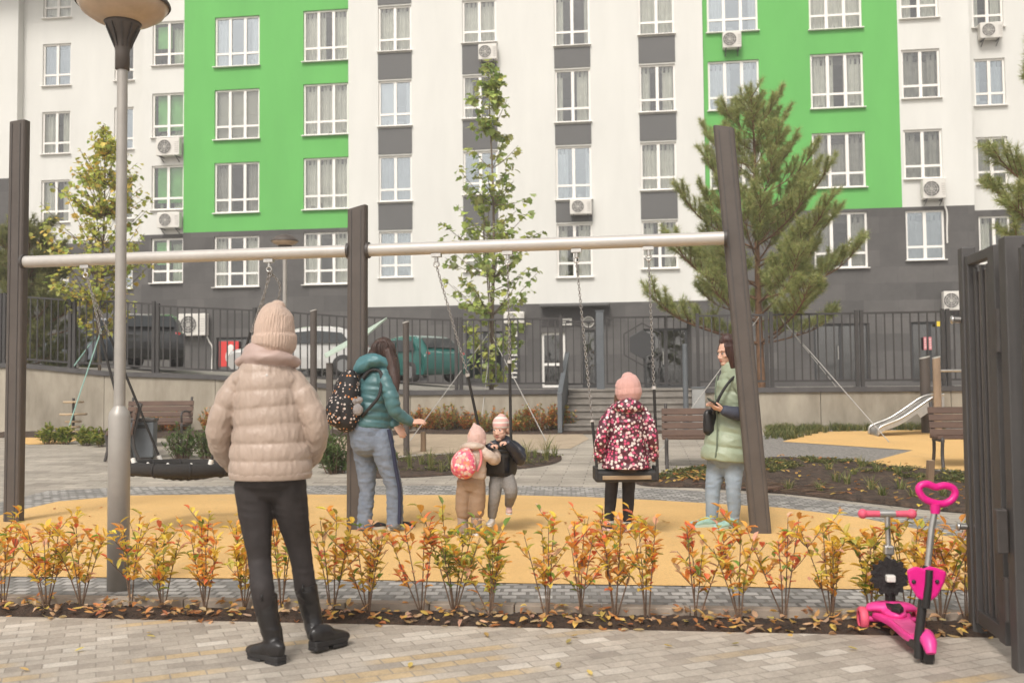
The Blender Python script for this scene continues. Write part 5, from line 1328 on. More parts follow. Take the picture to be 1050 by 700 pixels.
def needles(mb, p0, p1, n, L, r, cols, wd=.007):
    ax = (p1-p0); ln = ax.length; ax = ax.normalized()
    for i in range(n):
        f = r.random()**.8; p = p0.lerp(p1, f); d = (ax*r.uniform(.35, 1.1)+rv(r)).normalized(); l_ = L*r.uniform(.7, 1.1); s = d.cross(rv(r)).normalized()*wd*.5
        mb.cc = jit(r.choice(cols), r, .2); e = p+d*l_
        mb.add([p-s, p+s, e], [(0, 1, 2)], False)
def pine(label, base, h, zc, R, seed, cols, nl=(4, 6), tr=.09, lean=V((0, 0, 0)), whorl=.42, nd=125, L=.16, up=.9, shape=.8, wd=.0105, side=None, guys=()):
    r = random.Random(seed); t = thing('pine_tree', label, 'tree', base)
    tm = MB(); bm_ = MB(); lm = MB()
    tp = [V((lean.x*f*f+.04*math.sin(f*5+seed), lean.y*f*f+.03*math.cos(f*4), h*f)) for f in [i/9 for i in range(10)]]
    tm.tube([tp[0]-V((0, 0, .1))]+tp, [tr*1.2]+[tr*(1-.86*i/9) for i in range(10)], 10)
    def tr_at(z):
        f = min(.999, max(0, z/h))*9; i = int(f); return tp[i].lerp(tp[i+1], f-i)
    z = zc
    while z < h*.97:
        f = (z-zc)/(h-zc); reach = R*(1-f)**shape+.22
        n = r.randint(*nl); a0 = r.uniform(0, 6.3)
        for i in range(n):
            a = a0+2*PI*i/n+r.uniform(-.35, .35); ln = reach*r.uniform(.5, 1.18); dv = V((math.cos(a), math.sin(a), 0)); b = tr_at(z+r.uniform(-.1, .1))
            u_ = up*(.46+.85*f)
            pts = [V(q) for q in smoothpts([b, b+dv*ln*.42+V((0, 0, ln*.22*u_)), b+dv*ln*.78+V((0, 0, ln*.52*u_)), b+dv*ln+V((0, 0, ln*.95*u_))], 5)]; k = len(pts)
            bm_.tube(pts, [max(.006, .030*(ln/R)*(1-.8*j/k)) for j in range(k)], 5)
            needles(lm, pts[-4], pts[-1]+(pts[-1]-pts[-2]).normalized()*.16, int(nd*1.25), L, r, cols, wd)
            m = max(3, int(ln/.11))
            for j in range(m):
                fj = .34+.6*(j+r.random()*.7)/m; q = pts[min(k-2, int(fj*(k-1)))]; ax = (pts[-1]-pts[0]).normalized()
                sdv = ax.cross(V((0, 0, 1))).normalized()*(1 if j % 2 else -1); d2 = (ax*.7+sdv*r.uniform(.4, .95)+V((0, 0, r.uniform(.15, .85)))).normalized(); l2 = r.uniform(.2, .42)*(.6+.5*ln/R)*(1.15-.5*fj)*1.25
                e = q+d2*l2+V((0, 0, l2*.28)); bm_.tube([q, q.lerp(e, .5)-V((0, 0, l2*.05)), e], [.010, .008, .005], 4); needles(lm, q.lerp(e, .35), e+d2*.1, nd, L, r, cols, wd)
                if l2 > .3:
                    d3 = (d2+rv(r)*.8+V((0, 0, .4))).normalized(); e3 = q.lerp(e, .5)+d3*l2*.6; needles(lm, q.lerp(e, .5), e3, int(nd*.7), L, r, cols, wd)
        z += whorl*r.uniform(.75, 1.2)*(1-.35*f)
    needles(lm, tr_at(h*.93), tp[-1]+V((0, 0, .25)), nd*2, L, r, cols, wd)
    to = tm.build('trunk', M['pinebark'], t); bm_.build('limbs', M['pinebark'], to); lm.build('crown', M['leaf'], t)
    for q in guys:
        gm = MB(); gm.tube([V(q[0])-base, V(q[1])-base], .009, 5); gm.build('guy_rope', M['rope_pale'], t)
    return t
M['rope_pale'] = mat('pale_rope', (0.42, 0.40, 0.37), 0.8)
PG = [(.33, .38, .14), (.40, .44, .16), (.26, .31, .11), (.45, .47, .18), (.48, .45, .19)]
pb = G(783, 436); ht = at(775, 104, pb.y).z-pb.z
pine('tall bushy pine standing behind the woman in the green coat', pb, ht, at(780, 352, pb.y).z-pb.z, 2.2, 3, PG, nl=(5, 6), tr=.105, lean=V((-.16, 0, 0)), whorl=.45, shape=.72,
     guys=((at(786, 308, pb.y), G(862, 437)+V((0, 0, .75))), (at(788, 312, pb.y), G(905, 452)+V((0, -.3, 0))), (at(782, 320, pb.y), G(676, 470)+V((0, 0, .1)))))
DG = [(.22, .24, .09), (.28, .29, .10), (.18, .20, .075), (.33, .30, .11)]
lb_ = G(28, 437); pine('short dark spreading pine by the wall at the left edge', lb_, at(40, 236, lb_.y).z-lb_.z, at(30, 398, lb_.y).z-lb_.z, 1.35, 8, DG, tr=.085, whorl=.28, shape=.5, up=.6, nd=150)
fb = xy(0, 0); q = at(1140, 400, 15.5); fb = V((q.x, q.y, gz(q.x, q.y))); pine('pine reaching into the right edge of the picture above the gate', fb, at(1122, 40, 15.5).z-fb.z, at(1122, 285, 15.5).z-fb.z, 1.6, 12, PG, tr=.09, whorl=.42, shape=.6, nd=130)

def broadleaf(name, label, base, h, zc, prof, n, L, cols, seed, stems=1, tr=.05, guys=(), lobed=True, wob=.05):
    """young tree: slim stem(s), short ascending branches, single leaves; prof(f) = crown radius at height f"""
    r = random.Random(seed); t = thing(name, label, 'tree', base); tm = MB(); bm_ = MB(); lm = MB(); paths = []
    for sidx in range(stems):
        ox = 0 if sidx == 0 else r.uniform(-.25, .25); ff = [i/10 for i in range(11)]; z0 = 0 if sidx == 0 else zc*.7
        hh = h if sidx == 0 else h*r.uniform(.6, .85)
        pts = [V((ox*min(1, f*2.2)+wob*math.sin(f*7+seed+sidx), .04*math.cos(f*6+sidx), z0+(hh-z0)*f)) for f in ff]; paths.append(pts)
        r0 = tr if sidx == 0 else tr*.55
        tm.tube([pts[0]-V((0, 0, .1))]+pts, [r0*1.1]+[r0*(1-.88*i/10) for i in range(11)], 8)
    tips = []
    nb = int(n/16)
    for i in range(nb):
        pts = paths[0] if r.random() < .7 else r.choice(paths); f = r.random()**.85; z = zc+(h*.97-zc)*f; zb_ = z-r.uniform(.1, .5)*prof(f)-.05
        k = min(range(len(pts)), key=lambda j: abs(pts[j].z-zb_)); p = pts[k].copy()
        if pts[k].z < z-.8: continue
        a = r.uniform(0, 2*PI); R_ = prof(f)*r.uniform(.45, 1.12); e = V((p.x+math.cos(a)*R_, p.y+math.sin(a)*R_, z+R_*.28)); m = p.lerp(e, .5)+V((0, 0, -.08*R_))
        bp = [V(q) for q in smoothpts([p, m, e], 4)]; bm_.tube(bp, [.013*(1-.75*j/len(bp)) for j in range(len(bp))], 5); tips.append(bp)
        for q in range(16):
            g = .28+.75*r.random(); j = min(len(bp)-2, int(g*(len(bp)-1))); x = bp[j].lerp(bp[j+1], min(1.1, g*(len(bp)-1)-j))+rv(r)*r.uniform(.02, .14)
            d = V((math.cos(a), math.sin(a), -.25))*.6+rv(r, (-.9, .5)); c = jit(r.choice(cols), r, .22)
            if lobed: maple(lm, x, d, V((0, 0, 1))+rv(r)*.5, L*r.uniform(.6, 1.15), c, r)
            else: leaf(lm, x, d, V((0, 0, 1))+rv(r)*.5, L*r.uniform(.7, 1.2), L*.6, c)
    to = tm.build('trunk', M['bark'], t); bm_.build('limbs', M['bark'], to); lm.build('crown', M['leaf'], t)
    for q in guys:
        gm = MB(); gm.tube([V(q[0])-base, V(q[1])-base], .009, 5); gm.build('guy_rope', M['rope_pale'], t)
    return t
TG = [(.34, .43, .13), (.43, .50, .15), (.27, .36, .10), (.54, .58, .15), (.44, .46, .17), (.36, .41, .19)]
cb_ = G(506, 437); m1 = cb_.y/1000
def prc(f):
    # from the lowest leaves to the tip
    P = [(0, 20), (.1, 34), (.19, 52), (.34, 56), (.45, 46), (.6, 38), (.75, 36), (.88, 26), (1, 8)]
    for (a, b), (c, d) in zip(P, P[1:]):
        if f <= c: return (b+(d-b)*(f-a)/(c-a))*m1
    return .1
broadleaf('young_tree', 'tall slim young tree with large green lobed leaves in front of the white wall', cb_, at(505, 62, cb_.y).z-cb_.z, at(505, 385, cb_.y).z-cb_.z, prc, 1800, .17, TG, 4, stems=3, tr=.055,
          guys=((at(504, 338, cb_.y), G(420, 452)), (at(505, 345, cb_.y), G(560, 452)), (at(503, 350, cb_.y), G(492, 445))))
YG = [(.58, .60, .13), (.46, .54, .12), (.68, .63, .14), (.36, .44, .10), (.74, .52, .12), (.50, .48, .15)]
yb = G(103, 441); m2 = yb.y/1000
def pry(f):
    P = [(0, 30), (.12, 46), (.3, 60), (.45, 60), (.62, 48), (.8, 34), (.92, 20), (1, 6)]
    for (a, b), (c, d) in zip(P, P[1:]):
        if f <= c: return (b+(d-b)*(f-a)/(c-a))*m2
    return .1
broadleaf('young_tree', 'young tree with yellowing leaves behind the lamp at the left', yb, at(103, 128, yb.y).z-yb.z, at(103, 335, yb.y).z-yb.z, pry, 3300, .125, YG, 9, stems=3, tr=.05)

# ------------------------------------------------------------------ shrubs in beds
def bush(name, label, cat, base, w_, h, n, cols, L, W, seed, group=None, upright=.6):
    r = random.Random(seed); t = thing(name, label, cat, base, 0, group); sm = MB(); lm = MB(); ns = max(6, int(n/16))
    for i in range(ns):
        a = r.uniform(0, 2*PI); q = math.sqrt(r.random())*w_*.5; hh = h*(1-.5*(q/(w_*.5))**2)*r.uniform(.7, 1.08); e = V((math.cos(a)*q, math.sin(a)*q*.8, hh)); b = V((math.cos(a)*q*.4, math.sin(a)*q*.35, 0))
        pts = [b, b.lerp(e, .5)+V((0, 0, .03)), e]; sm.tube(pts, [.006, .005, .002], 4)
        for k in range(int(n/ns)):
            f = .12+.9*r.random(); p = b.lerp(e, f)+rv(r)*.02; d = rv(r, (-.2, .8))+V((0, 0, upright)); leaf(lm, p, d, V((0, 0, 1)), L*r.uniform(.7, 1.2), W*r.uniform(.8, 1.2), jit(r.choice(cols), r, .25), bend=r.uniform(0, .4))
    sm.build('stems', M['twig'], t); lm.build('foliage', M['leaf'], t); return t
LG = [(.11, .17, .05), (.16, .22, .07), (.08, .13, .035), (.2, .25, .1)]
LM = [(.22, .27, .05), (.3, .32, .06), (.15, .2, .04), (.38, .36, .08)]
OR = [(.70, .28, .09), (.74, .38, .12), (.52, .20, .08), (.44, .38, .11), (.34, .35, .12)]
b = G(186, 470); bush('leafy_bush', 'green upright bush beside the trash bin, left of the woman in beige', 'bush', b, .62, .56, 620, LG, .085, .03, 1)
b = G(213, 470); bush('leafy_bush', 'green upright bush directly behind the empty nest swing', 'bush', b, .6, .52, 560, LG, .085, .03, 2)
b = G(340, 488); bush('leafy_bush', 'tall green bush beside the middle swing post', 'bush', b+V((0, .3, 0)), .62, .66, 900, LG, .09, .03, 3)
b = G(392, 484); bush('leafy_bush', 'green bush seen between the legs of the teal jacketed woman', 'bush', b+V((0, .25, 0)), .42, .42, 420, LG, .08, .028, 4)
b = G(322, 478); bush('leafy_bush', 'green bush at the hip of the woman in beige', 'bush', b+V((0, .4, 0)), .5, .6, 520, LG, .085, .03, 14)
wr = random.Random(31)
for i, px in enumerate((50, 68, 90, 108)):
    b = G(px, 457+wr.uniform(-2, 2)); bush('low_bush', ['leftmost low yellow green bush under the rope climber', 'second low yellow green bush directly under the rope climber', 'third low yellow green bush right of the rope climber', 'rightmost low yellow green bush beside the lamp column'][i], 'bush', b, .55, .34, 260, LM, .12, .06, 40+i)
for i, px in enumerate((418, 431, 444, 457, 470, 483, 496, 512, 526, 540, 553, 566, 580)):
    b = G(px+wr.uniform(-3, 3), 442.5+wr.uniform(-2, 1.5)); bush('flame_shrub', f'rusty orange low shrub at the foot of the middle wall, {ordn[i]} from the left', 'shrub', b, .55, .5*wr.uniform(.8, 1.15), 480, OR if i % 3 else OR[2:], .075, .038, 60+i, 'rusty low shrubs along the middle wall')
for i, px in enumerate((128, 142, 156, 170, 184, 198, 212)):
    b = G(px+wr.uniform(-3, 3), 442+wr.uniform(-2, 2)); bush('flame_shrub', f'orange low shrub under the left bench, {ordn[i]} from the left', 'shrub', b, .55, .5*wr.uniform(.8, 1.1), 480, OR if i > 2 else LM+OR, .075, .038, 80+i, 'orange low shrubs along the left wall')
def tuft(base, h, n, cols, r, sp=.5, wd=.008, mb=None):
    for i in range(n):
        a = r.uniform(0, 6.3); l_ = h*r.uniform(.6, 1.1); d = V((math.cos(a)*sp*r.random(), math.sin(a)*sp*r.random(), 1)); p = base+V((r.uniform(-.03, .03), r.uniform(-.03, .03), 0)); s = V((-math.sin(a), math.cos(a), 0))*wd*.5
        m = p+d*l_*.55; e = p+d*l_+V((math.cos(a), math.sin(a), -.5))*l_*.22; mb.cc = jit(r.choice(cols), r, .2); mb.add([p-s, p+s, m+s*.8, m-s*.8, e], [(0, 1, 2, 3), (3, 2, 4)], False)
GR = [(.20, .23, .07), (.28, .28, .09), (.14, .18, .05), (.36, .31, .14)]
def grass_tuft(px, py, h, label, i, group, n=26, sp=.5):
    r = random.Random(200+i); mb = MB(); b = G(px, py); tuft(V((0, 0, 0)), h, n, GR, r, sp, .010, mb); o = mb.build('grass_tuft', M['leaf']); o.location = b+V((0, 0, .02)); return tag(o, label, 'grass tuft', group)
cnt = 0
for i, (px, py, h) in enumerate(((421, 482, .36), (432, 478, .22), (440, 484, .40), (462, 478, .3), (478, 484, .2), (540, 474, .42), (549, 471, .2), (560, 473, .5), (569, 470, .3), (452, 486, .25))):
    grass_tuft(px, py, h, f'yellow green grass tuft in the middle bed, {ordn[i]} in planting order from the left', 100+i, 'grass tufts in the middle bed')
order = sorted([(809, 505, .17), (842, 506, .16), (857, 497, .2), (869, 500, .22), (876, 490, .15), (893, 506, .24), (905, 511, .18), (924, 505, .2), (937, 514, .2), (850, 484, .16), (884, 481, .2), (900, 487, .22), (921, 490, .2), (945, 500, .18), (968, 512, .2)])
for i, (px, py, h) in enumerate(order):
    grass_tuft(px, py, h, f'small green tuft in the right mulch bed, {ordn[i]} from the left', 120+i, 'green tufts in the right mulch bed', 34, .9)
# ground cover of the right bed, middle bed and the grass along the right wall: nobody could count it
gr = random.Random(77); mb = MB()
def scatter(poly, n, fn):
    xs = [p.x for p in poly]; ys = [p.y for p in poly]; k = 0; tries = 0
    while k < n and tries < n*30:
        tries += 1; x = gr.uniform(min(xs), max(xs)); y = gr.uniform(min(ys), max(ys)); ins = False; m = len(poly)
        for i in range(m):
            a, b = poly[i], poly[i-1]
            if (a.y > y) != (b.y > y) and x < (b.x-a.x)*(y-a.y)/(b.y-a.y)+a.x: ins = not ins
        if ins: fn(V((x, y, gz(x, y)))); k += 1
GC = [(.13, .15, .05), (.19, .2, .065), (.09, .105, .035), (.25, .22, .08)]
def cover(p, h=.07):
    if mnoise.noise(V((p.x*1.4, p.y*1.9, 3))) < -.05: return
    for q in range(12):
        d = rv(gr, (.05, .8)); leaf(mb, p+V((gr.uniform(-.08, .08), gr.uniform(-.08, .08), gr.uniform(.02, h))), d, V((0, 0, 1)), gr.uniform(.03, .06), .024, jit(gr.choice(GC), gr, .3))
cov = gp((655, 494), (685, 487), (730, 480), (800, 471), (850, 474), (820, 482), (780, 489), (730, 496), (680, 499))
scatter(cov, 700, cover)
scatter(gp((800, 472), (870, 475), (940, 484), (1000, 489), (1060, 496), (1060, 505), (940, 494), (860, 483)), 520, cover)
scatter(gp((366, 489), (370, 479), (420, 470), (500, 466), (552, 466), (574, 470), (556, 477), (470, 485)), 200, cover)
tag(mb.build('ground_cover', M['leaf']), kind='stuff')
mb = MB()
def grassblade(p): tuft(p, gr.uniform(.1, .2), 14, [(.13, .16, .05), (.2, .21, .07), (.1, .13, .04), (.28, .26, .1)], gr, .8, .014, mb)
scatter(gp((786, 452), (786, 439), (845, 438.5), (900, 438), (970, 437.5), (970, 441), (850, 443), (812, 451)), 420, grassblade)
tag(mb.build('grass_strip', M['leaf']), kind='stuff')
mb = MB()
def litter(p):
    a = gr.uniform(0, 6.3); leaf(mb, p+V((0, 0, gr.uniform(.05, .08))), V((math.cos(a), math.sin(a), .1)), V((0, 0, 1)), .07, .045, jit(gr.choice([(.6, .33, .1), (.5, .22, .07), (.66, .46, .12)]), gr), .2, -.2)
scatter(RBED, 170, litter); scatter(gp((660, 497), (675, 489), (720, 487), (740, 492), (720, 498), (680, 500)), 70, litter)
for i in range(260):
    x = RBED[0].lerp(RBED[4], gr.random()).lerp(RBED[-2].lerp(RBED[-4], gr.random()), gr.uniform(.15, .9)); x.z = .05; a = gr.uniform(-.5, .5); d = V((math.cos(a), math.sin(a), gr.uniform(-.05, .12)))*gr.uniform(.1, .35); mb.cc = jit((.20, .13, .085), gr); mb.tube([x, x+d*.5+V((0, 0, .01)), x+d], [.006, .005, .003], 4)
tag(mb.build('bed_leaf_litter', M['leaf']), kind='stuff')
# ------------------------------------------------------------------ people
SKIN = mat('skin', (0.66, 0.40, 0.295), 0.5, 0.06, 30, sub=0.15)
EYEW = mat('eye_white', (0.7, 0.68, 0.65), 0.2); IRIS = mat('iris', (0.03, 0.02, 0.015), 0.15); LIP = mat('lips', (0.46, 0.15, 0.12), 0.45)
def frame(fwd, up=(0, 0, 1)):
    f = V(fwd).normalized(); u = V(up); r = f.cross(u).normalized(); u = r.cross(f).normalized(); return basis(r, f, u)
def head(bl_, ex, c, fwd, s=.92, up=(0, 0, 1), child=False):
    B = frame(fwd, up); c = V(c); q = lambda x, y, z: c+B @ V((x*s, y*s, z*s)); E_ = lambda p, r: bl_.ell(q(*p), [a*s for a in r], B)
    E_((0, -.012, .028), (.078, .097, .098)); E_((0, .03, -.035), (.062, .07, .08))
    if child: E_((0, .035, -.055), (.066, .062, .055)); E_((.035, .055, -.05), (.03, .03, .03)); E_((-.035, .055, -.05), (.03, .03, .03))
    E_((0, .062, -.095), (.036, .034, .026)); E_((0, .03, -.08), (.052, .05, .03))
    bl_.limb([q(0, .085, .012), q(0, .102, -.012), q(0, .112, -.034)], [.008*s, .010*s, (.011 if child else .0125)*s], 10, 3)
    E_((.013, .10, -.036), (.010, .010, .008)); E_((-.013, .10, -.036), (.010, .010, .008))
    E_((0, .078, .032), (.054, .017, .013)); E_((.038, .066, -.02), (.026, .024, .022)); E_((-.038, .066, -.02), (.026, .024, .022))
    E_((0, .088, -.062), (.024, .014, .012)); E_((.079, -.008, -.01), (.012, .022, .033)); E_((-.079, -.008, -.01), (.012, .022, .033))
    def X(p, r, m):
        ex.cm = m; ex.ell(q(*p), [a*s for a in r], B, 10, 8)
    k = 1.15 if child else 1.0
    for x in (-.033, .033):
        X((x, .0835, .006), (.0125*k, .009, .0075*k), 1); X((x*.99, .0915, .006), (.0068*k, .005, .0070*k), 2)
        ex.cm = 4
        if not child: ex.tube([q(x-.018, .087, .031), q(x, .0935, .0365), q(x+.018, .087, .032)], .0022*s, 6)
        ex.cm = 2
        if not child: ex.tube([q(x-.015, .089, .012), q(x, .0955, .0165), q(x+.015, .089, .012)], .0014*s, 5)
    ex.cm = 3; ex.tube([q(-.020, .093, -.061), q(-.008, .1015, -.058), q(0, .102, -.060), q(.008, .1015, -.058), q(.022, .094, -.061)], [.002*s, .0045*s, .004*s, .0045*s, .002*s], 7)
    ex.tube([q(-.018, .094, -.066), q(0, .1005, -.070), q(.018, .094, -.066)], [.002*s, .006*s, .002*s], 7)
    return q, B
def hand(bl_, wrist, fd, palm, thumb, s=1.0, curl=.5, spread=.12):
    """wrist point, finger direction, palm normal and the side the thumb is on"""
    f = V(fd).normalized(); pn = V(palm); pn = (pn-f*pn.dot(f)).normalized(); th = V(thumb); th = (th-f*th.dot(f)-pn*th.dot(pn)).normalized(); w_ = V(wrist)
    P = lambda a, b, c: w_+(th*a+f*b+pn*c)*s
    bl_.loft([(P(0, -.03, 0), .026*s, .018*s), (P(0, 0, 0), .027*s, .018*s), (P(0, .04, 0), .038*s, .016*s), (P(0, .085, .002), .040*s, .013*s)], th, 14, 4)
    for i, (x, L) in enumerate(((.031, .070), (.0105, .079), (-.0105, .073), (-.031, .056))):
        a = 0; p = P(x, .082, 0); pts = [P(x*.9, .06, 0), p]
        for seg in (.45, .32, .23):
            a += curl*(.7 if seg == .45 else 1.0); d = (f*math.cos(a)+pn*math.sin(a)+th*(x*spread*20*.1)).normalized(); p = p+d*L*seg*s; pts.append(p)
        bl_.limb(pts, [.0092*s, .0092*s, .0085*s, .008*s, .0068*s], 10, 4)
    bl_.limb([P(.020, .02, .004), P(.044, .045, .012), P(.056, .070, .020), P(.055, .094, .030)], [.013*s, .0115*s, .010*s, .008*s], 10, 4)
class Person:
    def __init__(s, label, base, skin=SKIN, brow=(0.05, 0.03, 0.02)):
        s.b = V(base); s.t = thing('person', label, 'person', base); s.skin = skin; s.bb = Blob(); s.ex = MB(); s.brow = mat('brow', brow, .8)
    def L(s, px, py, dy=0.0): return at(px, py, s.b.y+dy)-s.b
    def Ls(s, *rows): return [s.L(*r) for r in rows]
    def body(s, torso, side, arms, legs, k=.80, vox=.006):
        s.bb.loft([(p, a*k, b*k) for p, a, b in torso], side, 18, 4)
        for pts, rs in arms+legs: s.bb.limb(pts, [r*k*.92 for r in rs], 12, 5)
        s.vox = vox
    def finish(s):
        return s.bb.build('body', s.vox*.85, [s.skin, EYEW, IRIS, LIP, s.brow], s.t, 5, extra=s.ex)
def quilt(per, amp=.04, ph=0.0): return lambda L: 1+amp*(abs(math.sin(PI*(L+ph)/per))**.55-.72)
def garment(name, P, parts, m, vox=.007, fold=None, smooth=2, parent=None):
    """parts: ('loft', stations, side, mod) / ('limb', pts, rs, mod) / ('ell', centre, radii, matrix)"""
    b = Blob()
    for q in parts:
        if q[0] == 'loft': b.loft(q[1], q[2], 28, 10, q[3] if len(q) > 3 else None, flat=len(q) > 4)
        elif q[0] == 'rib': b.loft(q[1], q[2], q[3]*6, 10, ribs=q[3], depth=q[4])
        elif q[0] == 'limb': b.limb(q[1], q[2], 18, 10, q[3] if len(q) > 3 else None)
        else: b.ell(q[1], q[2], q[3] if len(q) > 3 else None, 20, 14)
    return b.build(name, vox, m, parent or P.t, smooth, fold)
def shoe(P, name, heel, d, Lf, Wf, Hf, mu, ms, sole=.028, shaft=None, vox=.006, chunky=False, pitch=0.0):
    d = V(d).normalized(); z = V((0, 0, 1)); s = d.cross(z).normalized(); h = V(heel)
    if pitch: 
        R_ = Matrix.Rotation(pitch, 3, s); d = R_ @ d; z = R_ @ z
    b = Blob(); pt = lambda t, zz_: h+d*Lf*t+z*zz_
    st = [(pt(t, sole*.55+Hf*hh*.5), Wf*w_*1.06, Hf*hh*.5) for t, w_, hh in ((.03, .26, .8), (.14, .38, 1.0), (.34, .41, 1.0), (.55, .46, .74), (.78, .47, .58), (.93, .40, .46), (1.0, .28, .36))]
    b.loft(st, s, 18, 5)
    if shaft: b.limb(shaft[0], shaft[1], 16, 6)
    o = b.build(name, vox, mu, P.t, 2, fold=(.004, (20, 20, 60), 3))
    out = smoothpts([(0, .30), (.08, .40), (.3, .40), (.5, .44), (.75, .49), (.92, .40), (1.01, .12), (1.01, -.12), (.92, -.40), (.75, -.49), (.5, -.44), (.3, -.40), (.08, -.40), (0, -.30)], 3, True)
    mb = MB(); B = basis(d, s, z)
    mb.prism([(x*Lf*.995, y*Wf*.96) for x, y in out], (0 if not chunky else .018, sole+.010), B, h)
    if chunky:
        mb.prism([(x*Lf*.99, y*Wf*.94) for x, y in out if x < .40], (0, .02), B, h); mb.prism([(x*Lf*.985, y*Wf*.94) for x, y in out if x > .48], (0, .02), B, h)
    mb.build('sole', ms, o, bevel=.007, seg=3); return o
BLK = mat('black_leggings', (0.026, 0.020, 0.019), 0.75, 0.2, 20, bump=.1, bscale=200)
LEATH = mat('black_leather', (0.016, 0.014, 0.014), 0.32, 0.2, 20, bump=.25, bscale=60)
SOLEB = mat('black_sole', (0.02, 0.018, 0.018), 0.6); SOLEW = mat('white_sole', (0.62, 0.6, 0.56), 0.6)
def knit(name, c, scale=150): return mat(name, c, .9, .06, 40, bump=1.2, bscale=scale, stretch=(1, 1, .08), sheen=.2)

# --- woman in the foreground, seen from behind
P = Person('woman in beige puffer jacket, beige knit hat and black leggings, seen from behind', G(283, 679))
L = P.L; dz0 = .10
X = V((1, 0, 0))
torso = [(L(277.5, 489, dz0), .195, .150), (L(277.5, 481, dz0), .198, .158), (L(277.5, 465, dz0), .198, .158), (L(277, 440, dz0), .180, .150), (L(275, 412, dz0), .170, .143), (L(274, 394, dz0), .160, .133), (L(273.5, 380, dz0), .140, .118), (L(274, 369, dz0), .100, .095)]
aL = ([L(251, 387, dz0), L(236, 409, dz0-.01), L(225, 438, dz0), L(230, 462, dz0+.09), L(244, 478, dz0+.2)], [.062, .066, .063, .060, .055])
aR = ([L(296.5, 387, dz0), L(312, 409, dz0-.01), L(323.5, 438, dz0), L(319.5, 462, dz0+.09), L(307, 478, dz0+.2)], [.062, .066, .063, .060, .055])
lL = ([L(260, 495, dz0), L(262, 525, dz0), L(264.5, 553, dz0-.01), L(266.5, 578, dz0-.02), L(269, 602, -.01), L(273, 628, .0), L(279, 655, 0)], [.094, .084, .067, .056, .056, .049, .042])
lR = ([L(294, 495, dz0), L(299, 525, dz0+.04), L(305, 552, dz0+.08), L(309.5, 576, dz0+.10), L(313, 600, .22), L(317, 620, .25), L(321, 640, .27)], [.094, .083, .065, .054, .055, .049, .042])
P.body(torso, X, [aL, aR], [lL, lR])
hc = L(280.5, 350, dz0+.0)
P.bb.limb([L(276, 375, dz0), L(279, 360, dz0)], [.058, .055])
head(P.bb, P.ex, hc, (.2, .95, -.05), .90)
hand(P.bb, aL[0][-1], (.7, .6, -.3), (0, 1, 0), (0, 0, 1), .9); hand(P.bb, aR[0][-1], (-.7, .6, -.3), (0, 1, 0), (0, 0, 1), .9)
P.finish()
JB = mat('beige_puffer', (0.40, 0.305, 0.245), 0.42, 0.06, 5, bump=.7, bscale=32, sheen=.15, stretch=(1, 1, .45))
q9 = quilt(.085, .062)
jk = garment('puffer_jacket', P, [('loft', torso, X, q9, 1), ('limb', *aL, quilt(.085, .10)), ('limb', *aR, quilt(.085, .10)),
     ('loft', [(L(246, 391, dz0), .04, .085), (L(259, 382, dz0), .05, .095), (L(274, 377, dz0), .055, .105), (L(289, 382, dz0), .05, .095), (L(301, 391, dz0), .04, .085)], V((0, 0, 1)))], JB, .0052, [(.004, (24, 24, 14), 4), (.0028, (85, 85, 12), 8), (.0015, (140, 140, 60), 3)], 1)
b = Blob()
for sgn in (1,):
    b.loft([(L(274.5, 373, dz0), .125, .112), (L(275, 367, dz0), .132, .12), (L(275.5, 361, dz0), .118, .112), (L(277, 356, dz0), .09, .092)], X, 28, 6)
b.loft([(L(250, 371, dz0+.02), .03, .05), (L(262, 366, dz0-.07), .032, .045), (L(275, 366, dz0-.10), .034, .04), (L(288, 366.5, dz0-.07), .032, .045), (L(300, 372, dz0+.02), .03, .05)], V((0, 0, 1)), 18, 6)
b.build('collar', .0065, mat('pinkish_collar', (0.42, 0.305, 0.265), .5, .05, 6, bump=.3, bscale=30), jk, 3, [(.006, (25, 25, 50), 6)])
mb = MB(); mb.ell(L(273.5, 384.5, dz0-.158), (.006, .003, .006)); mb.build('back_logo', SOLEW, jk)
b = Blob(); b.loft([(L(277.5, 490.5, dz0), .196, .15), (L(277.5, 485, dz0), .204, .157)], X, 28, 6, flat=True); b.build('hem', .0065, JB, jk, 1)
lg = garment('leggings', P, [('loft', [(L(277.5, 478, dz0), .162, .13), (L(277.5, 494, dz0), .165, .13), (L(277.5, 502, dz0), .14, .10)], X), ('limb', *lL), ('limb', *lR)], BLK, .0065, [(.003, (14, 14, 40), 2), (.002, (30, 30, 70), 5)], 9)
KH = knit('beige_knit', (0.56, 0.41, 0.325))
ht_ = garment('knit_hat', P, [('rib', [(L(281, 354, dz0), .092, .098), (L(281.5, 343, dz0), .097, .106), (L(282, 333, dz0), .093, .102), (L(283.5, 322, dz0), .080, .086), (L(285, 315.5, dz0), .058, .062), (L(286, 312.5, dz0), .034, .036)], X, 40, .022)], KH, .0034, (.004, (16, 16, 30), 7), 1)
garment('folded_brim', P, [('rib', [(L(280.5, 357, dz0), .097, .104), (L(281, 353.5, dz0), .106, .115), (L(281.5, 345.5, dz0), .107, .116), (L(281.5, 342.5, dz0), .099, .108)], X, 44, .020)], KH, .0034, None, 1, ht_)
boots = []
h1 = L(289, 683, -.06); h1.z = 0
h2 = L(319.5, 662, .12); h2.z = 0.02
shoe(P, 'boot', h1, (-.74, .60, 0), .245, .088, .10, LEATH, SOLEB, .036, ([L(272, 612, 0), L(274.5, 630, 0), L(279, 648, .0), L(281.5, 664, -.0)], [.056, .053, .049, .046]), chunky=True)
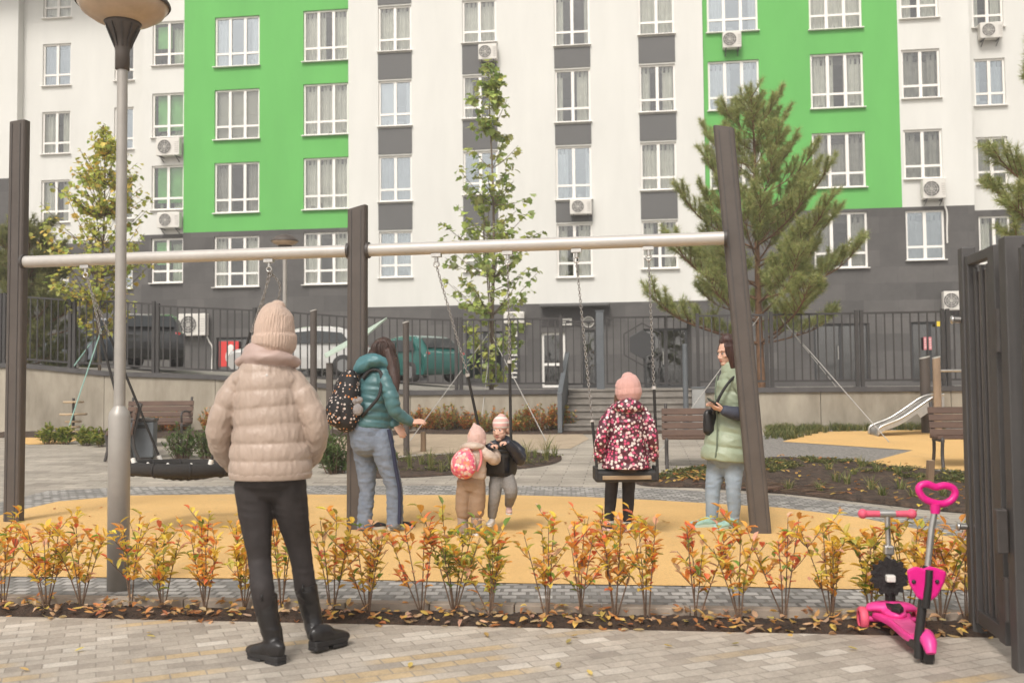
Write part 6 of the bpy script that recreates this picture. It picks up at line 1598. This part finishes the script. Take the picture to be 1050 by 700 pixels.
shoe(P, 'boot', h2, (.62, .80, 0), .225, .088, .10, LEATH, SOLEB, .036, ([L(314, 603, .22), L(317.5, 620, .25), L(321, 637, .25), L(324, 651, .22)], [.055, .052, .048, .045]), chunky=True, pitch=-.05)

for bt_, (q0, q1, rr) in zip([o for o in P.t.children if o.name.startswith('boot')], ((L(272, 613, 0), L(272.3, 609, 0), .0575), (L(314.1, 604, .22), L(313.5, 600, .22), .0565))):
    mb = MB(); mb.tube([q0, q1], [rr, rr*.99], 20); mb.build('boot_cuff', LEATH, bt_, bevel=.003)
    mb = MB(); c_ = q1+V((0, -rr, 0)); mb.torus(c_, .016, .004, roty(PI/2), 12, 5); mb.build('pull_loop', LEATH, bt_)
# --- woman in the teal jacket
P = Person('woman in teal hooded puffer jacket and wide jeans reaching out her hands towards the children', G(388, 545))
L = P.L; FW = V((.86, .5, 0)).normalized(); RT = FW.cross(V((0, 0, 1)))
torso = [(L(381.5, 438), .180, .185), (L(382.5, 427), .178, .178), (L(384.5, 411), .168, .165), (L(386, 396), .17, .16), (L(388, 385), .152, .128), (L(391, 377), .09, .085)]
aR = (P.Ls((394, 388, -.13), (401, 406, -.17), (404.5, 420, -.17), (412, 427, -.13), (420.5, 432.5, -.08)), [.072, .07, .062, .054, .043])
aL = (P.Ls((388, 388, .15), (393, 408, .18), (396, 424, .17), (400, 431, .05), (405, 435, -.04)), [.07, .066, .058, .05, .043])
lR = (P.Ls((390, 446, -.06), (394, 464, -.07), (399, 482, -.06), (404, 500, -.05), (405, 518, -.04), (405, 537, -.03)), [.112, .104, .088, .074, .074, .074])
lL = (P.Ls((374, 446, .06), (374, 464, .07), (376, 484, .06), (376.5, 503, .06), (375, 520, .05), (373.5, 540, .04)), [.112, .104, .088, .072, .070, .070])
P.body(torso, RT, [aR, aL], [lR, lL])
hc = L(395.5, 362, 0); P.bb.limb([L(391, 382), L(394, 370)], [.055, .05]); head(P.bb, P.ex, hc, (.92, .38, -.16), .92)
hand(P.bb, aR[0][-1], (.85, .12, .05), (-.1, .5, -.8), (-.2, .8, .5), .95, .28, .5)
hand(P.bb, aL[0][-1], (.62, -.1, -.75), (-.5, .8, -.2), (.7, .2, .6), .95, .3, .3)
P.finish()
TE = mat('teal_puffer', (0.062, 0.150, 0.160), .42, .07, 6, bump=.3, bscale=30, sheen=.1)
qq = quilt(.075, .075)
jk = garment('puffer_jacket', P, [('loft', torso, RT, qq, 1), ('limb', *aR, quilt(.07, .10)), ('limb', *aL, quilt(.07, .10)), ('limb', P.Ls((389, 386, .13), (391, 382, 0), (394, 386, -.11)), [.075, .09, .08])], TE, .007, [(.006, (20, 20, 60), 5)])
garment('hood', P, [('loft', [(L(366, 379, -.02), .06, .04), (L(373, 373.5, -.04), .12, .072), (L(382, 371, -.05), .15, .078), (L(392, 373, -.06), .13, .062), (L(399, 378, -.07), .07, .04)], RT), ('loft', [(L(386, 381, 0), .13, .12), (L(390, 376, 0), .115, .11), (L(393, 372, 0), .09, .09)], RT)], mat('teal_hood', (0.070, 0.185, 0.205), .45, .08, 8, bump=.3, bscale=30), .007, [(.010, (28, 28, 45), 9)], 2, jk)
JN = mat('grey_blue_denim', (0.205, 0.24, 0.30), .85, col2=(0.14, 0.17, 0.22), vscale=9, bump=.4, bscale=220)
jn = garment('jeans', P, [('loft', [(L(381, 430), .165, .17), (L(380.5, 442), .178, .195), (L(381, 456), .17, .185)], RT), ('limb', *lR), ('limb', *lL)], JN, .007, [(.010, (14, 14, 38), 12), (.004, (40, 40, 80), 2)])
mb = MB(); 
sp = [L(398.5, 440, -.185), L(402, 456, -.18), L(405.5, 478, -.155), L(409.5, 500, -.128), L(410, 518, -.118), L(409.5, 537, -.108)]
sp = [V(q) for q in smoothpts(sp, 5)]
off_ = V((.010, -.004, 0))
mb.tube(sp, .017, 8); mb.build('side_stripe', mat('navy_stripe', (0.022, 0.027, 0.06), .8), jn)
HR = mat('dark_brown_hair', (0.052, 0.026, 0.019), .42, .3, 30, bump=.8, bscale=90, stretch=(1, 1, .12))
garment('hair', P, [('ell', L(393.2, 360, -.01), (.098, .112, .128), frame((.92, .38, 0))), ('limb', P.Ls((388, 362, 0), (390, 374, -.02)), [.095, .085]), ('limb', P.Ls((397, 360, -.085), (402, 376, -.10), (405, 394, -.14), (406, 410, -.15)), [.05, .056, .042, .016]), ('limb', P.Ls((400, 358, .06), (405, 376, .05), (407, 392, .03)), [.045, .045, .03])], HR, .006, [(.008, (60, 60, 8), 3)])
def strands(P, name, c, fwd, R, ends, n, m, seed, spread=.02):
    """thin locks laid over the head from the parting down to their ends"""
    r = random.Random(seed); B = frame(fwd); mb = MB()
    for i in range(n):
        a = r.uniform(-2.5, 2.5)+PI     # angle round the head, the face left free
        d = B @ V((math.sin(a), math.cos(a), 0)); e = V(r.choice(ends))+rv(r)*spread
        top = c+B @ V((r.uniform(-.012, .012), -.01, R[2]*1.0)); s_ = c+d*R[0]*1.05+V((0, 0, R[2]*.45)); lo = c+d*R[0]*1.08+V((0, 0, -R[2]*.25)); e2 = lo.lerp(e, r.uniform(.45, 1.0)) if (e-lo).length < .30 else lo+V((0, 0, -.08))
        pts = [V(q) for q in smoothpts([top, s_, lo, lo.lerp(e2, .5)+d*.006, e2], 4)]; k = len(pts); mb.tube(pts, [.0042*(1-.6*abs(2*j/k-.8)) for j in range(k)], 5)
    mb.build(name, m, P.t)
strands(P, 'hair_locks', L(393.2, 360, -.01), (.92, .38, 0), (.098, .112, .128), [L(401, 392, -.12), L(405, 405, -.14), L(398, 384, -.1), L(405, 388, .03), L(386, 376, -.02)], 90, HR, 3)
SNK = spots_mat('dark_sneaker', (0.02, 0.018, 0.02), [(.5, .4, .06), (.4, .08, .06), (.5, .5, .5), (.05, .05, .06)], 26, .22)
h = L(369, 548.5, .02); h.z = 0; shoe(P, 'sneaker', h, (.78, .62, 0), .26, .09, .085, SNK, SOLEW)
h = L(399, 542, .03); h.z = 0; shoe(P, 'sneaker', h, (.80, .6, 0), .26, .09, .085, SNK, SOLEW)
# her backpack
BP = V(L(356, 409, -.09)+P.b); bk = thing('backpack', 'black backpack with small white and orange print on the back of the teal jacketed woman', 'backpack', BP)
b = Blob(); Bm = frame(FW)
bx = lambda x, y, z: Bm @ V((x, y, z))
b.loft([(bx(0, 0, -.235), .13, .09), (bx(0, -.01, -.19), .155, .125), (bx(0, -.015, -.06), .16, .13), (bx(0, 0, .09), .15, .115), (bx(0, .02, .19), .12, .085), (bx(0, .035, .235), .07, .05)], RT, 22, 6)
b.loft([(bx(0, -.11, -.20), .115, .06), (bx(0, -.125, -.1), .12, .068), (bx(0, -.11, -.0), .10, .05)], RT, 18, 5)
PRN = spots_mat('black_print', (0.013, 0.011, 0.012), [(.62, .55, .5), (.6, .5, .45), (.013, .011, .012), (.66, .25, .07), (.6, .5, .45), (.013, .011, .012), (.5, .36, .3)], 36, .34)
b.build('bag', .007, PRN, bk, 2, [(.005, (20, 20, 30), 3)])
mb = MB(); W0 = lambda px, py, dy: at(px, py, P.b.y+dy)-BP
mb.tube([V(q) for q in smoothpts([W0(371, 427, -.17), W0(379, 418, -.21), W0(388, 407, -.215), W0(391, 396, -.20)], 5)], .015, 8); mb.build('strap', M['rubber'], bk)
mb = MB(); mb.tube([V(q) for q in smoothpts([W0(372, 388, -.13), W0(379, 380, -.14), W0(387, 379.5, -.15), W0(391, 384, -.17), W0(391, 396, -.20)], 5)], .016, 8); mb.build('strap', M['rubber'], bk)
b = Blob(); b.ell(W0(366.5, 420, -.21), (.052, .03, .052)); b.ell(W0(363, 411.5, -.21), (.03, .024, .03)); b.ell(W0(369, 410, -.21), (.028, .022, .03)); b.build('plush_charm', .005, mat('grey_plush', (.33, .30, .29), .95, .15, 60, bump=1.5, bscale=120), bk, 2, (.004, (120, 120, 120), 2))

# --- toddler with the pink backpack
P = Person('toddler in beige jacket, pointed pale pink hat and tan trousers', G(481, 549.5))
L = P.L; FW = V((.5, .86, 0)).normalized(); RT = FW.cross(V((0, 0, 1)))
torso = [(L(485, 491), .115, .10), (L(485, 484), .122, .105), (L(485.5, 474), .115, .10), (L(486.5, 464), .108, .092), (L(488, 457), .08, .07)]
aR = (P.Ls((494, 462, -.05), (502, 468, -.06), (507.5, 471, -.02), (508.5, 465, .05), (507, 459.5, .10)), [.048, .05, .048, .042, .034])
aL = (P.Ls((480, 462, .06), (481, 470, .12), (488, 473, .18), (495, 466, .20)), [.046, .046, .042, .034])
lL = (P.Ls((478, 492), (476, 506), (474.5, 520), (474, 536)), [.075, .066, .060, .05]); lR = (P.Ls((488, 492, -.02), (488.5, 506, -.02), (488.5, 520, -.02), (488, 536, -.02)), [.075, .066, .060, .05])
P.body(torso, RT, [aR, aL], [lL, lR], .8, .0055)
hc = L(489, 449.5); P.bb.limb([L(488, 462), L(489, 455)], [.04, .04], 12, 4); head(P.bb, P.ex, hc, (.75, .62, -.1), .80, child=True)
hand(P.bb, aR[0][-1], (-.25, .6, .6), (-.8, .3, -.2), (-.3, -.6, .6), .6, .7); hand(P.bb, aL[0][-1], (.6, .6, .4), (0, .3, -.8), (.5, .5, .5), .6, .7)
P.finish()
BG = mat('sand_puffer', (0.50, 0.395, 0.32), .5, .06, 8, bump=.4, bscale=30)
jk = garment('puffer_jacket', P, [('loft', torso, RT, quilt(.06, .05), 1), ('limb', *aR, quilt(.05, .07)), ('limb', *aL, quilt(.05, .07)), ('limb', P.Ls((480, 461, .06), (487, 459), (494, 461, -.05)), [.05, .065, .05])], BG, .006, (.005, (30, 30, 60), 2))
garment('hood', P, [('loft', [(L(473.5, 459.5, .05), .02, .022), (L(480, 457.5, -.05), .035, .05), (L(488, 457.5, -.08), .035, .055), (L(495, 458, -.06), .02, .03)], V((0, 0, 1))), ('loft', [(L(487.5, 459), .088, .08), (L(488.5, 454), .07, .072)], RT)], BG, .006, (.006, (40, 40, 60), 4), 2, jk)
TP = mat('tan_trousers', (0.27, 0.18, 0.115), .75, .1, 8, bump=.3, bscale=60)
garment('trousers', P, [('loft', [(L(484.5, 484), .105, .09), (L(483.5, 492), .122, .11), (L(483, 499), .12, .10)], RT), ('limb', P.Ls((478, 494), (476.5, 506), (475, 517), (475, 528)), [.082, .076, .070, .062]), ('limb', P.Ls((488, 494, -.02), (489, 506, -.02), (489, 517, -.02), (488.5, 527, -.02)), [.082, .076, .072, .064])], TP, .006, [(.007, (18, 18, 40), 3)])
garment('knit_hat', P, [('loft', [(L(489, 453.5), .072, .078), (L(489, 449), .08, .086), (L(488.5, 444), .075, .08), (L(487.5, 439), .05, .054), (L(486.5, 435.5), .02, .022), (L(486.3, 434), .012, .012)], RT), ('ell', L(496, 453, -.03), (.022, .025, .032)), ('ell', L(481.5, 452.5, .04), (.022, .025, .032))], knit('pale_pink_knit', (0.66, 0.44, 0.385)), .0055, (.004, (30, 30, 30), 4))
BT = mat('taupe_boot', (0.27, 0.21, 0.18), .6, .2, 20)
h = L(473, 550, -.02); h.z = 0; shoe(P, 'boot', h, (.3, .9, 0), .16, .07, .07, BT, SOLEW, .02, (P.Ls((474.5, 527), (474.5, 536), (475, 543)), [.046, .048, .045]), .0055)
h = L(487, 550.5, -.04); h.z = 0; shoe(P, 'boot', h, (.45, .85, 0), .16, .07, .07, BT, SOLEW, .02, (P.Ls((488.5, 527, -.02), (488.5, 536, -.02), (488.5, 543, -.02)), [.046, .048, .045]), .0055)
BP = V(L(476, 474, -.13)+P.b); bk = thing('backpack', 'small pink patterned backpack on the back of the toddler', 'backpack', BP); W0 = lambda px, py, dy: at(px, py, P.b.y+dy)-BP; Bm = frame(FW)
b = Blob(); b.loft([(Bm @ V((0, 0, -.105)), .085, .05), (Bm @ V((0, -.01, -.07)), .115, .075), (Bm @ V((0, -.01, 0)), .118, .08), (Bm @ V((0, .01, .06)), .095, .065), (Bm @ V((0, .03, .10)), .05, .035)], RT, 20, 5); b.ell(Bm @ V((0, -.06, -.04)), (.08, .04, .055), Bm)
b.build('bag', .006, spots_mat('pink_print', (0.66, 0.16, 0.20), [(.75, .45, .42), (.7, .22, .12), (.72, .55, .5), (.6, .08, .16), (.72, .36, .26)], 34, .52), bk, 2, (.004, (40, 40, 40), 1))
mb = MB(); mb.tube([V(q) for q in smoothpts([W0(483, 461, -.1), W0(489, 459, -.09), W0(493, 463, -.10), W0(493, 474, -.11), W0(489, 483, -.13)], 4)], .012, 8); mb.build('strap', mat('pink_strap', (.66, .2, .2), .6), bk)

# --- baby in the bucket swing
P = Person('baby in navy jacket and pink striped hat sitting in the bucket swing', (bc.x, bc.y, 0))
L = P.L; FW = V((-.33, -.94, 0)).normalized(); RT = FW.cross(V((0, 0, 1)))
torso = [(L(514, 487), .105, .09), (L(514.5, 478), .118, .10), (L(515.5, 466), .122, .105), (L(516, 456), .108, .09), (L(515.5, 450), .07, .065)]
aL = (P.Ls((526, 457, .0), (532.5, 463, -.02), (533, 471, -.08), (526.5, 461, -.18), (520.5, 453.5, -.22)), [.050, .054, .052, .044, .034])
aR = (P.Ls((506, 457, .0), (500, 464, -.06), (499, 466, -.14), (503, 457, -.20)), [.048, .05, .046, .034])
lR = (P.Ls((510, 487, -.03), (508, 499, -.10), (507, 510, -.12), (505.5, 520, -.10), (504.5, 529, -.08)), [.068, .06, .052, .046, .038])
lL = (P.Ls((519, 487, -.03), (523, 499, -.13), (524, 506, -.14), (523, 512, -.05), (522, 517, 0)), [.068, .062, .054, .046, .038])
P.body(torso, RT, [aL, aR], [lR, lL], .8, .0055)
hc = L(513.5, 440, -.04); P.bb.limb([L(515.5, 456), L(514, 447, -.02)], [.04, .038], 12, 4); head(P.bb, P.ex, hc, (-.42, -.9, -.12), .83, child=True)
hand(P.bb, aL[0][-1], (-.8, -.35, .05), (0, .2, -1), (.1, -.9, .2), .58, .75); hand(P.bb, aR[0][-1], (.6, -.4, .1), (0, .2, -1), (.1, -.9, .2), .58, .75)
P.finish()
NV = mat('navy_puffer', (0.021, 0.022, 0.034), .38, .15, 10, bump=.3, bscale=30)
jk = garment('puffer_jacket', P, [('loft', torso, RT, quilt(.055, .055)), ('limb', *aL, quilt(.05, .08)), ('limb', *aR, quilt(.05, .08)), ('loft', [(L(505, 456), .04, .05), (L(516, 453), .04, .06), (L(527, 456), .04, .05)], V((0, 0, 1)))], NV, .006, (.005, (30, 30, 60), 3))
garment('trousers', P, [('loft', [(L(514, 482), .10, .09), (L(514.5, 490, -.02), .105, .09)], RT), ('limb', *lR), ('limb', *lL)], mat('grey_marl', (0.21, 0.195, 0.18), .9, .15, 60), .006, [(.006, (25, 25, 60), 7)])
HT = stripe_mat('pink_white_stripe', (0.70, 0.40, 0.36), (0.72, 0.66, 0.6), 150)
garment('striped_hat', P, [('loft', [(L(514, 437.2, -.035), .072, .090), (L(514, 433.5, -.035), .075, .092), (L(514.2, 429.5, -.03), .062, .078), (L(514.5, 426.5, -.03), .035, .045)], RT), ('ell', L(520.5, 441, -.01), (.022, .035, .04)), ('ell', L(516, 438, .03), (.06, .045, .06))], HT, .0055, None)
WS = mat('white_leather', (0.62, 0.58, 0.54), .5)
def dshoe(ank, d, m):
    d = V(d).normalized(); shoe(P, 'shoe', V(ank)-d*.035-V((0, 0, .062)), d, .135, .06, .06, m, SOLEW, .016, None, .005)
dshoe(L(504.5, 531, -.08), (-.3, -.85, 0), WS); dshoe(L(522, 519, 0), (.0, -.75, 0), mat('pale_pink_shoe', (.6, .4, .36), .5))
tw = P.t

# --- girl on the flat swing, from behind
P = Person('girl in dotted jacket and pink hat sitting on the flat swing, seen from behind', (sc_.x, DS, 0))
L = P.L; FW = V((0.02, 1, 0)).normalized(); RT = FW.cross(V((0, 0, 1)))
torso = [(L(642, 480, .06), .208, .165), (L(642, 472, .06), .198, .155), (L(642, 458, .05), .172, .14), (L(642.5, 442, .04), .155, .125), (L(643, 428, .03), .145, .115), (L(643.5, 420, .03), .115, .10), (L(644, 414, .03), .06, .07)]
aL = (P.Ls((626, 424, .02), (619.5, 437, .0), (616.5, 450, -.01), (614.5, 462, .02), (613.5, 471, .05)), [.052, .054, .052, .048, .043])
aR = (P.Ls((661, 424, .02), (666.5, 437, .0), (669, 450, -.01), (670.5, 460, .02), (670.5, 470, .04)), [.052, .054, .052, .048, .043])
lL = (P.Ls((634, 474, .12), (630, 478, .30), (628, 486, .42), (627, 500, .44), (625.5, 520, .40), (624.5, 537, .36)), [.08, .075, .064, .058, .05, .04])
lR = (P.Ls((650, 474, .12), (648, 478, .30), (645, 486, .42), (644.5, 500, .44), (644, 520, .40), (643, 538, .37)), [.08, .075, .064, .058, .05, .04])
P.body(torso[2:], RT, [aL, aR], [lL, lR])
hc = L(642.5, 402.5, .03); P.bb.limb([L(644, 418, .03), L(643, 408, .03)], [.045, .043], 12, 4); head(P.bb, P.ex, hc, (-.72, .68, -.05), .86, child=True)
hand(P.bb, aL[0][-1], (-.2, .3, .9), (.3, .9, -.2), (.9, -.2, .2), .75, 1.0); hand(P.bb, aR[0][-1], (.2, .3, .9), (-.3, .9, -.2), (-.9, -.2, .2), .75, 1.0)
P.finish()
DOT = spots_mat('dotted_print', (0.085, 0.018, 0.030), [(.70, .62, .58), (.62, .08, .17), (.70, .62, .58), (.55, .10, .2), (.66, .42, .42)], 36, .44, .3)
jk = garment('jacket', P, [('loft', torso, RT, None, 1), ('limb', *aL), ('limb', *aR), ('limb', P.Ls((626, 423, .03), (643, 418, .03), (661, 423, .03)), [.055, .085, .055])], DOT, .0065, [(.010, (14, 14, 26), 5), (.004, (40, 40, 60), 2)])
garment('hood', P, [('loft', [(L(630, 419, .0), .02, .03), (L(637, 416.5, -.08), .05, .05), (L(645, 416, -.10), .065, .055), (L(653, 416.5, -.07), .045, .05), (L(658, 419, .0), .02, .03)], V((0, 0, 1))), ('loft', [(L(643.5, 416.5, .02), .10, .09), (L(643.5, 411.5, .02), .08, .082)], RT)], DOT, .0065, [(.008, (25, 25, 40), 6)], 2, jk)
garment('leggings', P, [('loft', [(L(642, 479, .08), .15, .13), (L(642, 468, .08), .16, .13), (L(642, 460, .07), .15, .12)], RT), ('limb', *lL), ('limb', *lR)], BLK, .0065, (.003, (14, 14, 40), 2))
garment('hair', P, [('ell', L(640.5, 405, .03), (.072, .088, .085), frame((-.72, .68, 0))), ('limb', P.Ls((633.5, 405, .06), (634, 413, .05), (636, 419, .02)), [.03, .035, .025])], mat('brown_hair', (0.11, 0.055, 0.03), .45, .3, 30, bump=.8, bscale=90, stretch=(1, 1, .12)), .006)
PK = knit('salmon_pink_knit', (0.66, 0.37, 0.325)); upv = V((-.12, 0, 1)).normalized()
hh = garment('knit_hat', P, [('loft', [(L(644.2, 404.5, .0), .098, .104), (L(644, 398, .0), .108, .114), (L(643.8, 392, .0), .104, .108), (L(643.5, 387.5, .0), .083, .087), (L(643, 385, .0), .05, .052)], V((1, 0, -.12)))], PK, .006, (.006, (20, 20, 20), 5))
garment('folded_brim', P, [('loft', [(L(644.8, 406, .0), .104, .108), (L(644.6, 403, .0), .113, .118), (L(644.3, 398.5, .0), .112, .117)], V((1, 0, -.12)))], PK, .006, None, 2, hh)
for ax, d in ((lL, (-.12, 1, 0)), (lR, (.12, 1, 0))):
    h = V(ax[0][-1]); h = h-V(d).normalized()*.055; h.z = .012
    shoe(P, 'sneaker', h, d, .21, .08, .075, mat('black_pink_sneaker', (.03, .025, .028), .55), mat('pink_white_sole', (.6, .42, .4), .6), .026, ([V(ax[0][-1])+V((0, 0, .01)), V(ax[0][-1])-V((0, .0, .03))], [.04, .038]))
    mb = MB(); mb.tube([V(ax[0][-1])+V((0, 0, .03)), V(ax[0][-1])+V((0, 0, -.005))], .045, 16); mb.build('sock', SOLEW, P.t)

# --- woman in the green coat with her phone
P = Person('woman in sage green coat and light jeans looking down at her phone', G(740, 541))
L = P.L; FW = V((-.93, -.36, 0)).normalized(); RT = FW.cross(V((0, 0, 1)))
c0 = .03
torso = [(L(746, 472, c0), .235, .25), (L(747, 458, c0), .222, .232), (L(749.5, 440, c0), .20, .19), (L(751.5, 422, c0), .182, .165), (L(752, 404, c0), .178, .165), (L(752, 392, c0), .168, .145), (L(751, 384, c0), .13, .11), (L(749.5, 378, c0), .085, .08)]
aL = (P.Ls((758, 391, -.14), (766, 408, -.17), (768, 422, -.18), (758, 424, -.21), (742.5, 421, -.22)), [.07, .068, .064, .058, .048])
aR = (P.Ls((747, 391, .19), (744, 408, .20), (741, 421, .14), (736, 420, .02), (733.5, 417, -.08)), [.066, .066, .06, .054, .045])
lF = (P.Ls((737, 466, .06), (734, 484, .06), (731, 500, .04), (730.5, 515, .04), (730, 531, .05)), [.10, .088, .068, .062, .052])
lB = (P.Ls((753, 466, -.04), (752, 484, -.04), (752, 500, -.06), (752.5, 515, -.05), (752, 531, -.03)), [.10, .088, .068, .062, .052])
P.body(torso[1:], RT, [aL, aR], [lF, lB])
hc = L(745.8, 361.5, c0); P.bb.limb([L(750, 384, c0), L(748, 370, c0)], [.055, .052]); head(P.bb, P.ex, hc, (-.88, -.42, -.20), .93)
hand(P.bb, aL[0][-1], (-.9, .1, .30), (-.2, .35, .9), (-.1, -.6, .6), .95, .55, .3); hand(P.bb, aR[0][-1], (-.55, -.55, .45), (.3, -.1, -.9), (.4, -.6, .2), .95, .75, .3)
P.finish()
GC_ = mat('sage_puffer', (0.315, 0.365, 0.255), .45, .06, 6, bump=.3, bscale=30, sheen=.1)
jk = garment('quilted_coat', P, [('loft', torso, RT, quilt(.125, .085), 1), ('limb', aL[0][:3], aL[1][:3], quilt(.09, .06)), ('limb', aR[0][:3], aR[1][:3], quilt(.09, .06)), ('limb', P.Ls((757, 389, -.12), (752, 385, .03), (747, 389, .17)), [.075, .095, .075])], GC_, .007, [(.006, (16, 16, 50), 4)])
garment('stand_collar', P, [('loft', [(L(750.5, 384, c0), .10, .095), (L(749.5, 379, c0), .088, .088), (L(749, 374.5, c0), .080, .082)], RT)], GC_, .007, (.005, (30, 30, 40), 3), 2, jk)
mb = MB(); zp = [L(735.5, 385, -.06), L(733.5, 400, -.11), L(735, 420, -.13), L(735.5, 440, -.13), L(735, 458, -.155), L(733.5, 469, -.16)]
mb.tube([V(q) for q in smoothpts(zp, 4)], .008, 6); mb.build('zip', mat('zip_green', (.12, .15, .10), .5), jk)
garment('sleeve_cuff', P, [('limb', aL[0][2:], [.066, .062, .05]), ('limb', aR[0][2:], [.062, .056, .047])], spots_mat('navy_knit', (0.045, 0.05, 0.075), [(.045, .05, .075), (.045, .05, .075), (.045, .05, .075), (.4, .4, .42)], 22, .18), .0065, [(.006, (40, 40, 40), 5)], 2, jk)
garment('jeans', P, [('limb', *lF), ('limb', *lB), ('loft', [(L(745, 462, .01), .16, .15), (L(745, 470, .01), .165, .15)], RT)], mat('light_blue_denim', (0.33, 0.395, 0.46), .85, col2=(0.24, 0.295, 0.36), vscale=7, bump=.4, bscale=220), .0065, [(.007, (16, 16, 50), 8)])
HR2 = mat('dark_auburn_hair', (0.058, 0.023, 0.017), .4, .3, 30, bump=.8, bscale=90, stretch=(1, 1, .12))
garment('hair', P, [('ell', L(748.0, 358, c0+.01), (.092, .100, .105), frame((-.93, -.3, -.1))), ('limb', P.Ls((753, 360, c0), (754.5, 370, c0), (754, 380, c0)), [.085, .075, .045]), ('limb', P.Ls((748.5, 355, c0-.08), (750.5, 366, c0-.085), (751.5, 377, c0-.08)), [.04, .035, .022]), ('limb', P.Ls((741, 351.5, c0), (745, 349.5, c0), (750, 350.5, c0)), [.045, .07, .07])], HR2, .006, [(.007, (60, 60, 8), 3)])
strands(P, 'hair_locks', L(748.0, 358, c0+.01), (-.93, -.3, -.1), (.092, .1, .105), [L(754, 380, c0), L(752, 378, c0-.08), L(756, 374, c0), L(750.5, 376, c0-.08)], 80, HR2, 5)
MT = mat('mint_suede', (0.30, 0.47, 0.40), .7, .12, 20, bump=.3)
h = L(732.5, 541.5, .03); h.z = 0; shoe(P, 'sneaker', h, (-.9, -.12, 0), .25, .088, .085, MT, mat('mint_sole', (.42, .52, .44), .6), .026, (P.Ls((730.5, 527, .05), (730.5, 535, .05)), [.045, .048]))
h = L(755, 541.5, -.03); h.z = 0; shoe(P, 'sneaker', h, (-.8, -.45, 0), .25, .088, .085, MT, mat('mint_sole', (.42, .52, .44), .6), .026, (P.Ls((752, 527, -.03), (752, 535, -.03)), [.045, .048]))
# phone and shoulder bag
pc = at(733.5, 413, P.b.y-.22); phn = thing('phone', 'dark smartphone held by the woman in the green coat', 'phone', pc)
Bp = frame((-.80, -.1, .42), (.25, -.25, .9)); mb = MB(); mb.box((0, 0, 0), (.076, .155, .009), Bp); mb.build('case', M['black_plastic'], phn, bevel=.003)
mb = MB(); mb.box(Bp @ V((0, 0, .0055)), (.068, .145, .002), Bp); mb.build('screen', mat('phone_screen', (.02, .022, .026), .08), phn)
pc = at(728, 432, P.b.y-.02); hb2 = thing('shoulder_bag', 'small black shoulder bag hanging in front of the green coat', 'bag', pc)
b = Blob(); b.loft([(V((0, 0, -.105)), .06, .035), (V((0, 0, -.08)), .07, .045), (V((0, 0, .06)), .065, .04), (V((0, 0, .095)), .05, .025)], FW, 16, 5); b.build('bag_body', .006, LEATH, hb2, 2)
W0 = lambda px, py, dy: at(px, py, P.b.y+dy)-pc
mb = MB(); mb.tube([V(q) for q in smoothpts([W0(757, 383, -.12), W0(749, 390, -.165), W0(741, 401, -.175), W0(735, 413, -.16), W0(731, 424, -.10)], 5)], .013, 8); mb.build('strap', M['rubber'], hb2)
